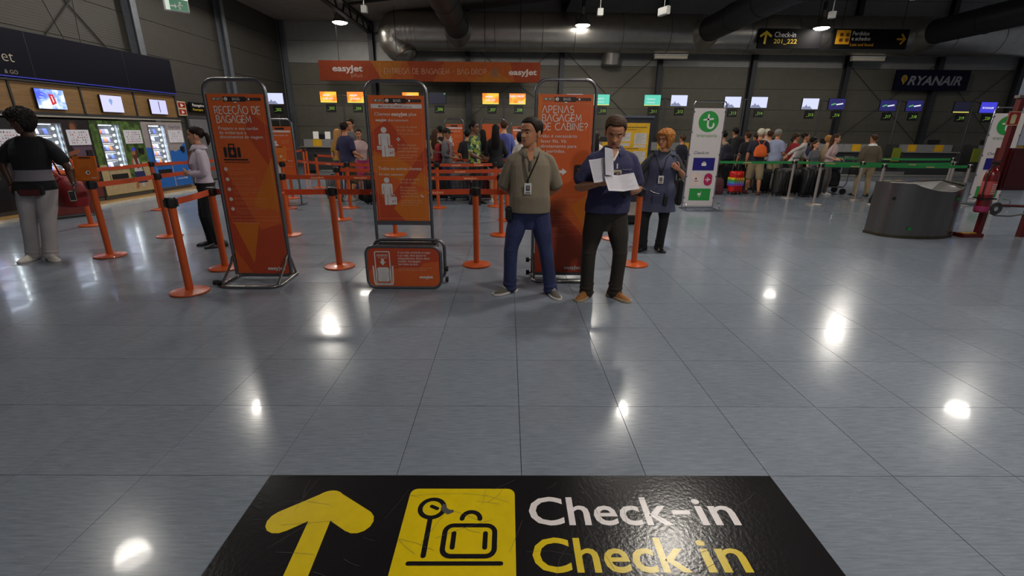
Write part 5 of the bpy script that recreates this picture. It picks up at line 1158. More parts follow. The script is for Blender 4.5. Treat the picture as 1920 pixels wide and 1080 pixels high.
def ik(a, b, l1, l2, pole):
    a, b = V3(a), V3(b); d = b - a; L_ = min(d.length, (l1 + l2) * .999); u = d.normalized()
    x = (l1 * l1 - l2 * l2 + L_ * L_) / (2 * L_); h = math.sqrt(max(0, l1 * l1 - x * x)); p = V3(pole); p = (p - u * p.dot(u)).normalized()
    return a + u * x + p * h
# head ------------------------------------------------------
HZ = [0, .012, .03, .055, .085, .115, .14, .17, .195, .212, .222, .226]
HF = [-.082, -.090, -.094, -.095, -.094, -.090, -.095, -.091, -.074, -.052, -.028, -.004]
HB = [-.015, .0, .022, .05, .078, .093, .099, .098, .082, .06, .034, .006]
HW = [.024, .038, .05, .058, .066, .071, .075, .075, .064, .047, .027, .004]
def head_pts(th, z, infl=0.0, jaw=1.0):
    """points of the head surface (facing -y, chin at z=0); th 0 = front"""
    th = np.asarray(th, float); z = np.asarray(z, float)
    f, b, w_ = np.interp(z, HZ, HF), np.interp(z, HZ, HB), np.interp(z, HZ, HW)
    w_ = w_ * np.where(z < .06, jaw, 1); c = (f + b) / 2 + .012
    cs, sn = np.cos(th), np.sin(th); e = .88
    y = np.where(cs > 0, c + (f - c) * np.abs(cs) ** e, c + (b - c) * np.abs(cs) ** e)
    x = w_ * np.sign(sn) * np.abs(sn) ** e
    ax = np.abs(x); front = cs > .2
    g = lambda cx, cz, sx, sz: np.exp(-((ax - cx) / sx) ** 2 - ((z - cz) / sz) ** 2)
    nose = np.clip((.128 - z) / .046, 0, 1) * np.clip((z - .068) / .012, 0, 1)
    d = .025 * nose * np.exp(-(ax / (.0075 + .008 * nose)) ** 2)
    d += .004 * g(.013, .078, .007, .009) - .0105 * g(.032, .114, .015, .012) + .004 * g(.03, .136, .02, .008) - .003 * g(0, .128, .012, .01)
    d += .0045 * g(0, .056, .02, .006) + .004 * g(0, .046, .018, .006) - .003 * g(0, .0505, .022, .003) + .005 * g(0, .012, .018, .012) + .003 * g(.045, .085, .015, .015)
    y = y - np.where(front, d, 0)
    if np.any(infl):
        nx, ny, nz = x / .075, (y - .005) / .097, (z - .11) / .115; L_ = np.sqrt(nx * nx + ny * ny + nz * nz) + 1e-6
        x = x + infl * nx / L_; y = y + infl * ny / L_; z = z + infl * nz / L_
    return np.stack([x, y, z], -1)
def head_mesh(mb, xf, fine=False, jaw=1.0, lid=.0015):
    nt, nz = (72, 60) if fine else (30, 24)
    zs = np.concatenate([np.linspace(0, .2, nz - 6), [.207, .213, .218, .222, .2245, .226]])
    th = np.linspace(-math.pi, math.pi, nt + 1)[:-1]
    if fine: th = th - .45 * np.sin(th) * .9 / 1.0 * (np.cos(th / 2) ** 2) * .6
    rings = [[xf @ V3(p) for p in head_pts(th, np.full(len(th), z), 0, jaw)] for z in zs]
    mb.loft(rings)
    for s in (-1, 1):   # eyelids
        rr = []
        for k in range(6):
            lo = lid
            rr.append([xf @ V3((s * .032 + .0142 * math.sin(a), -.0735 - .0138 * math.cos(a) * math.cos(t_), .1135 + lo + .0098 * math.sin(t_))) for a, t_ in [((j / 8 - .5) * math.pi * .96, k / 5 * math.pi * .5) for j in range(9)]])
        for k in range(5):
            for j in range(8): mb._add([rr[k][j], rr[k][j + 1], rr[k + 1][j + 1], rr[k + 1][j]], [(0, 1, 2, 3)])
    for s in (-1, 1):   # ears
        rr = []
        for k in range(7):
            a = (k / 6 - .5) * math.pi * .98; rr.append([xf @ V3((s * (.0735 + .011 * math.cos(t) * math.cos(a) + .004 * max(0, math.sin(a)) + (.004 if math.sin(t) > 0 else 0)), .012 + .018 * math.sin(t) * math.cos(a) + .004 * math.sin(a), .098 + .033 * math.sin(a))) for t in [2 * math.pi * j / 10 for j in range(10)]])
        mb.loft(rr)
def hair_mesh(mb, xf, style, fine=False):
    nt, nk = (80, 26) if fine else (36, 12)
    th = np.linspace(-math.pi, math.pi, nt + 1)[:-1]; a = np.abs(th)
    X = {'short': ([0, .75, 1.05, 1.35, 1.62, 1.85, 2.3, 3.15], [.186, .184, .155, .10, .088, .115, .058, .045], .014), 'receding': ([0, .4, .75, 1.05, 1.4, 1.65, 1.9, 2.4, 3.15], [.205, .208, .203, .165, .10, .09, .11, .055, .045], .010),
         'bald': ([0, .9, 1.4, 1.7, 2.0, 2.4, 3.15], [.2262, .2262, .15, .10, .11, .055, .045], .006), 'full': ([0, .6, .95, 1.3, 1.7, 2.2, 3.15], [.178, .172, .13, .06, .03, .0, .0], .022), 'tied': ([0, .7, 1.0, 1.4, 1.7, 1.95, 2.4, 3.15], [.19, .184, .15, .115, .10, .10, .06, .05], .012),
         'curly': ([0, .6, .85, 1.15, 1.5, 2.0, 3.15], [.160, .155, .11, .03, -.01, -.035, -.045], .036)}[style]
    hz = np.interp(a, X[0], X[1]); infl = X[2]; rings = []
    rnd = np.random.RandomState(len(style) * 3 + 1); jit = rnd.rand(nk + 1, nt)
    for k in range(nk + 1):
        t = k / nk; z = hz + (.2255 - hz) * np.sin(t * math.pi / 2); 
        s_ = np.clip(t * 5.0, 0, 1); s_ = s_ * s_ * (3 - 2 * s_)
        am = infl * s_ - .002 + (jit[k] - .5) * infl * (.16 if style != 'curly' else .45) * s_
        if style == 'bald': am = np.where(hz > .2, -.003, am)
        zz = np.maximum(z, 0.0)
        p = head_pts(th, zz, am)
        p[:, 2] += np.minimum(z, 0) 
        rings.append([xf @ V3(q) for q in p])
    mb.loft(rings[::-1], cap=True)
def patch(mb, xf, cx, cz, wx, wz, infl, bend=0.0, n=10, m=5):
    """raised patch on the face surface (eyebrow, lips)"""
    rings = []
    for k in range(n + 1):
        u = k / n * 2 - 1; row = []
        for j in range(m + 1):
            v = j / m * 2 - 1; taper = math.sqrt(max(0.02, 1 - u * u)) if True else 1
            x = cx + u * wx; z = cz + v * wz * taper - bend * u * u
            row.append((x, z))
        rings.append(row)
    for k in range(n):
        for j in range(m):
            q = []
            for a, b in ((k, j), (k + 1, j), (k + 1, j + 1), (k, j + 1)):
                x, z = rings[a][b]; w_ = np.interp(z, HZ, HW); sn = max(-.99, min(.99, x / w_)); th = math.asin(math.copysign(abs(sn) ** (1 / .88), sn))
                q.append(xf @ V3(head_pts(np.array([th]), np.array([z]), infl)[0]))
            mb._add(q, [(0, 1, 2, 3)])
def hand(mb, wrist, d, nrm, side, curl=.4, s=1.0, thumb=.6, spread=.06):
    """palm, four unequal jointed fingers and a thumb; d wrist->fingers, nrm out of the palm side, side +1 thumb along d x nrm"""
    d = V3(d).normalized(); nrm = V3(nrm); nrm = (nrm - d * nrm.dot(d)).normalized(); lat = d.cross(nrm).normalized() * side; W_ = V3(wrist)
    rings = []
    for t, rw, rt in ((-.03, .024, .020), (.0, .025, .018), (.03, .034, .017), (.06, .040, .015), (.085, .041, .013), (.095, .037, .010)): rings.append(oval(W_ + d * (t * s), lat, nrm, rw * s, rt * s, 14, 2.6))
    mb.loft(rings)
    for i, (off, L_) in enumerate(((.031, .070), (.0105, .078), (-.0105, .073), (-.030, .058))):
        p = W_ + d * (.088 * s) + lat * (off * s); pts = [p - d * .02 * s, p]; dd = (d + lat * (spread * (1.5 - i))).normalized()
        for k, fr in enumerate((.45, .30, .25)):
            an = curl * (.7, 1.0, .8)[k]; dd = (dd * math.cos(an) + nrm * math.sin(an)).normalized(); ax = nrm
            nrm2 = nrm; pts.append(pts[-1] + dd * (L_ * fr * s))
        r = .0092 * s * (1 if i < 3 else .86); mb.tube(pts + [pts[-1] + (pts[-1] - pts[-2]).normalized() * r * .6], [r * 1.05, r * 1.05, r, r * .92, r * .8, r * .4], 8)
    p = W_ + d * (.022 * s) + lat * (.026 * s); dd = (lat * .75 + d * .65 + nrm * .25 * thumb).normalized(); pts = [p - dd * .012 * s, p]
    for k, L_ in enumerate((.042, .030, .024)):
        pts.append(pts[-1] + dd * L_ * s); dd = (dd + (d * .35 + nrm * .35 * thumb - lat * .25)).normalized()
    mb.tube(pts, [.014 * s, .014 * s, .0115 * s, .0095 * s, .006 * s], 8)

def noise_cloth(name, c, rough=.85, var=.10, strength=.35, scale=14, **k): return M(name, c, rough, 0, var, 5, strength, scale, **k)
SKIN = {n: M('skin_' + n, c, .5, 0, .06, 30, .05, 200) for n, c in dict(light=(205, 150, 120), tan=(184, 126, 92), olive=(166, 110, 78), brown=(110, 70, 48), dark=(70, 44, 32)).items()}
HAIRM = {n: M('hair_' + n, c, .6, 0, .35, 60, .35, 160, stretch=(1, 1, .3), spec=.2) for n, c in dict(black=(20, 16, 15), dark=(36, 26, 21), brown=(66, 44, 30), blonde=(168, 124, 70), ginger=(170, 112, 58), grey=(140, 136, 130), white=(205, 196, 176)).items()}
EYEW = M('eye_white', (150, 142, 134), .3); EYED = M('eye_dark', (30, 20, 16), .2); LIPS = M('lip_skin', (150, 82, 72), .5)

def person(label, loc, rz, h=1.75, sex='m', build=1.0, belly=0.0, feet=((-.12, 0), (.12, 0)), toe=(12, 12), lean=(0, 0), hip=(0, 0), head=(0, 0, 0), arms=None, skin='tan', hair=('short', 'dark'), top=None, bottom=None, shoes=None, near=False, group=None, twist=0, crotch=.77, headscale=1.09):
    """rz 0 faces the camera (-y). Joints are for a 1.75 m figure and scaled. arms: dict R/L -> (elbow, wrist, hand dir, palm normal, curl)."""
    s = h / 1.75; t = empty('person', loc, rz); tag(t, label, 'person', group)
    vox = .0065 if near else .014; S = Matrix.Scale(s, 4); A, hx = {}, .092 * (1.0 if sex == 'm' else 1.05)
    B = build; lx, ly = lean; px, py = hip
    shw = (.185 if sex == 'm' else .160) * (.5 + .5 * B)
    def spine(z): 
        k = max(0, min(1, (z - .92) / .52)); return V3((px + (lx - px) * k, py + (ly - py) * (k ** 1.3), z))
    def axes(z):
        k = max(0, min(1, (z - .95) / .4)); a = R(twist) * k; return V3((math.cos(a), math.sin(a), 0)), V3((-math.sin(a), math.cos(a), 0))
    if sex == 'm': T = [(.80, .0, .125, .095), (.86, 0, .160, .112), (.95, .0, .160, .110), (1.04, -.005, .150, .103), (1.14, -.008, .158, .108), (1.26, -.006, .176, .116), (1.34, 0, .176, .106), (1.39, .006, .162, .090), (1.43, .010, .125, .074), (1.465, .013, .086, .064), (1.495, .012, .064, .060), (1.56, .004, .056, .056)]
    else: T = [(.80, .005, .130, .095), (.87, .008, .170, .115), (.95, .005, .162, .108), (1.05, 0, .130, .090), (1.14, -.004, .138, .095), (1.24, -.016, .152, .115), (1.32, -.004, .150, .098), (1.375, .004, .138, .080), (1.415, .008, .105, .066), (1.445, .012, .076, .056), (1.48, .012, .054, .050), (1.56, .004, .046, .048)]
    T = [(z, cy - belly * math.exp(-((z - 1.05) / .12) ** 2) * .5, rx * (B if z < 1.44 else 1) + belly * .5 * math.exp(-((z - 1.03) / .12) ** 2), ry * (B if z < 1.44 else 1) + belly * .5 * math.exp(-((z - 1.05) / .12) ** 2)) for z, cy, rx, ry in T]
    def torso(mb, z0, z1, grow, flare=0.0, n=22, crotch_=False):
        rings = []
        zs = [z0] + [q[0] for q in T if z0 + .01 < q[0] < z1 - .01] + [z1]
        for z in zs:
            tp = 1.0 if not crotch_ or z > .86 else .45 + .55 * (z - z0) / max(.01, .86 - z0)
            cy, rx, ry = (np.interp(z, [q[0] for q in T], [q[i] for q in T]) for i in (1, 2, 3)); fl = flare * max(0, (1.02 - z) / .3)
            ax, ay = axes(z); c = spine(z) + ay * cy; rings.append(oval(c, ax, ay, (rx + grow + fl) * tp, (ry + grow + fl) * (.5 + .5 * tp), n, 2.3))
        mb.loft(rings)
    SH = {}
    for k, sg in (('R', -1), ('L', 1)):
        ax, ay = axes(1.40); SH[k] = spine(1.385) + ax * (sg * (shw - .012)) + ay * .005
    arms = arms or {}
    for k, sg in (('R', -1), ('L', 1)):
        if k not in arms: arms[k] = ((sg * (shw + .05), .03, 1.13), (sg * (shw + .055), -.04, .885), (0, -.25, -1), (-sg * 1, 0, 0), .35)
    JT = {}
    for k in 'RL':
        el, wr = V3(arms[k][0]), V3(arms[k][1])
        # keep true arm lengths
        e2 = SH[k] + (el - SH[k]).normalized() * .295; w2 = e2 + (wr - el).normalized() * .255
        if (wr - e2).length > 1e-3: w2 = e2 + (wr - e2).normalized() * .255
        JT[k] = (SH[k], e2, w2)
    LG = {}
    for k, sg, (fx, fy), to in (('R', -1, feet[0], toe[0]), ('L', 1, feet[1], toe[1])):
        hj = V3((px + sg * hx, py + .005, .90)); an = V3((fx, fy, .085)); a = R(to) * sg; fd = V3((math.sin(a), -math.cos(a), 0))
        kn = ik(hj, an, .425, .405, fd + V3((0, -.001, 0))); LG[k] = (hj, kn, an, fd)
    q = 1.0 if sex == 'm' else .86
    # ---- body
    mb = MB(); torso(mb, .80, 1.56, -.004)
    for k in 'RL':
        a, b, c = JT[k]; limb(mb, [a, b, c], [.046 * B * q, .040 * B * q, .0265 * q])
        m_ = b.lerp(c, .28); limb(mb, [b, m_, c], [.037 * B * q, .042 * B * q, .0265 * q])
        hj, kn, an, fd = LG[k]; limb(mb, [hj, kn, an], [.080 * B, .054, .036]); m_ = kn.lerp(an, .3) - fd * .012; limb(mb, [kn, m_, an], [.050, .055 * B, .035])
        mb.tube([an - fd * .055 + V3((0, 0, -.05)), an + V3((0, 0, -.045)), an + fd * .1 + V3((0, 0, -.058)), an + fd * .165 + V3((0, 0, -.068))], [.026, .030, .026, .014], 10)
    body = merged(mb, vox, 3)
    yw, pt, rl = (R(v) for v in head)
    hb = spine(1.5) + V3((0, .012, 0)); HX = Matrix.Translation(hb + V3((0, 0, .047))) @ Matrix.Rotation(yw, 4, 'Z') @ Matrix.Rotation(rl, 4, 'Y') @ Matrix.Rotation(pt, 4, 'X') @ Matrix.Translation((0, .004, -.03)) @ Matrix.Scale(headscale if sex == 'm' else headscale * .96, 4)
    mb = MB(); head_mesh(mb, HX, near, 1.0 if sex == 'm' else .88, .0015 if head[1] < 15 else -.0035)
    for k, sg in (('R', -1), ('L', 1)):
        _, e_, w_ = JT[k]; d_, n_, cu = arms[k][2], arms[k][3], arms[k][4]; dd = V3(d_).normalized(); nn = V3(n_)
        # thumb side: for the left hand palm facing inwards with fingers down the thumb points forward
        hand(mb, w_, d_, n_, (1 if k == 'R' else -1) * (arms[k][5] if len(arms[k]) > 5 else 1), cu, .98 * q if sex == 'm' else .9, .6)
    join_mesh(body, mb); body.transform(S); ob = link('body', body, SKIN[skin], t)
    # ---- face
    if near or True:
        mb = MB()
        for sg in (-1, 1): mb.ball(tuple(HX @ V3((sg * .032, -.0735, .1135))), (.0125, .0115, .0072), 12, 8)
        e = mb.build('eyes', EYEW, ob, True, xf=S); e['kind'] = 'stuff'
        mb = MB()
        for sg in (-1, 1): mb.ball(tuple(HX @ V3((sg * .032 + .0008, -.0812, .1135))), (.0058, .0050, .0066), 10, 6)
        mb.build('irises', EYED, ob, True, xf=S)['kind'] = 'stuff'
        mb = MB(); hm = HAIRM['dark' if hair[1] in ('black', 'dark', 'brown') else 'brown']
        for sg in (-1, 1): patch(mb, HX, sg * .033, .136, .019, .0045, .0022, .005)
        mb.build('eyebrows', hm, ob, True, xf=S)['kind'] = 'stuff'
        mb = MB(); patch(mb, HX, 0, .0505, .021, .0075, .0008, .001); mb.build('lips', LIPS, ob, True, xf=S)
    # ---- hair
    if hair:
        st, hc = hair[0], HAIRM[hair[1]]; mb = MB()
        base = {'short': 'short', 'receding': 'receding', 'bald': 'bald', 'full': 'full', 'long': 'tied', 'ponytail': 'tied', 'curly': 'curly', 'bun': 'tied'}[st]
        hair_mesh(mb, HX, base, near)
        if st == 'long':
            dn = V3((0, 0, -1)); c0 = HX @ V3((0, .05, .15)); rings = []
            for z, rx, ry, yy in ((.03, .07, .05, .02), (-.03, .082, .06, .03), (-.10, .085, .06, .035), (-.2, .095, .05, .045), (-.32, .10, .045, .055), (-.42, .08, .035, .055), (-.47, .04, .02, .05)):
                cz_ = c0 + V3((0, 0, z)); bk = HX.to_3x3() @ V3((0, 1, 0)); bk.z = 0; bk.normalize(); sd = V3((-bk.y, bk.x, 0)); rings.append(oval(cz_ + bk * (yy + (ly * 0)), sd, bk, rx, ry, 16, 2.2))
            mb.loft(rings)
        if st == 'ponytail':
            mb.tube([HX @ V3(v) for v in ((0, .09, .13), (0, .125, .12), (0, .14, .08), (0, .135, .02), (0, .12, -.03))], [.02, .03, .032, .026, .008], 10)
        if st == 'bun': mb.ball(tuple(HX @ V3((0, .1, .17))), .04, 12, 8)
        mb.build('hair', hc, ob, True, xf=S)
    # ---- trousers
    cv = .012 if near else .017
    if bottom:
        bm_, ln, fit = bottom[0], bottom[1], (bottom[2] if len(bottom) > 2 else 1.0); mb = MB(); torso(mb, crotch, 1.0, .008, crotch_=True)
        for k in 'RL':
            hj, kn, an, fd = LG[k]; 
            if ln > .9:
                lo = an + V3((0, 0, -.050)) + fd * .004; m1 = hj.lerp(kn, .5); m2 = kn.lerp(lo, .5)
                limb(mb, [hj, m1, kn, m2, lo.lerp(m2, .25), lo], [.098 * B * fit, .088 * B * fit, .070 * fit, .066 * fit, .067 * fit, .070 * fit], 16)
                if near:
                    for z_, r_, o_ in ((.02, .076, .006), (.07, .072, -.004), (.115, .072, .005), (-.30, .073, .004)):
                        c = lo + (m2 - lo).normalized() * z_ if z_ > 0 else kn; u = (kn - lo).normalized(); ax_ = u.cross(fd).normalized(); mb.loft([oval(c + u * w2 + fd * (-o_), ax_, fd, r_ * fit * e2, r_ * fit * e2, 14) for w2, e2 in ((-.014, .88), (-.005, 1), (.005, 1), (.014, .88))])
            elif ln > .4:
                kx = hj.lerp(kn, 1.0) ; end = kn + (an - kn) * (ln - .5) * 1.2; limb(mb, [hj, hj.lerp(kn, .5), end], [.100 * B * fit, .094 * B * fit, .086 * fit], 16)
            else: limb(mb, [hj, hj.lerp(kn, .35)], [.1 * B * fit, .092 * B * fit], 16)
        tm = merged(mb, .0075 if near else vox, 3); tm.transform(S); link('trousers' if ln > .9 else 'shorts', tm, bm_, t)
    # ---- top
    if top:
        tm_, sl, hem = top[0], top[1], top[2]; op = top[3] if len(top) > 3 else {}
        mb = MB(); torso(mb, hem, 1.468 if not op.get('low') else 1.44, .014 * op.get('loose', 1), op.get('flare', .02))
        for k in 'RL':
            a, b, c = JT[k]; f = op.get('sleeve_fit', 1.0)
            if sl <= 0: continue
            if sl <= 1: limb(mb, [a + (a - b) * .02, a.lerp(b, .35), a.lerp(b, sl)], [.056 * B * q, .060 * B * q * f, .061 * B * q * f], 14)
            else: e_ = b.lerp(c, sl - 1); limb(mb, [a + (a - b) * .02, a.lerp(b, .4), b, e_], [.056 * B * q, .060 * B * q * f, .058 * B * q * f, .044 * q * f], 14)
            nk = spine(1.445) + (a - spine(1.385)) * .42; mb.tube([nk, a + V3((0, 0, .004))], [.042, .052 * B * q], 12)
        tm = merged(mb, .0075 if near else vox, 9 if near else 4); tm.transform(S); tp = link(op.get('name', 'shirt'), tm, tm_, t)
        if op.get('collar'):
            mb = MB(); c = spine(1.475) + V3((0, .012, 0)); rings = []; lw = op.get('loose', 1)
            for i in range(29):
                a = R(-90 + 17 + i * (326 / 28)); e_ = abs(i - 14) / 14; pt_ = max(0, (e_ - .72) / .28)
                p0 = c + V3((math.cos(a) * .068, math.sin(a) * .066, .040 - .020 * e_ ** 2)); pm = c + V3((math.cos(a) * .086, math.sin(a) * .084, .036 - .022 * e_ ** 2)); p1 = c + V3((math.cos(a) * (.126 + .004 * lw), math.sin(a) * (.104 + .006 * lw) - .012 * pt_, -.022 - .008 * e_ - .030 * pt_))
                rings.append([p0, pm + V3((0, 0, .004)), p1 + V3((0, 0, .004)), p1 + V3((0, 0, -.002)), pm + V3((0, 0, -.004)), p0 + V3((0, 0, -.01))])
            mb.loft(rings); mb.build('collar', op['collar'], tp, True, xf=S, angle=60)
    # ---- shoes
    if shoes:
        sm, som = shoes[0], shoes[1]
        for k, sg in (('R', -1), ('L', 1)):
            hj, kn, an, fd = LG[k]; sd = V3((-fd.y, fd.x, 0)); g0 = V3((an.x, an.y, 0)); rings = []; sole = []
            for d_, w_, hh, off in ((-.092, .020, .06, 0), (-.080, .034, .088, 0), (-.048, .041, .104, 0), (.0, .042, .108, 0), (.050, .043, .090, .001), (.10, .048, .072, .003), (.15, .049, .056, .003), (.19, .040, .043, .0), (.212, .026, .033, -.002), (.221, .010, .024, -.002)):
                c = g0 + fd * d_ + sd * (off * -sg); top_ = hh; rings.append([c + sd * (w_ * math.cos(a) * (1 if math.sin(a) < .3 else .82)) + V3((0, 0, .02 + max(0, math.sin(a)) * (top_ - .02) + min(0, math.sin(a)) * .012)) for a in [2 * math.pi * j / 14 for j in range(14)]])
                sole.append((d_ * 1.02, w_ * 1.10, off))
            mb = MB(); mb.loft(rings); so_ = mb.build('shoe', sm, t, True, xf=S)
            pts = [(d_, w_, o_) for d_, w_, o_ in sole] ; mb = MB()
            out = [g0 + fd * d_ + sd * (w_ + o_ * -sg) for d_, w_, o_ in pts] + [g0 + fd * d_ - sd * (w_ - o_ * -sg) for d_, w_, o_ in pts[::-1]]
            mb.loft([[p + V3((0, 0, .003)) for p in out], [p + V3((0, 0, .024)) for p in out]]); mb.build('sole', som, so_, xf=S)
            if near and len(shoes) > 2:
                mb = MB()
                for i in range(4):
                    z_ = (.105, .096, .086, .078)[i]; d_ = .012 + i * .026; c = g0 + fd * d_; mb.tube([c + sd * .024 + V3((0, 0, z_ - .012)), c + fd * .006 + V3((0, 0, z_ + .004)), c - sd * .024 + V3((0, 0, z_ - .012))], .0035, 6)
                for sg2 in (-1, 1): c = g0 + fd * .01; mb.tube([c + V3((0, 0, .112)), c + sd * sg2 * .028 + V3((0, 0, .122)), c + sd * sg2 * .046 + fd * .018 + V3((0, 0, .10)), c + sd * sg2 * .034 + fd * .034 + V3((0, 0, .094))], .0035, 6)
                mb.build('laces', shoes[2], so_, True, xf=S)['kind'] = 'stuff'
    J = dict(SH=SH, arms=JT, legs=LG, head=HX, spine=spine, s=s, S=S, root=t, T=T)
    return t, J
def surf(J, x, z, grow=.02):
    """front of the clothed torso at (x, z)"""
    T = J['T']; cy, rx, ry = (np.interp(z, [q[0] for q in T], [q[k] for q in T]) for k in (1, 2, 3)); sp = J['spine'](z)
    u = min(.97, abs(x - sp.x) / (rx + grow)); return V3((x, sp.y + cy - (ry + grow) * (1 - u ** 2.3) ** (1 / 2.3), z))
def opening(t, J, mat, w0, z0, z1, grow=.024, name='neck_opening'):
    """open V below the collar"""
    mb = MB(); N = 8; rows = []
    for i in range(N + 1):
        f = i / N; z = z0 + (z1 - z0) * f; w_ = w0 * (1 - f) + .001; rows.append([surf(J, x, z, grow) for x in np.linspace(-w_, w_, 7)])
    for i in range(N):
        for j in range(6): mb._add([rows[i][j], rows[i][j + 1], rows[i + 1][j + 1], rows[i + 1][j]], [(0, 1, 2, 3)])
    return mb.build(name, mat, t, True, xf=J['S'])
def lanyard(t, J, z=1.2, mat=None, x=0, w_=.075, h_=.105, y=-.155, badge=True, grow=.03):
    s = J['S']; c = J['spine'](1.475) + V3((0, .012, 0))
    q = surf(J, x, z + .06, grow)
    mb = MB()
    for sg in (-1, 1):
        top_ = [c + V3((sg * .02, .09, .03)), c + V3((sg * .075, .055, .036)), c + V3((sg * .088, -.01, .028)), c + V3((sg * .080, -.07, -.012))]
        dn_ = [surf(J, x + (sg * .066 - x) * (1 - f) + sg * .003 * f, 1.40 + (z + .075 - 1.40) * f, grow) for f in (0, .2, .4, .6, .8, 1.0)]
        mb.tube(top_ + dn_ + [q], .0065, 6, flat=.6)
    mb.cyl(q + V3((0, -.006, -.02)), q + V3((0, -.006, .02)), .008, n=8)
    mb.build('lanyard', mat or BLACK, t, True, xf=s)
    if badge:
        mb = MB(); mb.box(tuple(q + V3((0, -.008, -.02 - h_ / 2))), (w_, .004, h_)); b = mb.build('badge', M('badge_white', (220, 216, 212), .4, 0, .02), t, xf=s)
        mb = MB(); mb.box(tuple(q + V3((0, -.011, -.02 - h_ * .46))), (w_ * .55, .002, h_ * .5)); mb.build('badge_photo', M('badge_photo_blue', (70, 84, 100), .5, 0, .3, 40), b, xf=s)
        mb = MB(); mb.ball(tuple(q + V3((0, -.0125, -.02 - h_ * .4))), (w_ * .12, .001, h_ * .12), 10, 6); mb.build('badge_face', SKIN['tan'], b, xf=s)
        mb = MB(); mb.box(tuple(q + V3((0, -.011, -.02 - h_ * .87))), (w_ * .7, .002, h_ * .08)); mb.build('badge_text', DARKPRINT, b, xf=s)
    return q
# ---- clothes
TAUPE = noise_cloth('taupe_pique', (132, 120, 102), .9, .06, .35, 9); JEANS = noise_cloth('blue_denim', (44, 51, 90), .85, .22, .3, 40)
NAVYT = noise_cloth('navy_pique', (56, 55, 88), .9, .07, .35, 9); BROWNT = noise_cloth('dark_brown_twill', (46, 40, 34), .9, .10, .25, 90)
TUNIC = noise_cloth('slate_tunic', (60, 64, 88), .85, .06, .15, 30); CHAR = noise_cloth('charcoal_jersey', (52, 52, 58), .9); BLK = noise_cloth('black_cloth', (20, 20, 23), .85, .1, .2)
SHIRTW = noise_cloth('white_cotton', (196, 186, 200), .8, .03, .2); TAN_S = M('tan_suede', (150, 98, 48), .8, 0, .12, 40, .15, 120); GREY_S = M('grey_canvas', (92, 88, 80), .85, 0, .08, 60); SOLEW = M('sole_white', (214, 206, 200), .6); SOLET = M('sole_tan', (176, 158, 130), .7); SHOEB = M('shoe_black', (20, 20, 20), .4); SOLEB = M('sole_black', (16, 16, 16), .7)
LACEW = M('lace_white', (216, 206, 200), .8); LACET = M('lace_tan', (120, 82, 44), .8)
BSH = (SHOEB, SOLEB)

# ---- 1 guard in the taupe polo
t, J = person('man in taupe polo shirt and blue jeans standing with hands behind his back', (.215, 4.55, 0), R(-3), 1.665, 'm', 1.07, .05, ((-.195, .01), (.245, -.03)), (48, 22), (0, 0), (0, 0), (-42, 2, 0),
    dict(R=((-.265, .07, 1.13), (-.07, .20, .98), (.9, .1, -.4), (0, 1, 0), .4), L=((.265, .08, 1.13), (.08, .21, .97), (-.9, .1, -.4), (0, 1, 0), .4)), 'tan', ('short', 'dark'),
    (TAUPE, .93, .875, dict(collar=TAUPE, loose=1.2, flare=.03, sleeve_fit=1.12)), (JEANS, 1.0, 1.06), (GREY_S, SOLEW, LACEW), near=True, crotch=.70, headscale=1.15)
lanyard(t, J, 1.14, BLACK, -.02, .07, .105, grow=.036)
opening(t, J, SKIN['tan'], .055, 1.482, 1.36, .030)
mb = MB(); mb.tube([surf(J, .0, z, .030) for z in (1.385, 1.36, 1.33, 1.30)], .012, 6, flat=.35); mb.build('placket', M('taupe_dark', (84, 78, 70), .9), t, True, xf=J['S'])
mb = MB(); mb.rbox((-.205, -.05, .86), (.07, .11, .15), .025, 'x'); pch = mb.build('belt_pouch', BLACK, t, xf=J['S'], bevel=.01); mb = MB(); mb.box((-.243, -.05, .91), (.006, .08, .03)); mb.build('buckle', RUBBER, pch, xf=J['S'])
# ---- 2 man reading papers
t, J = person('man in navy polo shirt reading loose papers, brown trousers and tan shoes', (.945, 4.45, 0), R(3), 1.69, 'm', 1.12, .05, ((-.15, .0), (.135, -.03)), (38, 30), (.02, -.015), (0, 0), (-12, 27, 3),
    dict(R=((-.29, .0, 1.14), (-.165, -.21, 1.17), (.95, -.25, .1), (.1, .35, 1), .75), L=((.285, .0, 1.13), (.16, -.21, 1.12), (-.9, -.35, .0), (-.1, .25, 1), .75)), 'tan', ('short', 'brown'),
    (NAVYT, .80, .885, dict(collar=NAVYT, loose=1.25, flare=.03, sleeve_fit=1.15)), (BROWNT, 1.0, 1.04), (TAN_S, SOLET, LACET), near=True, crotch=.70, headscale=1.15)
S = J['S']
opening(t, J, WHITE, .066, 1.48, 1.375, .028, 'white_collar_lining'); opening(t, J, SKIN['tan'], .05, 1.485, 1.40, .031)
mb = MB(); mb.box((.03, -.150, 1.325), (.012, .006, .06)); mb.build('badge_strap', WHITE, t, xf=S)
mb = MB(); mb.box((.035, -.158, 1.245), (.075, .005, .105)); bd = mb.build('badge', M('badge_cream', (196, 186, 150), .4), t, xf=S)
mb = MB(); mb.box((.035, -.1615, 1.25), (.045, .002, .06)); mb.build('badge_photo', M('badge_photo_blue'), bd, xf=S); mb = MB(); mb.ball((.035, -.163, 1.262), (.01, .001, .013), 10, 6); mb.build('badge_face', SKIN['tan'], bd, xf=S)
mb = MB(); mb.tube([surf(J, x, 1.30 + .004 * math.sin(x * 160), .030) for x in np.linspace(.08, .17, 12)], .0035, 5); mb.build('chest_stitching', M('chest_print', (110, 110, 140), .6), t, True, xf=S)
PAPER = M('paper', (206, 202, 210), .7, 0, .02); PTXT = M('paper_text', (170, 168, 180), .7)
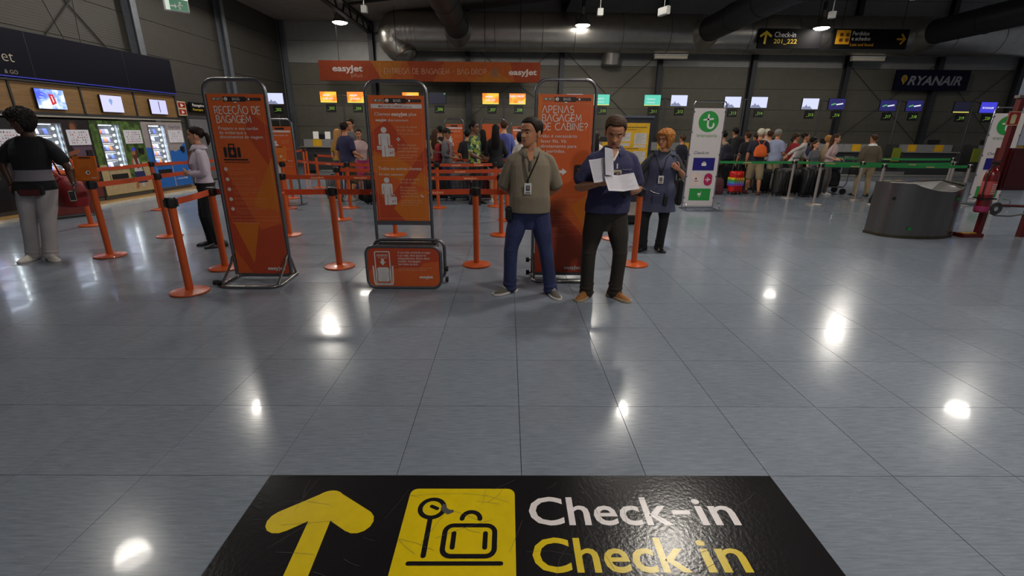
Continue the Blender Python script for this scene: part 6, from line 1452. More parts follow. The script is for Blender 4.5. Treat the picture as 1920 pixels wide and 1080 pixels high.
def sheet(c, u, v, w_, h_, bow, label, lines=14, fold=0):
    u, v = V3(u).normalized(), V3(v); v = (v - u * v.dot(u)).normalized(); n = u.cross(v); t = empty('paper_sheet', c, 0, label, 'paper')
    rows = []
    for i in range(13):
        f = i / 12 - .5; off = bow * (1 - (2 * f) ** 2) + fold * abs(f) * 2; rows.append([u * (f * w_) + n * (off + dz) + v * (k * h_ / 2) for k, dz in ((-1, 0), (1, 0), (1, .0006), (-1, .0006))])
    mb = MB(); mb.loft(rows); mb.build('sheet', PAPER, t, True, angle=60)
    mb = MB()
    for q in range(lines):
        z = h_ * (.42 - .84 * q / lines)
        for i in range(12):
            f0, f1 = (i / 12 - .5) * .86, ((i + .9) / 12 - .5) * .86
            if i > 11 - (q * 5 % 4): continue
            P4 = [u * (f * w_) + n * (bow * (1 - (2 * f) ** 2) + fold * abs(f) * 2 + sgn) + v * zz for f, zz, sgn in ((f0, z, .001), (f1, z, .001), (f1, z + .004, .001), (f0, z + .004, .001))]
            mb._add(P4, [(0, 1, 2, 3)])
    o = mb.build('printed_lines', PTXT, t); o['kind'] = 'stuff'
    return t
sheet((.81, 4.17, 1.265), (.97, .1, .18), (-.2, .45, 1), .17, .21, -.015, 'white printed sheet held up in the right hand of the reading man')
sheet((.885, 4.20, 1.325), (.75, .55, -.2), (-.2, .25, 1), .11, .24, .012, 'white sheet standing upright in front of the neck of the reading man')
sheet((.98, 4.11, 1.155), (1, .1, .06), (.28, .75, .62), .27, .19, .0, 'folded open white sheet held low in the left hand of the reading man', 10, .02)
t = empty('two_way_radio', (1.045, 4.13, 1.10), R(25), 'black two-way radio with short antenna held in the left hand of the reading man', 'radio')
mb = MB(); mb.rbox((0, 0, .0), (.065, .04, .14), .012, 'z'); bd = mb.build('casing', BLACK, t, bevel=.004, xf=Matrix.Rotation(R(38), 4, 'Y'))
mb = MB(); mb.cyl((.02, 0, .07), (.02, 0, .16), .007, .005, 10); mb.build('antenna', RUBBER, t, True, xf=Matrix.Rotation(R(38), 4, 'Y'))
mb = MB(); mb.box((0, -.021, .03), (.045, .002, .03)); mb.build('display', M('radio_screen', (70, 74, 70), .3), bd, xf=Matrix.Rotation(R(38), 4, 'Y'))
mb = MB(); mb.cyl((-.015, 0, .07), (-.015, 0, .09), .009, n=10); mb.build('knob', RUBBER, t, True, xf=Matrix.Rotation(R(38), 4, 'Y'))
# ---- 3 woman in the slate tunic
t, J = person('woman in slate tunic with curly ginger hair and a badge, hand raised to her chest', (2.03, 6.42, 0), R(-6), 1.60, 'f', 1.16, .03, ((-.13, -.02), (.12, .03)), (40, 10), (.05, 0), (.02, 0), (-48, 4, 0),
    dict(R=((-.29, .06, 1.13), (-.27, -.05, .92), (.1, -.2, -1), (1, 0, 0), .4), L=((.36, .02, 1.12), (.225, -.20, 1.24), (-.8, -.1, .55), (-.1, 1, .2), 1.0)), 'tan', ('curly', 'ginger'),
    (CHAR, .80, .80, dict(sleeve_fit=1.1)), (BLK, 1.0, 1.0), BSH, near=True)
S = J['S']
def over(J, t, mat, z0, z1, grow, flare, name, cut=None):
    mb = MB(); rings = []; T = J['T']
    for i in range(16):
        z = z0 + (z1 - z0) * i / 15; cy, rx, ry = (np.interp(z, [q[0] for q in T], [q[k] for q in T]) for k in (1, 2, 3)); fl = flare * max(0, (1.05 - z) / .4); c = J['spine'](z) + V3((0, cy, 0))
        rings.append([c + V3((math.cos(a) * (rx + grow + fl + .008 * math.sin(a * 7) * (fl > .01)), math.sin(a) * (ry + grow + fl + .010 * math.sin(a * 6 + 1) * (fl > .01)), 0)) for a in [2 * math.pi * j / 36 for j in range(36)]])
    mb.loft(rings); return mb.build(name, mat, t, True, xf=J['S'])
tn = over(J, t, TUNIC, .62, 1.425, .026, .10, 'tunic')
mb = MB()
for sg in (-1, 1): mb.tube([J['spine'](1.42) + V3((sg * .10, -.075, -.01)), J['spine'](1.42) + V3((sg * .115, -.02, .04)), J['spine'](1.42) + V3((sg * .11, .05, .02))], .04, 8, flat=.45)
mb.build('shoulder_straps', TUNIC, tn, True, xf=S)['kind'] = 'stuff'
mb = MB(); mb.box((-.02, -.205, .80), (.16, .02, .15), rot=(R(12), 0, 0)); pk = mb.build('pocket', TUNIC, tn, xf=S, bevel=.008)
mb = MB(); mb.tube([surf(J, x, z, .075) for x, z in ((-.13, .93), (-.09, .905), (-.05, .895), (-.01, .885))], .005, 6); mb.build('chain', TUBE, tn, True, xf=S)
lanyard(t, J, 1.10, BLACK, .0, .075, .11, grow=.045)
mb = MB(); mb.rbox((.09, -.215, .79), (.06, .035, .12), .012, 'z'); mb.tube([(.075, -.215, .85), (.07, -.215, .9)], .006, 6); mb.build('belt_radio', BLACK, t, True, xf=S)['kind'] = 'stuff'
HX = J['head']; mb = MB()
for sg in (-1, 1): mb.tube([HX @ V3((sg * .033 + .022 * math.cos(a), -.0965 + abs(.022 * math.cos(a) + .033 - .033) * .15, .112 + .016 * math.sin(a))) for a in [2 * math.pi * j / 14 for j in range(14)]], .0022, 6, closed=True); mb.tube([HX @ V3((sg * .054, -.09, .116)), HX @ V3((sg * .08, -.03, .112)), HX @ V3((sg * .082, .01, .108))], .002, 6)
mb.tube([HX @ V3((-.012, -.098, .115)), HX @ V3((.012, -.098, .115))], .002, 6); mb.build('glasses', BLACK, t, True, xf=S)
mb = MB(); mb.tube([J['arms']['L'][2] + V3((-.075, -.012, .05)) + V3((.011 * math.cos(a), .0, .011 * math.sin(a))) for a in [2 * math.pi * j / 10 for j in range(10)]], .003, 6, closed=True); mb.build('ring', CHROME, t, True, xf=S)
t = empty('shoulder_bag', (2.36, 6.52, 0), R(-6), 'flat black shoulder bag hanging behind the hip of the woman in the slate tunic', 'bag')
mb = MB(); mb.rbox((0, 0, .80), (.07, .22, .34), .03, 'x'); mb.build('body', BLK, t, bevel=.015)
mb = MB(); mb.tube([(0, .09, .96), (-.03, .06, 1.12), (-.09, .02, 1.28), (-.13, -.0, 1.315), (-.1, -.05, 1.25), (-.03, -.07, 1.1), (0, -.08, .96)], .012, 6, flat=.5); mb.build('strap', BLK, t, True)
# ---- 4 woman in the white shirt
t, J = person('woman in white shirt and black trousers with a ponytail and orange lanyard, hands joined', (-4.12, 6.5, 0), R(-58), 1.60, 'f', 1.0, .0, ((-.10, -.04), (.10, .06)), (10, 10), (0, 0), (0, 0), (-22, 3, 0),
    dict(R=((-.22, .02, 1.14), (-.07, -.19, 1.11), (.8, -.55, 0), (.4, .8, .2), .8), L=((.22, .03, 1.14), (.07, -.20, 1.10), (-.8, -.55, 0), (-.4, .8, .2), .8)), 'light', ('ponytail', 'dark'),
    (SHIRTW, 1.85, .955, dict(collar=SHIRTW, loose=1.3, low=True, sleeve_fit=1.12, flare=.0)), (BLK, 1.0, 1.0), BSH, near=True)
lanyard(t, J, 1.02, BELT, -.02, .075, .11, grow=.03)
mb = MB(); mb.loft([oval(J['spine'](.98) + V3((0, .005, z)), V3((1, 0, 0)), V3((0, 1, 0)), .184, .132, 24, 2.3) for z in (-.05, -.045, -.015, -.01)]); mb.build('waistband', BLK, t, True, xf=J['S'])
# ---- 5 person in white trousers at the left edge
BAND = M('black_top_band', (22, 22, 28), .9, 0, .1)
def banded():
    m = bpy.data.materials.new('black_top_white_band'); m.use_nodes = True; nt = m.node_tree; b = nt.nodes['Principled BSDF']; b.inputs['Roughness'].default_value = .9
    tc = nt.nodes.new('ShaderNodeTexCoord'); sp = nt.nodes.new('ShaderNodeSeparateXYZ'); nt.links.new(tc.outputs['Object'], sp.inputs[0]); r = nt.nodes.new('ShaderNodeValToRGB'); r.color_ramp.interpolation = 'CONSTANT'
    mr = nt.nodes.new('ShaderNodeMapRange'); mr.inputs[1].default_value = .8; mr.inputs[2].default_value = 1.5; nt.links.new(sp.outputs[2], mr.inputs[0]); nt.links.new(mr.outputs[0], r.inputs[0])
    e = r.color_ramp.elements; e[0].color = rgb((18, 18, 24)); e[1].position = .24; e[1].color = rgb((120, 116, 124)); x = e.new(.42); x.color = rgb((18, 18, 24)); nt.links.new(r.outputs[0], b.inputs['Base Color']); return m
t, J = person('person in black top with white band and pale cargo trousers holding a phone', (-5.84, 5.72, 0), R(14), 1.75, 'm', 1.0, .0, ((-.09, .04), (.11, -.02)), (12, 42), (.24, .0), (.17, .0), (-35, 14, 0),
    dict(R=((-.13, .06, 1.16), (-.05, -.02, .90), (.1, -.2, -1), (1, 0, 0), .4), L=((.52, .0, 1.17), (.62, -.12, .93), (.1, -.35, -1), (-.8, -.5, .1), .8)), 'dark', ('curly', 'black'),
    (banded(), .75, .86, dict(loose=1.5, flare=.05, sleeve_fit=1.25)), (noise_cloth('pale_trousers', (166, 160, 162), .8, .06, .35, 14), 1.0, 1.16), (M('shoe_white', (206, 200, 190), .5), SOLEW, LACEW), near=True, crotch=.74)
S = J['S']
mb = MB(); mb.rbox((.20, -.155, .87), (.24, .075, .13), .04, 'y'); pk = mb.build('belt_bag', BLK, t, xf=S, bevel=.012); mb = MB(); mb.box((.2, -.196, .845), (.2, .006, .07)); mb.build('belt_bag_pocket', M('dark_red_cloth', (80, 24, 26), .8), pk, xf=S, bevel=.002)
w2 = J['arms']['L'][2]; mb = MB(); mb.tube([w2 + V3((.033 * math.cos(a), .033 * math.sin(a), .012)) for a in [2 * math.pi * j / 14 for j in range(14)]], .009, 6, closed=True); mb.build('bracelet', CHROME, t, True, xf=S)
t = empty('mobile_phone', (-5.185, 5.665, .80), R(40), 'small pale phone in the lowered hand of the person in white trousers', 'phone')
mb = MB(); mb.rbox((0, 0, 0), (.06, .012, .12), .01, 'y'); bd = mb.build('casing', M('phone_pale', (150, 170, 150), .3), t, bevel=.002); mb = MB(); mb.box((0, -.0068, 0), (.052, .001, .1)); mb.build('display', BLACK, bd)
REDB = noise_cloth('red_nylon', (128, 18, 22), .6, .1, .4, 12)
t = empty('travel_bag', (-5.60, 6.10, 0), R(-30), 'red soft bag hanging behind the person in white trousers', 'bag')
mb = MB(); mb.loft([oval(V3((0, 0, z)), V3((1, 0, 0)), V3((0, 1, 0)), a, b, 20, 2.6) for z, a, b in ((.60, .14, .08), (.62, .22, .13), (.72, .25, .15), (.84, .24, .14), (.93, .19, .11), (.98, .12, .06))]); mb.build('body', REDB, t, True)
mb = MB(); mb.tube([(-.12, 0, .95), (-.16, -.03, 1.15), (-.18, -.12, 1.36), (-.17, -.2, 1.46), (-.1, -.3, 1.42), (-.06, -.2, 1.2), (.05, -.05, .96)], .022, 8, flat=.4); mb.build('strap', REDB, t, True)

# ------------------------------------------------------------------ waiting passengers (smaller figures) and their luggage
def cl(n, c, **k): return noise_cloth('cloth_' + n, c, .85, .10, .2, 18, **k)
CAMO = ramp_mat('camouflage', [(52, 50, 34), (84, 72, 50), (38, 40, 28), (96, 88, 62)], 9, .9, 'smooth', detail=3)
TROP = ramp_mat('tropical_print', [(24, 60, 40), (150, 150, 40), (40, 96, 84), (180, 180, 140), (28, 44, 34), (120, 140, 50)], 16, .8, 'voronoi')
NV = cl('navy', (40, 40, 74)); DK = cl('dark', (26, 26, 30)); GR = cl('grey', (92, 92, 98)); WH = cl('white', (196, 190, 186)); KH = cl('khaki', (150, 132, 102)); CRE = cl('cream', (178, 164, 128)); LB = cl('light_blue', (150, 156, 186)); BLU = cl('blue', (92, 100, 168)); RD = cl('red', (140, 30, 34)); PK = cl('pink', (178, 60, 110)); BE = cl('beige', (170, 150, 120)); OLV = cl('olive_sweater', (92, 82, 66)); DEN = cl('denim', (50, 58, 92)); MAR = cl('maroon', (84, 40, 46)); STR = cl('striped', (120, 110, 112)); NVP = cl('dark_navy', (30, 30, 46)); OR_ = cl('orange', (214, 92, 34)); GRT = cl('grey_trousers', (86, 80, 76)); PKW = cl('pale_pink', (186, 158, 158))
WSH = (M('shoe_white2', (200, 196, 190), .5), SOLEW); RSH = (M('shoe_red', (110, 36, 36), .6), SOLEB)
def dn(*a): return dict(R=a[0], L=a[1])
FWD = dn(((-.24, .0, 1.12), (-.17, -.22, 1.05), (.2, -1, .1), (.6, 0, -.6), .6), ((.24, .0, 1.12), (.17, -.22, 1.05), (-.2, -1, .1), (-.6, 0, -.6), .6))
HOLDR = dn(((-.24, .02, 1.13), (-.20, -.20, 1.02), (0, -1, -.3), (1, 0, -.3), .7), ((.24, .04, 1.13), (.25, -.02, .88), (0, -.2, -1), (-1, 0, 0), .4))
def pax(label, x, y, rz, h, sex, hair, skin, top, bottom, shoes=BSH, grp='left', **k):
    t, J = person(label, (x, y, 0), R(rz), h, sex, k.pop('build', 1.0), k.pop('belly', .0), k.pop('feet', ((-.10, .02), (.10, -.02))), k.pop('toe', (12, 12)), k.pop('lean', (0, 0)), k.pop('hip', (0, 0)), k.pop('head', (0, 5, 0)), k.pop('arms', None), skin, hair, top, bottom, shoes, near=False, group='passengers at the %s desks' % ('orange' if grp == 'left' else 'green'), **k)
    J['rz'] = R(rz); J['loc'] = V3((x, y, 0)); return t, J
def world(J, p): return J['loc'] + Matrix.Rotation(J['rz'], 4, 'Z') @ (V3(p) * J['s'])
def backpack(J, mat, label, w_=.32, h_=.46, d_=.18, z=1.16):
    c = world(J, (0, .13 + d_ / 2, 0)); t = empty('backpack', (c.x, c.y, 0), J['rz'], label, 'backpack'); s = J['s']
    mb = MB(); mb.loft([oval(V3((0, (k - .5) * .02, (z + zz) * s)), V3((1, 0, 0)), V3((0, 1, 0)), w_ / 2 * a, d_ / 2 * a, 18, 3.2) for zz, a, k in ((-h_ / 2, .75, 0), (-h_ / 2 + .03, .97, 0), (0, 1.0, 0), (h_ / 2 - .1, .95, 0), (h_ / 2 - .03, .75, 0), (h_ / 2, .4, 0))]); b = mb.build('body', mat, t, True)
    mb = MB(); mb.loft([oval(V3((0, d_ / 2, (z + zz) * s)), V3((1, 0, 0)), V3((0, 1, 0)), w_ * .38 * a, .045 * a, 14, 3) for zz, a in ((-h_ * .42, .8), (-h_ * .38, 1), (-h_ * .05, 1), (0.0, .8))]); mb.build('pocket', mat, b, True)
    mb = MB(); mb.tube([(-.03, .0, (z + h_ / 2 - .01) * s), (-.02, .02, (z + h_ / 2 + .03) * s), (.02, .02, (z + h_ / 2 + .03) * s), (.03, 0, (z + h_ / 2 - .01) * s)], .009, 6); mb.build('handle', BLK, t, True)
    for sg in (-1, 1):
        y0 = -(.13 + d_ / 2); mb = MB(); mb.tube([V3(p) * s for p in ((sg * .09, -d_ / 2, z + .2), (sg * .10, y0 - .0, 1.455), (sg * .115, y0 - .115, 1.38), (sg * .13, y0 - .13, 1.2), (sg * .15, y0 - .06, 1.03), (sg * .12, -d_ / 2, z - .17))], .017, 6, flat=.5); mb.build('strap', mat, t, True)
    return t
def suitcase(x, y, rz, w_, d_, h_, mat, label, handle=.0, bands=None, name='suitcase'):
    t = empty(name, (x, y, 0), R(rz), label, 'suitcase', 'suitcases in the queues'); z0 = .06
    mb = MB(); mb.rbox((0, 0, z0 + h_ / 2), (w_, d_, h_), min(w_, h_) * .14, 'y', 5); sh = mb.build('shell', mat, t, bevel=min(d_ * .2, .035), seg=2)
    for p in sh.data.polygons: p.use_smooth = True
    for i in range(4):
        mb = MB(); xx = (i - 1.5) * w_ * .2; mb.box((xx, -d_ / 2 - .003, z0 + h_ * .5), (w_ * .06, .012, h_ * .74)); mb.build('rib', bands[i % len(bands)] if bands and False else mat, sh, bevel=.004)
    if bands:
        for i, b in enumerate(bands): mb = MB(); mb.box((0, 0, z0 + h_ * (.66 - i * .1)), (w_ * 1.012, d_ * 1.012, h_ * .1)); mb.build('colour_band', b, sh, bevel=.004)
    mb = MB(); mb.tube([(-.06, 0, z0 + h_ - .005), (-.05, 0, z0 + h_ + .03), (.05, 0, z0 + h_ + .03), (.06, 0, z0 + h_ - .005)], .011, 6); mb.build('carry_handle', BLACK, t, True)
    for sx in (-1, 1):
        for sy in (-1, 1): mb = MB(); mb.cyl((sx * w_ * .38 - .012, sy * d_ * .3, .032), (sx * w_ * .38 + .012, sy * d_ * .3, .032), .03, n=12); mb.box((sx * w_ * .38, sy * d_ * .3, .058), (.03, .03, .02)); mb.build('wheel', RUBBER, t)
    if handle:
        mb = MB(); q = w_ * .25
        for sx in (-1, 1): mb.cyl((sx * q, d_ * .32, z0 + h_ - .02), (sx * q, d_ * .32, z0 + h_ + handle), .009, n=8)
        mb.box((0, d_ * .32, z0 + h_ + handle), (2 * q + .05, .03, .03)); mb.build('pull_handle', TUBE, t)
    return t
def tote(x, y, z, rz, w_, d_, h_, mat, label, cat='bag', name='holdall'):
    t = empty(name, (x, y, z), R(rz), label, cat)
    mb = MB(); mb.loft([oval(V3((0, 0, zz * h_)), V3((1, 0, 0)), V3((0, 1, 0)), w_ / 2 * a, d_ / 2 * a, 18, 3) for zz, a in ((0, .85), (.06, 1), (.55, 1.0), (.85, .9), (1, .6))]); b = mb.build('body', mat, t, True)
    mb = MB()
    for sg in (-1, 1): mb.tube([(-w_ * .22, sg * d_ * .25, h_ * .9), (-w_ * .15, sg * d_ * .1, h_ * 1.2), (w_ * .15, sg * d_ * .1, h_ * 1.2), (w_ * .22, sg * d_ * .25, h_ * .9)], .012, 6)
    mb.build('handles', BLK, t, True)['kind'] = 'stuff'
    mb = MB(); mb.box((0, -d_ * .49, h_ * .4), (w_ * .6, .02, h_ * .4)); mb.build('pocket', mat, b, bevel=.006); return t

# --- left and middle queues
t, J = pax('man in navy T-shirt and camouflage shorts seen from behind in the orange queue', -3.72, 11.25, 152, 1.74, 'm', ('short', 'dark'), 'tan', (NV, .8, .88, dict(loose=1.2)), (CAMO, .62, 1.05), WSH, arms=HOLDR, head=(28, 8, 0), build=1.02)
t, J = pax('tall dark haired man beyond the navy T-shirt, facing him', -4.12, 12.9, -30, 1.84, 'm', ('short', 'dark'), 'tan', (GR, .8, .88), (DEN, 1.0), head=(20, 10, 0))
t, J = pax('woman in pink skirt with dark hair leaning beside the pushchair', -3.62, 12.05, 35, 1.60, 'f', ('ponytail', 'dark'), 'tan', (PKW, .4, .95), (PK, .5, 1.2), RSH, lean=(-.06, -.06), arms=FWD, head=(-20, 12, 0))
t, J = pax('blonde woman in yellow behind the navy T-shirt carrying an orange bag', -4.35, 12.6, 170, 1.60, 'f', ('long', 'blonde'), 'light', (cl('mustard', (160, 120, 40)), .8, .9), (DEN, 1.0))
c = world(J, (-.27, .02, 0)); tote(c.x, c.y, .93, 170, .30, .13, .30, OR_, 'orange shoulder bag of the blonde woman behind the navy T-shirt')
t, J = pax('man in grey shirt bending over the pushchair behind the gauge sign', -2.9, 12.25, -70, 1.66, 'm', ('short', 'black'), 'tan', (GR, 1.6, .88, dict(loose=1.3)), (DK, 1.0), lean=(0, -.10), arms=FWD, head=(0, 20, 0))
suitcase(-4.0, 11.0, 10, .34, .22, .52, GR, 'small grey suitcase beside the man in camouflage shorts')
suitcase(-2.95, 10.62, -8, .46, .28, .62, DK, 'black suitcase under the pushchair, behind the gauge sign')
t = empty('pushchair', (-3.0, 11.15, 0), R(-60), 'black pushchair with a cream trimmed hood in the orange queue', 'pushchair')
mb = MB(); mb.loft([oval(V3((0, y, z)), V3((1, 0, 0)), V3((0, -.5, 1)).normalized(), a, b, 16, 2.5) for y, z, a, b in ((-.32, .42, .16, .10), (-.2, .48, .2, .16), (.05, .58, .22, .2), (.25, .80, .21, .16), (.33, .95, .16, .08))]); mb.build('seat', BLK, t, True)
mb = MB(); mb.loft([[(x * math.cos(a), .02 + r * .9 * math.cos(b_), .72 + r * math.sin(b_) * (.9 + .1 * math.cos(a))) for a in np.linspace(0, math.pi, 9)] + [(x * .9 * math.cos(a), .02 + (r - .03) * math.cos(b_), .72 + (r - .03) * math.sin(b_)) for a in np.linspace(math.pi, 0, 9)] for b_, r, x in ((.1, .32, .24), (.5, .33, .25), (.9, .33, .25), (1.4, .33, .25), (1.8, .32, .24))]); mb.build('hood', BLK, t, True)
mb = MB(); mb.tube([(-.24, .08, .74), (-.23, -.02, .95), (-.12, -.06, 1.03), (.12, -.06, 1.03), (.23, -.02, .95), (.24, .08, .74)], .016, 6); mb.build('hood_trim', CRE, t, True)
mb = MB()
for sx in (-.2, .2): mb.tube([(sx, -.35, .1), (sx, -.1, .45), (sx, .3, .8), (sx, .42, 1.0)], .014, 6); mb.tube([(sx, .3, .1), (sx, .1, .5)], .014, 6)
mb.cyl((-.2, .42, 1.0), (.2, .42, 1.0), .016, n=8); mb.build('frame', TUBE, t, True)
for sx in (-.22, .22):
    for y in (-.36, .3): mb = MB(); mb.cyl((sx - .018, y, .1), (sx + .018, y, .1), .1, n=20); mb.build('wheel', RUBBER, t, True)
t, J = pax('person with brown hair in beige at the edge of the gauge sign', -1.84, 12.55, 160, 1.62, 'f', ('long', 'brown'), 'light', (BE, 1.5, .9), (DK, 1.0))
t, J = pax('dark haired man farthest back between the gauge sign and the distant orange sign', -1.98, 14.3, 200, 1.70, 'm', ('short', 'black'), 'olive', (DK, 1.5, .88), (DK, 1.0))
t, J = pax('man in dark cap and grey top carrying a red backpack', -1.48, 11.8, 75, 1.63, 'm', ('short', 'dark'), 'olive', (GR, 1.6, .88), (DEN, 1.0), arms=FWD, head=(0, 12, 0))
backpack(J, RD, 'red backpack on the man in the dark cap')
HX = J['head']; mb = MB(); mb.loft([[HX @ V3((.082 * a * math.cos(b_), .006 + .104 * a * math.sin(b_), z)) for b_ in [2 * math.pi * j / 20 for j in range(20)]] for z, a in ((.15, 1.0), (.18, 1.0), (.21, .86), (.232, .55), (.24, .1))]); mb._add([HX @ V3(p) for p in ((-.07, -.08, .155), (.07, -.08, .155), (.055, -.16, .145), (-.055, -.16, .145), (-.07, -.08, .163), (.07, -.08, .163), (.055, -.16, .153), (-.055, -.16, .153))], [(0, 1, 2, 3), (4, 5, 6, 7), (0, 1, 5, 4), (1, 2, 6, 5), (2, 3, 7, 6), (3, 0, 4, 7)]); mb.build('cap', DK, t, True, xf=J['S'])['kind'] = 'stuff'
t, J = pax('man in black T-shirt seen from behind, left of the patterned shirt', -1.06, 12.75, 185, 1.60, 'm', ('short', 'black'), 'tan', (DK, .8, .88), (DK, 1.0), arms=HOLDR)
t, J = pax('man in green and yellow patterned shirt standing side-on in the orange queue', -.74, 10.75, 72, 1.77, 'm', ('short', 'black'), 'brown', (TROP, .8, .82, dict(loose=1.2)), (DK, 1.0), arms=dn(((-.22, .0, 1.12), (-.12, -.20, 1.0), (.4, -.9, -.2), (.5, .2, .5), .6), ((.22, .0, 1.12), (.12, -.20, 1.0), (-.4, -.9, -.2), (-.5, .2, .5), .6)), head=(5, 4, 0))
t, J = pax('woman with long black hair, black jacket and short skirt seen from behind', -.27, 11.0, 175, 1.72, 'f', ('long', 'black'), 'tan', (DK, 1.9, .80, dict(loose=1.5)), (PKW, .42, 1.0), WSH, arms=FWD)
t, J = pax('second long haired woman half hidden behind the woman in the black jacket', -.68, 13.15, 195, 1.62, 'f', ('long', 'black'), 'tan', (DK, 1.6, .88), (DK, 1.0), arms=FWD)
t, J = pax('man in blue shirt seen from behind with a blue backpack', -.10, 12.7, 178, 1.83, 'm', ('short', 'brown'), 'light', (BLU, 1.5, .86), (DK, 1.0), build=1.05)
backpack(J, cl('backpack_blue', (62, 66, 132)), 'blue backpack on the man in the blue shirt', z=1.2)
t, J = pax('curly dark haired person in white top behind the shoulder of the man in taupe', .30, 11.4, 170, 1.55, 'f', ('curly', 'black'), 'brown', (WH, .8, .88), (DEN, 1.0))
t, J = pax('woman with brown hair glimpsed between the APENAS sign and the reading man', 1.98, 11.0, 165, 1.58, 'f', ('long', 'dark'), 'tan', (WH, .6, .88), (DK, 1.0))
suitcase(-1.62, 11.3, 5, .42, .26, .60, DK, 'black suitcase left of the grey suitcase in the middle queue', .45)
suitcase(-1.12, 11.35, -6, .44, .26, .62, GR, 'silver grey suitcase between the black and the dark red suitcase')
suitcase(-.6, 11.45, 4, .50, .30, .66, MAR, 'large dark red suitcase below the patterned shirt', .38)
suitcase(.2, 10.85, 12, .36, .22, .50, ramp_mat('purple_pattern', [(60, 44, 96), (150, 140, 170), (90, 60, 130), (40, 36, 60)], 22, .5, 'voronoi'), 'purple patterned suitcase left of the man in taupe', .4)
tote(-1.12, 11.35, .735, 0, .40, .22, .16, GR, 'grey bag lying on the silver grey suitcase')
# --- behind the woman in the tunic
t, J = pax('person in dark jacket far behind the ginger haired woman, left side', 3.45, 14.6, 170, 1.50, 'f', ('short', 'dark'), 'tan', (GR, 1.5, .88), (DK, 1.0), grp='right')
t, J = pax('man in dark vest far behind the ginger haired woman, right side', 5.0, 14.0, 205, 1.52, 'm', ('short', 'brown'), 'tan', (NVP, 1.5, .88), (DK, 1.0), grp='right')
# --- right queue
t, J = pax('man in beige top with a dark backpack right beside the airline sign', 5.95, 13.5, 195, 1.64, 'm', ('short', 'black'), 'tan', (BE, .8, .88), (DK, 1.0), grp='right')
backpack(J, NVP, 'dark navy backpack on the man beside the airline sign')
t, J = pax('tall man wearing a large black backpack in the green queue', 6.85, 14.75, 185, 1.74, 'm', ('short', 'black'), 'olive', (DK, 1.5, .88), (DK, 1.0), grp='right')
backpack(J, BLK, 'large black rucksack on the tall man in the green queue', .44, .66, .26, 1.18)
t, J = pax('brown haired person wearing an orange drawstring bag in the green queue', 6.72, 13.7, 190, 1.63, 'f', ('short', 'brown'), 'tan', (DK, .8, .88), (DK, 1.0), grp='right')
t, J = pax('white haired man in dark polo and khaki shorts stepping along the green belt', 6.72, 13.0, 160, 1.70, 'm', ('short', 'white'), 'tan', (NVP, .8, .90, dict(loose=1.2)), (KH, .60, 1.05), RSH, 'right', build=1.08, feet=((-.16, .12), (.12, -.18)), arms=HOLDR)
c = world(J, (-.14, .17, 0)); t = empty('drawstring_bag', (c.x - .12, c.y - .02, 0), R(160), 'bright orange drawstring bag behind the man in khaki shorts', 'bag')
mb = MB(); mb.loft([oval(V3((0, 0, z)), V3((1, 0, 0)), V3((0, 1, 0)), a, b, 16, 2.4) for z, a, b in ((1.0, .10, .04), (1.02, .15, .06), (1.12, .16, .07), (1.24, .13, .06), (1.32, .05, .03))]); mb.build('body', OR_, t, True)
mb = MB(); mb.tube([(-.04, 0, 1.32), (-.08, -.05, 1.44), (-.1, -.16, 1.40)], .008, 6); mb.tube([(.04, 0, 1.32), (.1, -.05, 1.44), (.12, -.16, 1.40)], .008, 6); mb.build('cords', OR_, t, True)['kind'] = 'stuff'
t, J = pax('dark haired woman in white skirt behind the man in khaki shorts', 7.12, 14.0, 200, 1.58, 'f', ('short', 'dark'), 'tan', (DK, .8, .92), (WH, .7, 1.2), BSH, 'right')
t, J = pax('dark haired man looking ahead between the two older men', 7.45, 15.2, 190, 1.66, 'm', ('short', 'dark'), 'olive', (DK, 1.5, .88), (DEN, 1.0), grp='right')
t, J = pax('balding man in white shirt with a bag strap in the green queue', 7.75, 14.45, 150, 1.67, 'm', ('receding', 'brown'), 'tan', (WH, .8, .88), (DEN, .62), BSH, 'right')
mb = MB(); mb.tube([V3(p) for p in ((.12, .04, 1.47), (.10, -.10, 1.36), (-.02, -.16, 1.16), (-.16, -.06, .98), (-.15, .08, 1.0), (0, .15, 1.2), (.12, .1, 1.4))], .014, 6, closed=True, flat=.5); mb.build('bag_strap', BLK, t, True, xf=J['S'])
t, J = pax('grey haired man in light blue shirt and cream trousers, seen side-on', 7.6, 13.75, 120, 1.70, 'm', ('receding', 'grey'), 'tan', (LB, .8, .86, dict(loose=1.4)), (CRE, 1.0, 1.05), BSH, 'right', belly=.08, arms=FWD, head=(10, 5, 0))
t, J = pax('white haired person right behind the man in light blue', 8.1, 15.3, 140, 1.72, 'm', ('short', 'white'), 'light', (WH, .8, .88), (GRT, 1.0), BSH, 'right')
t, J = pax('brown haired man in red top between light blue shirt and leaning woman', 8.28, 14.0, 100, 1.60, 'm', ('short', 'brown'), 'tan', (RD, .8, .88), (DK, 1.0), BSH, 'right')
t, J = pax('long haired child in dark red in front of the brown haired man', 8.5, 14.5, 170, 1.48, 'f', ('long', 'black'), 'tan', (MAR, .8, .88), (DK, 1.0), BSH, 'right')
t, J = pax('woman in white jacket leaning forward with one arm stretched back on a suitcase', 7.95, 13.35, 62, 1.62, 'f', ('bun', 'dark'), 'tan', (WH, 1.85, .86, dict(loose=1.4, flare=.05, name='jacket')), (GRT, 1.0), WSH, 'right', lean=(.0, -.20), hip=(0, .02), arms=dn(((-.36, .18, 1.20), (-.50, .34, 1.02), (-.3, .5, -.6), (.3, 0, -1), .6), ((.22, -.22, 1.12), (.10, -.36, 1.0), (-.3, -.8, -.4), (-.5, 0, -.6), .6)), head=(10, -4, 0))
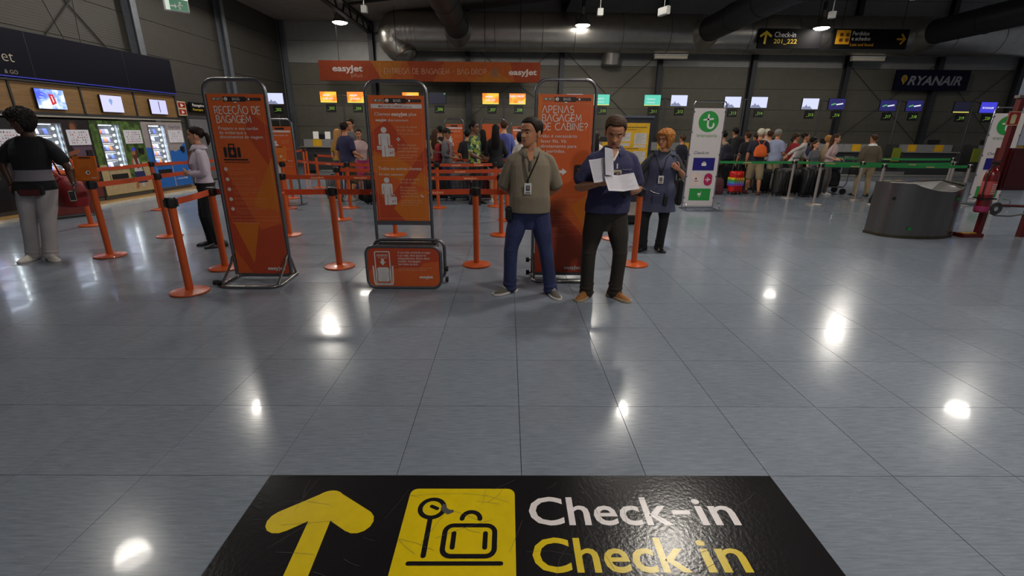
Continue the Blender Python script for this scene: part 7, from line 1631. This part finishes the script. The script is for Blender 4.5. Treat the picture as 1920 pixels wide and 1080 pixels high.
t, J = pax('child in grey in front of the leaning woman', 8.16, 12.85, 20, 1.42, 'f', ('long', 'brown'), 'light', (GR, .8, .88), (DEN, 1.0), WSH, 'right')
t, J = pax('dark haired man in blue right behind the leaning woman', 8.85, 14.1, 110, 1.50, 'm', ('short', 'black'), 'olive', (DEN, .8, .88), (DK, 1.0), BSH, 'right')
t, J = pax('woman with very long brown hair and pale top leaning on the green belt', 8.66, 13.0, 40, 1.59, 'f', ('long', 'brown'), 'light', (PKW, 1.5, .86, dict(loose=1.4)), (GRT, 1.0), WSH, 'right', lean=(.06, -.08), arms=FWD, head=(20, 6, 0))
HX = J['head']; mb = MB(); mb.tube([HX @ V3((x, -.07 + abs(x) * .5, .205)) for x in np.linspace(-.07, .07, 9)], .010, 6, flat=.5); mb.build('sunglasses', BLACK, t, True, xf=J['S'])
t, J = pax('blonde person half hidden behind the woman with very long hair', 9.35, 14.2, 95, 1.55, 'f', ('full', 'blonde'), 'light', (BE, 1.5, .88), (DK, 1.0), BSH, 'right')
t, J = pax('bald topped man in olive sweater seen from behind with a white collar', 9.62, 12.8, 172, 1.58, 'm', ('bald', 'brown'), 'tan', (OLV, 1.9, .86, dict(collar=WHITE, loose=1.7, sleeve_fit=1.2, name='sweater')), (KH, 1.0, 1.05), BSH, 'right', build=1.12, feet=((-.14, .05), (.14, -.05)))
c = world(J, (.30, -.06, 0)); tote(c.x + .02, c.y, .56, 172, .30, .14, .20, BLK, 'small black bag in the hand of the man in the olive sweater')
t = empty('backpack', (9.14, 11.5, 0), R(30), 'black soft bag lying on the floor by the silver post, below the olive sweater', 'backpack')
mb = MB(); mb.loft([oval(V3((x, 0, z)), V3((1, 0, 0)), V3((0, 1, 0)), a, b, 16, 2.6) for x, z, a, b in ((-.05, .01, .26, .15), (-.02, .08, .25, .17), (.03, .25, .18, .15), (.08, .42, .11, .10), (.1, .5, .04, .04))]); mb.build('body', BLK, t, True)
mb = MB(); mb.tube([(.05, -.14, .4), (-.2, -.2, .16), (-.32, -.18, .03), (-.2, -.16, .05)], .014, 6, flat=.5); mb.build('strap', BLK, t, True)
RB_ = [M('band_yellow', (220, 200, 40), .35), M('band_green', (60, 170, 90), .35), M('band_cyan', (60, 150, 210), .35), M('band_violet', (110, 80, 200), .35)]
suitcase(6.22, 12.95, 14, .34, .24, .56, M('case_red', (200, 34, 28), .3, coat=.4), 'small red suitcase with rainbow bands beside the man in khaki shorts', .42, RB_)
DKG = M('case_dark_grey', (44, 44, 42), .45, 0, .1); suitcase(7.38, 12.75, 8, .44, .28, .66, DKG, 'dark grey ribbed suitcase left of the silver post')
suitcase(7.83, 12.95, 4, .36, .24, .56, DK, 'black suitcase behind the silver post, right of the dark grey suitcase', .35)
suitcase(8.0, 12.5, -4, .48, .30, .70, BLACK, 'large black suitcase standing between the two silver posts')
suitcase(7.12, 13.3, 10, .40, .26, .60, DK, 'black suitcase behind the legs of the man in khaki shorts')
suitcase(6.38, 13.85, 10, .44, .28, .66, DK, 'tall black suitcase right of the red suitcase')
tote(5.72, 12.95, .0, 10, .36, .26, .44, MAR, 'maroon patterned bag on the floor behind the airline sign', 'bag')
t = empty('luggage_trolley', (9.02, 13.4, 0), R(-100), 'steel luggage trolley stacked with black bags, right of the women', 'trolley')
mb = MB()
for sx in (-.25, .25): mb.tube([(sx, .45, 1.0), (sx, .40, .3), (sx * .9, .35, .2), (sx * .7, -.55, .18)], .018, 8)
mb.cyl((-.25, .45, 1.0), (.25, .45, 1.0), .02, n=8); mb.tube([(-.175, -.55, .18), (0, -.6, .18), (.175, -.55, .18)], .018, 8); mb.build('frame', CHROME, t, True)
mb = MB(); mb.box((0, -.08, .20), (.46, .85, .02)); mb.build('deck', STEEL, t)
for p in ((-.24, .35), (.24, .35), (0, -.55)): mb = MB(); mb.cyl((p[0] - .02, p[1], .08), (p[0] + .02, p[1], .08), .08, n=18); mb.build('wheel', RUBBER, t, True)
tote(9.11, 13.39, .215, -100, .50, .38, .42, BLK, 'big black holdall lying on the luggage trolley')
tote(9.10, 13.39, .66, -100, .44, .32, .24, NVP, 'smaller dark holdall on top of the trolley load')
bpy.data.scenes.remove(TMPS)
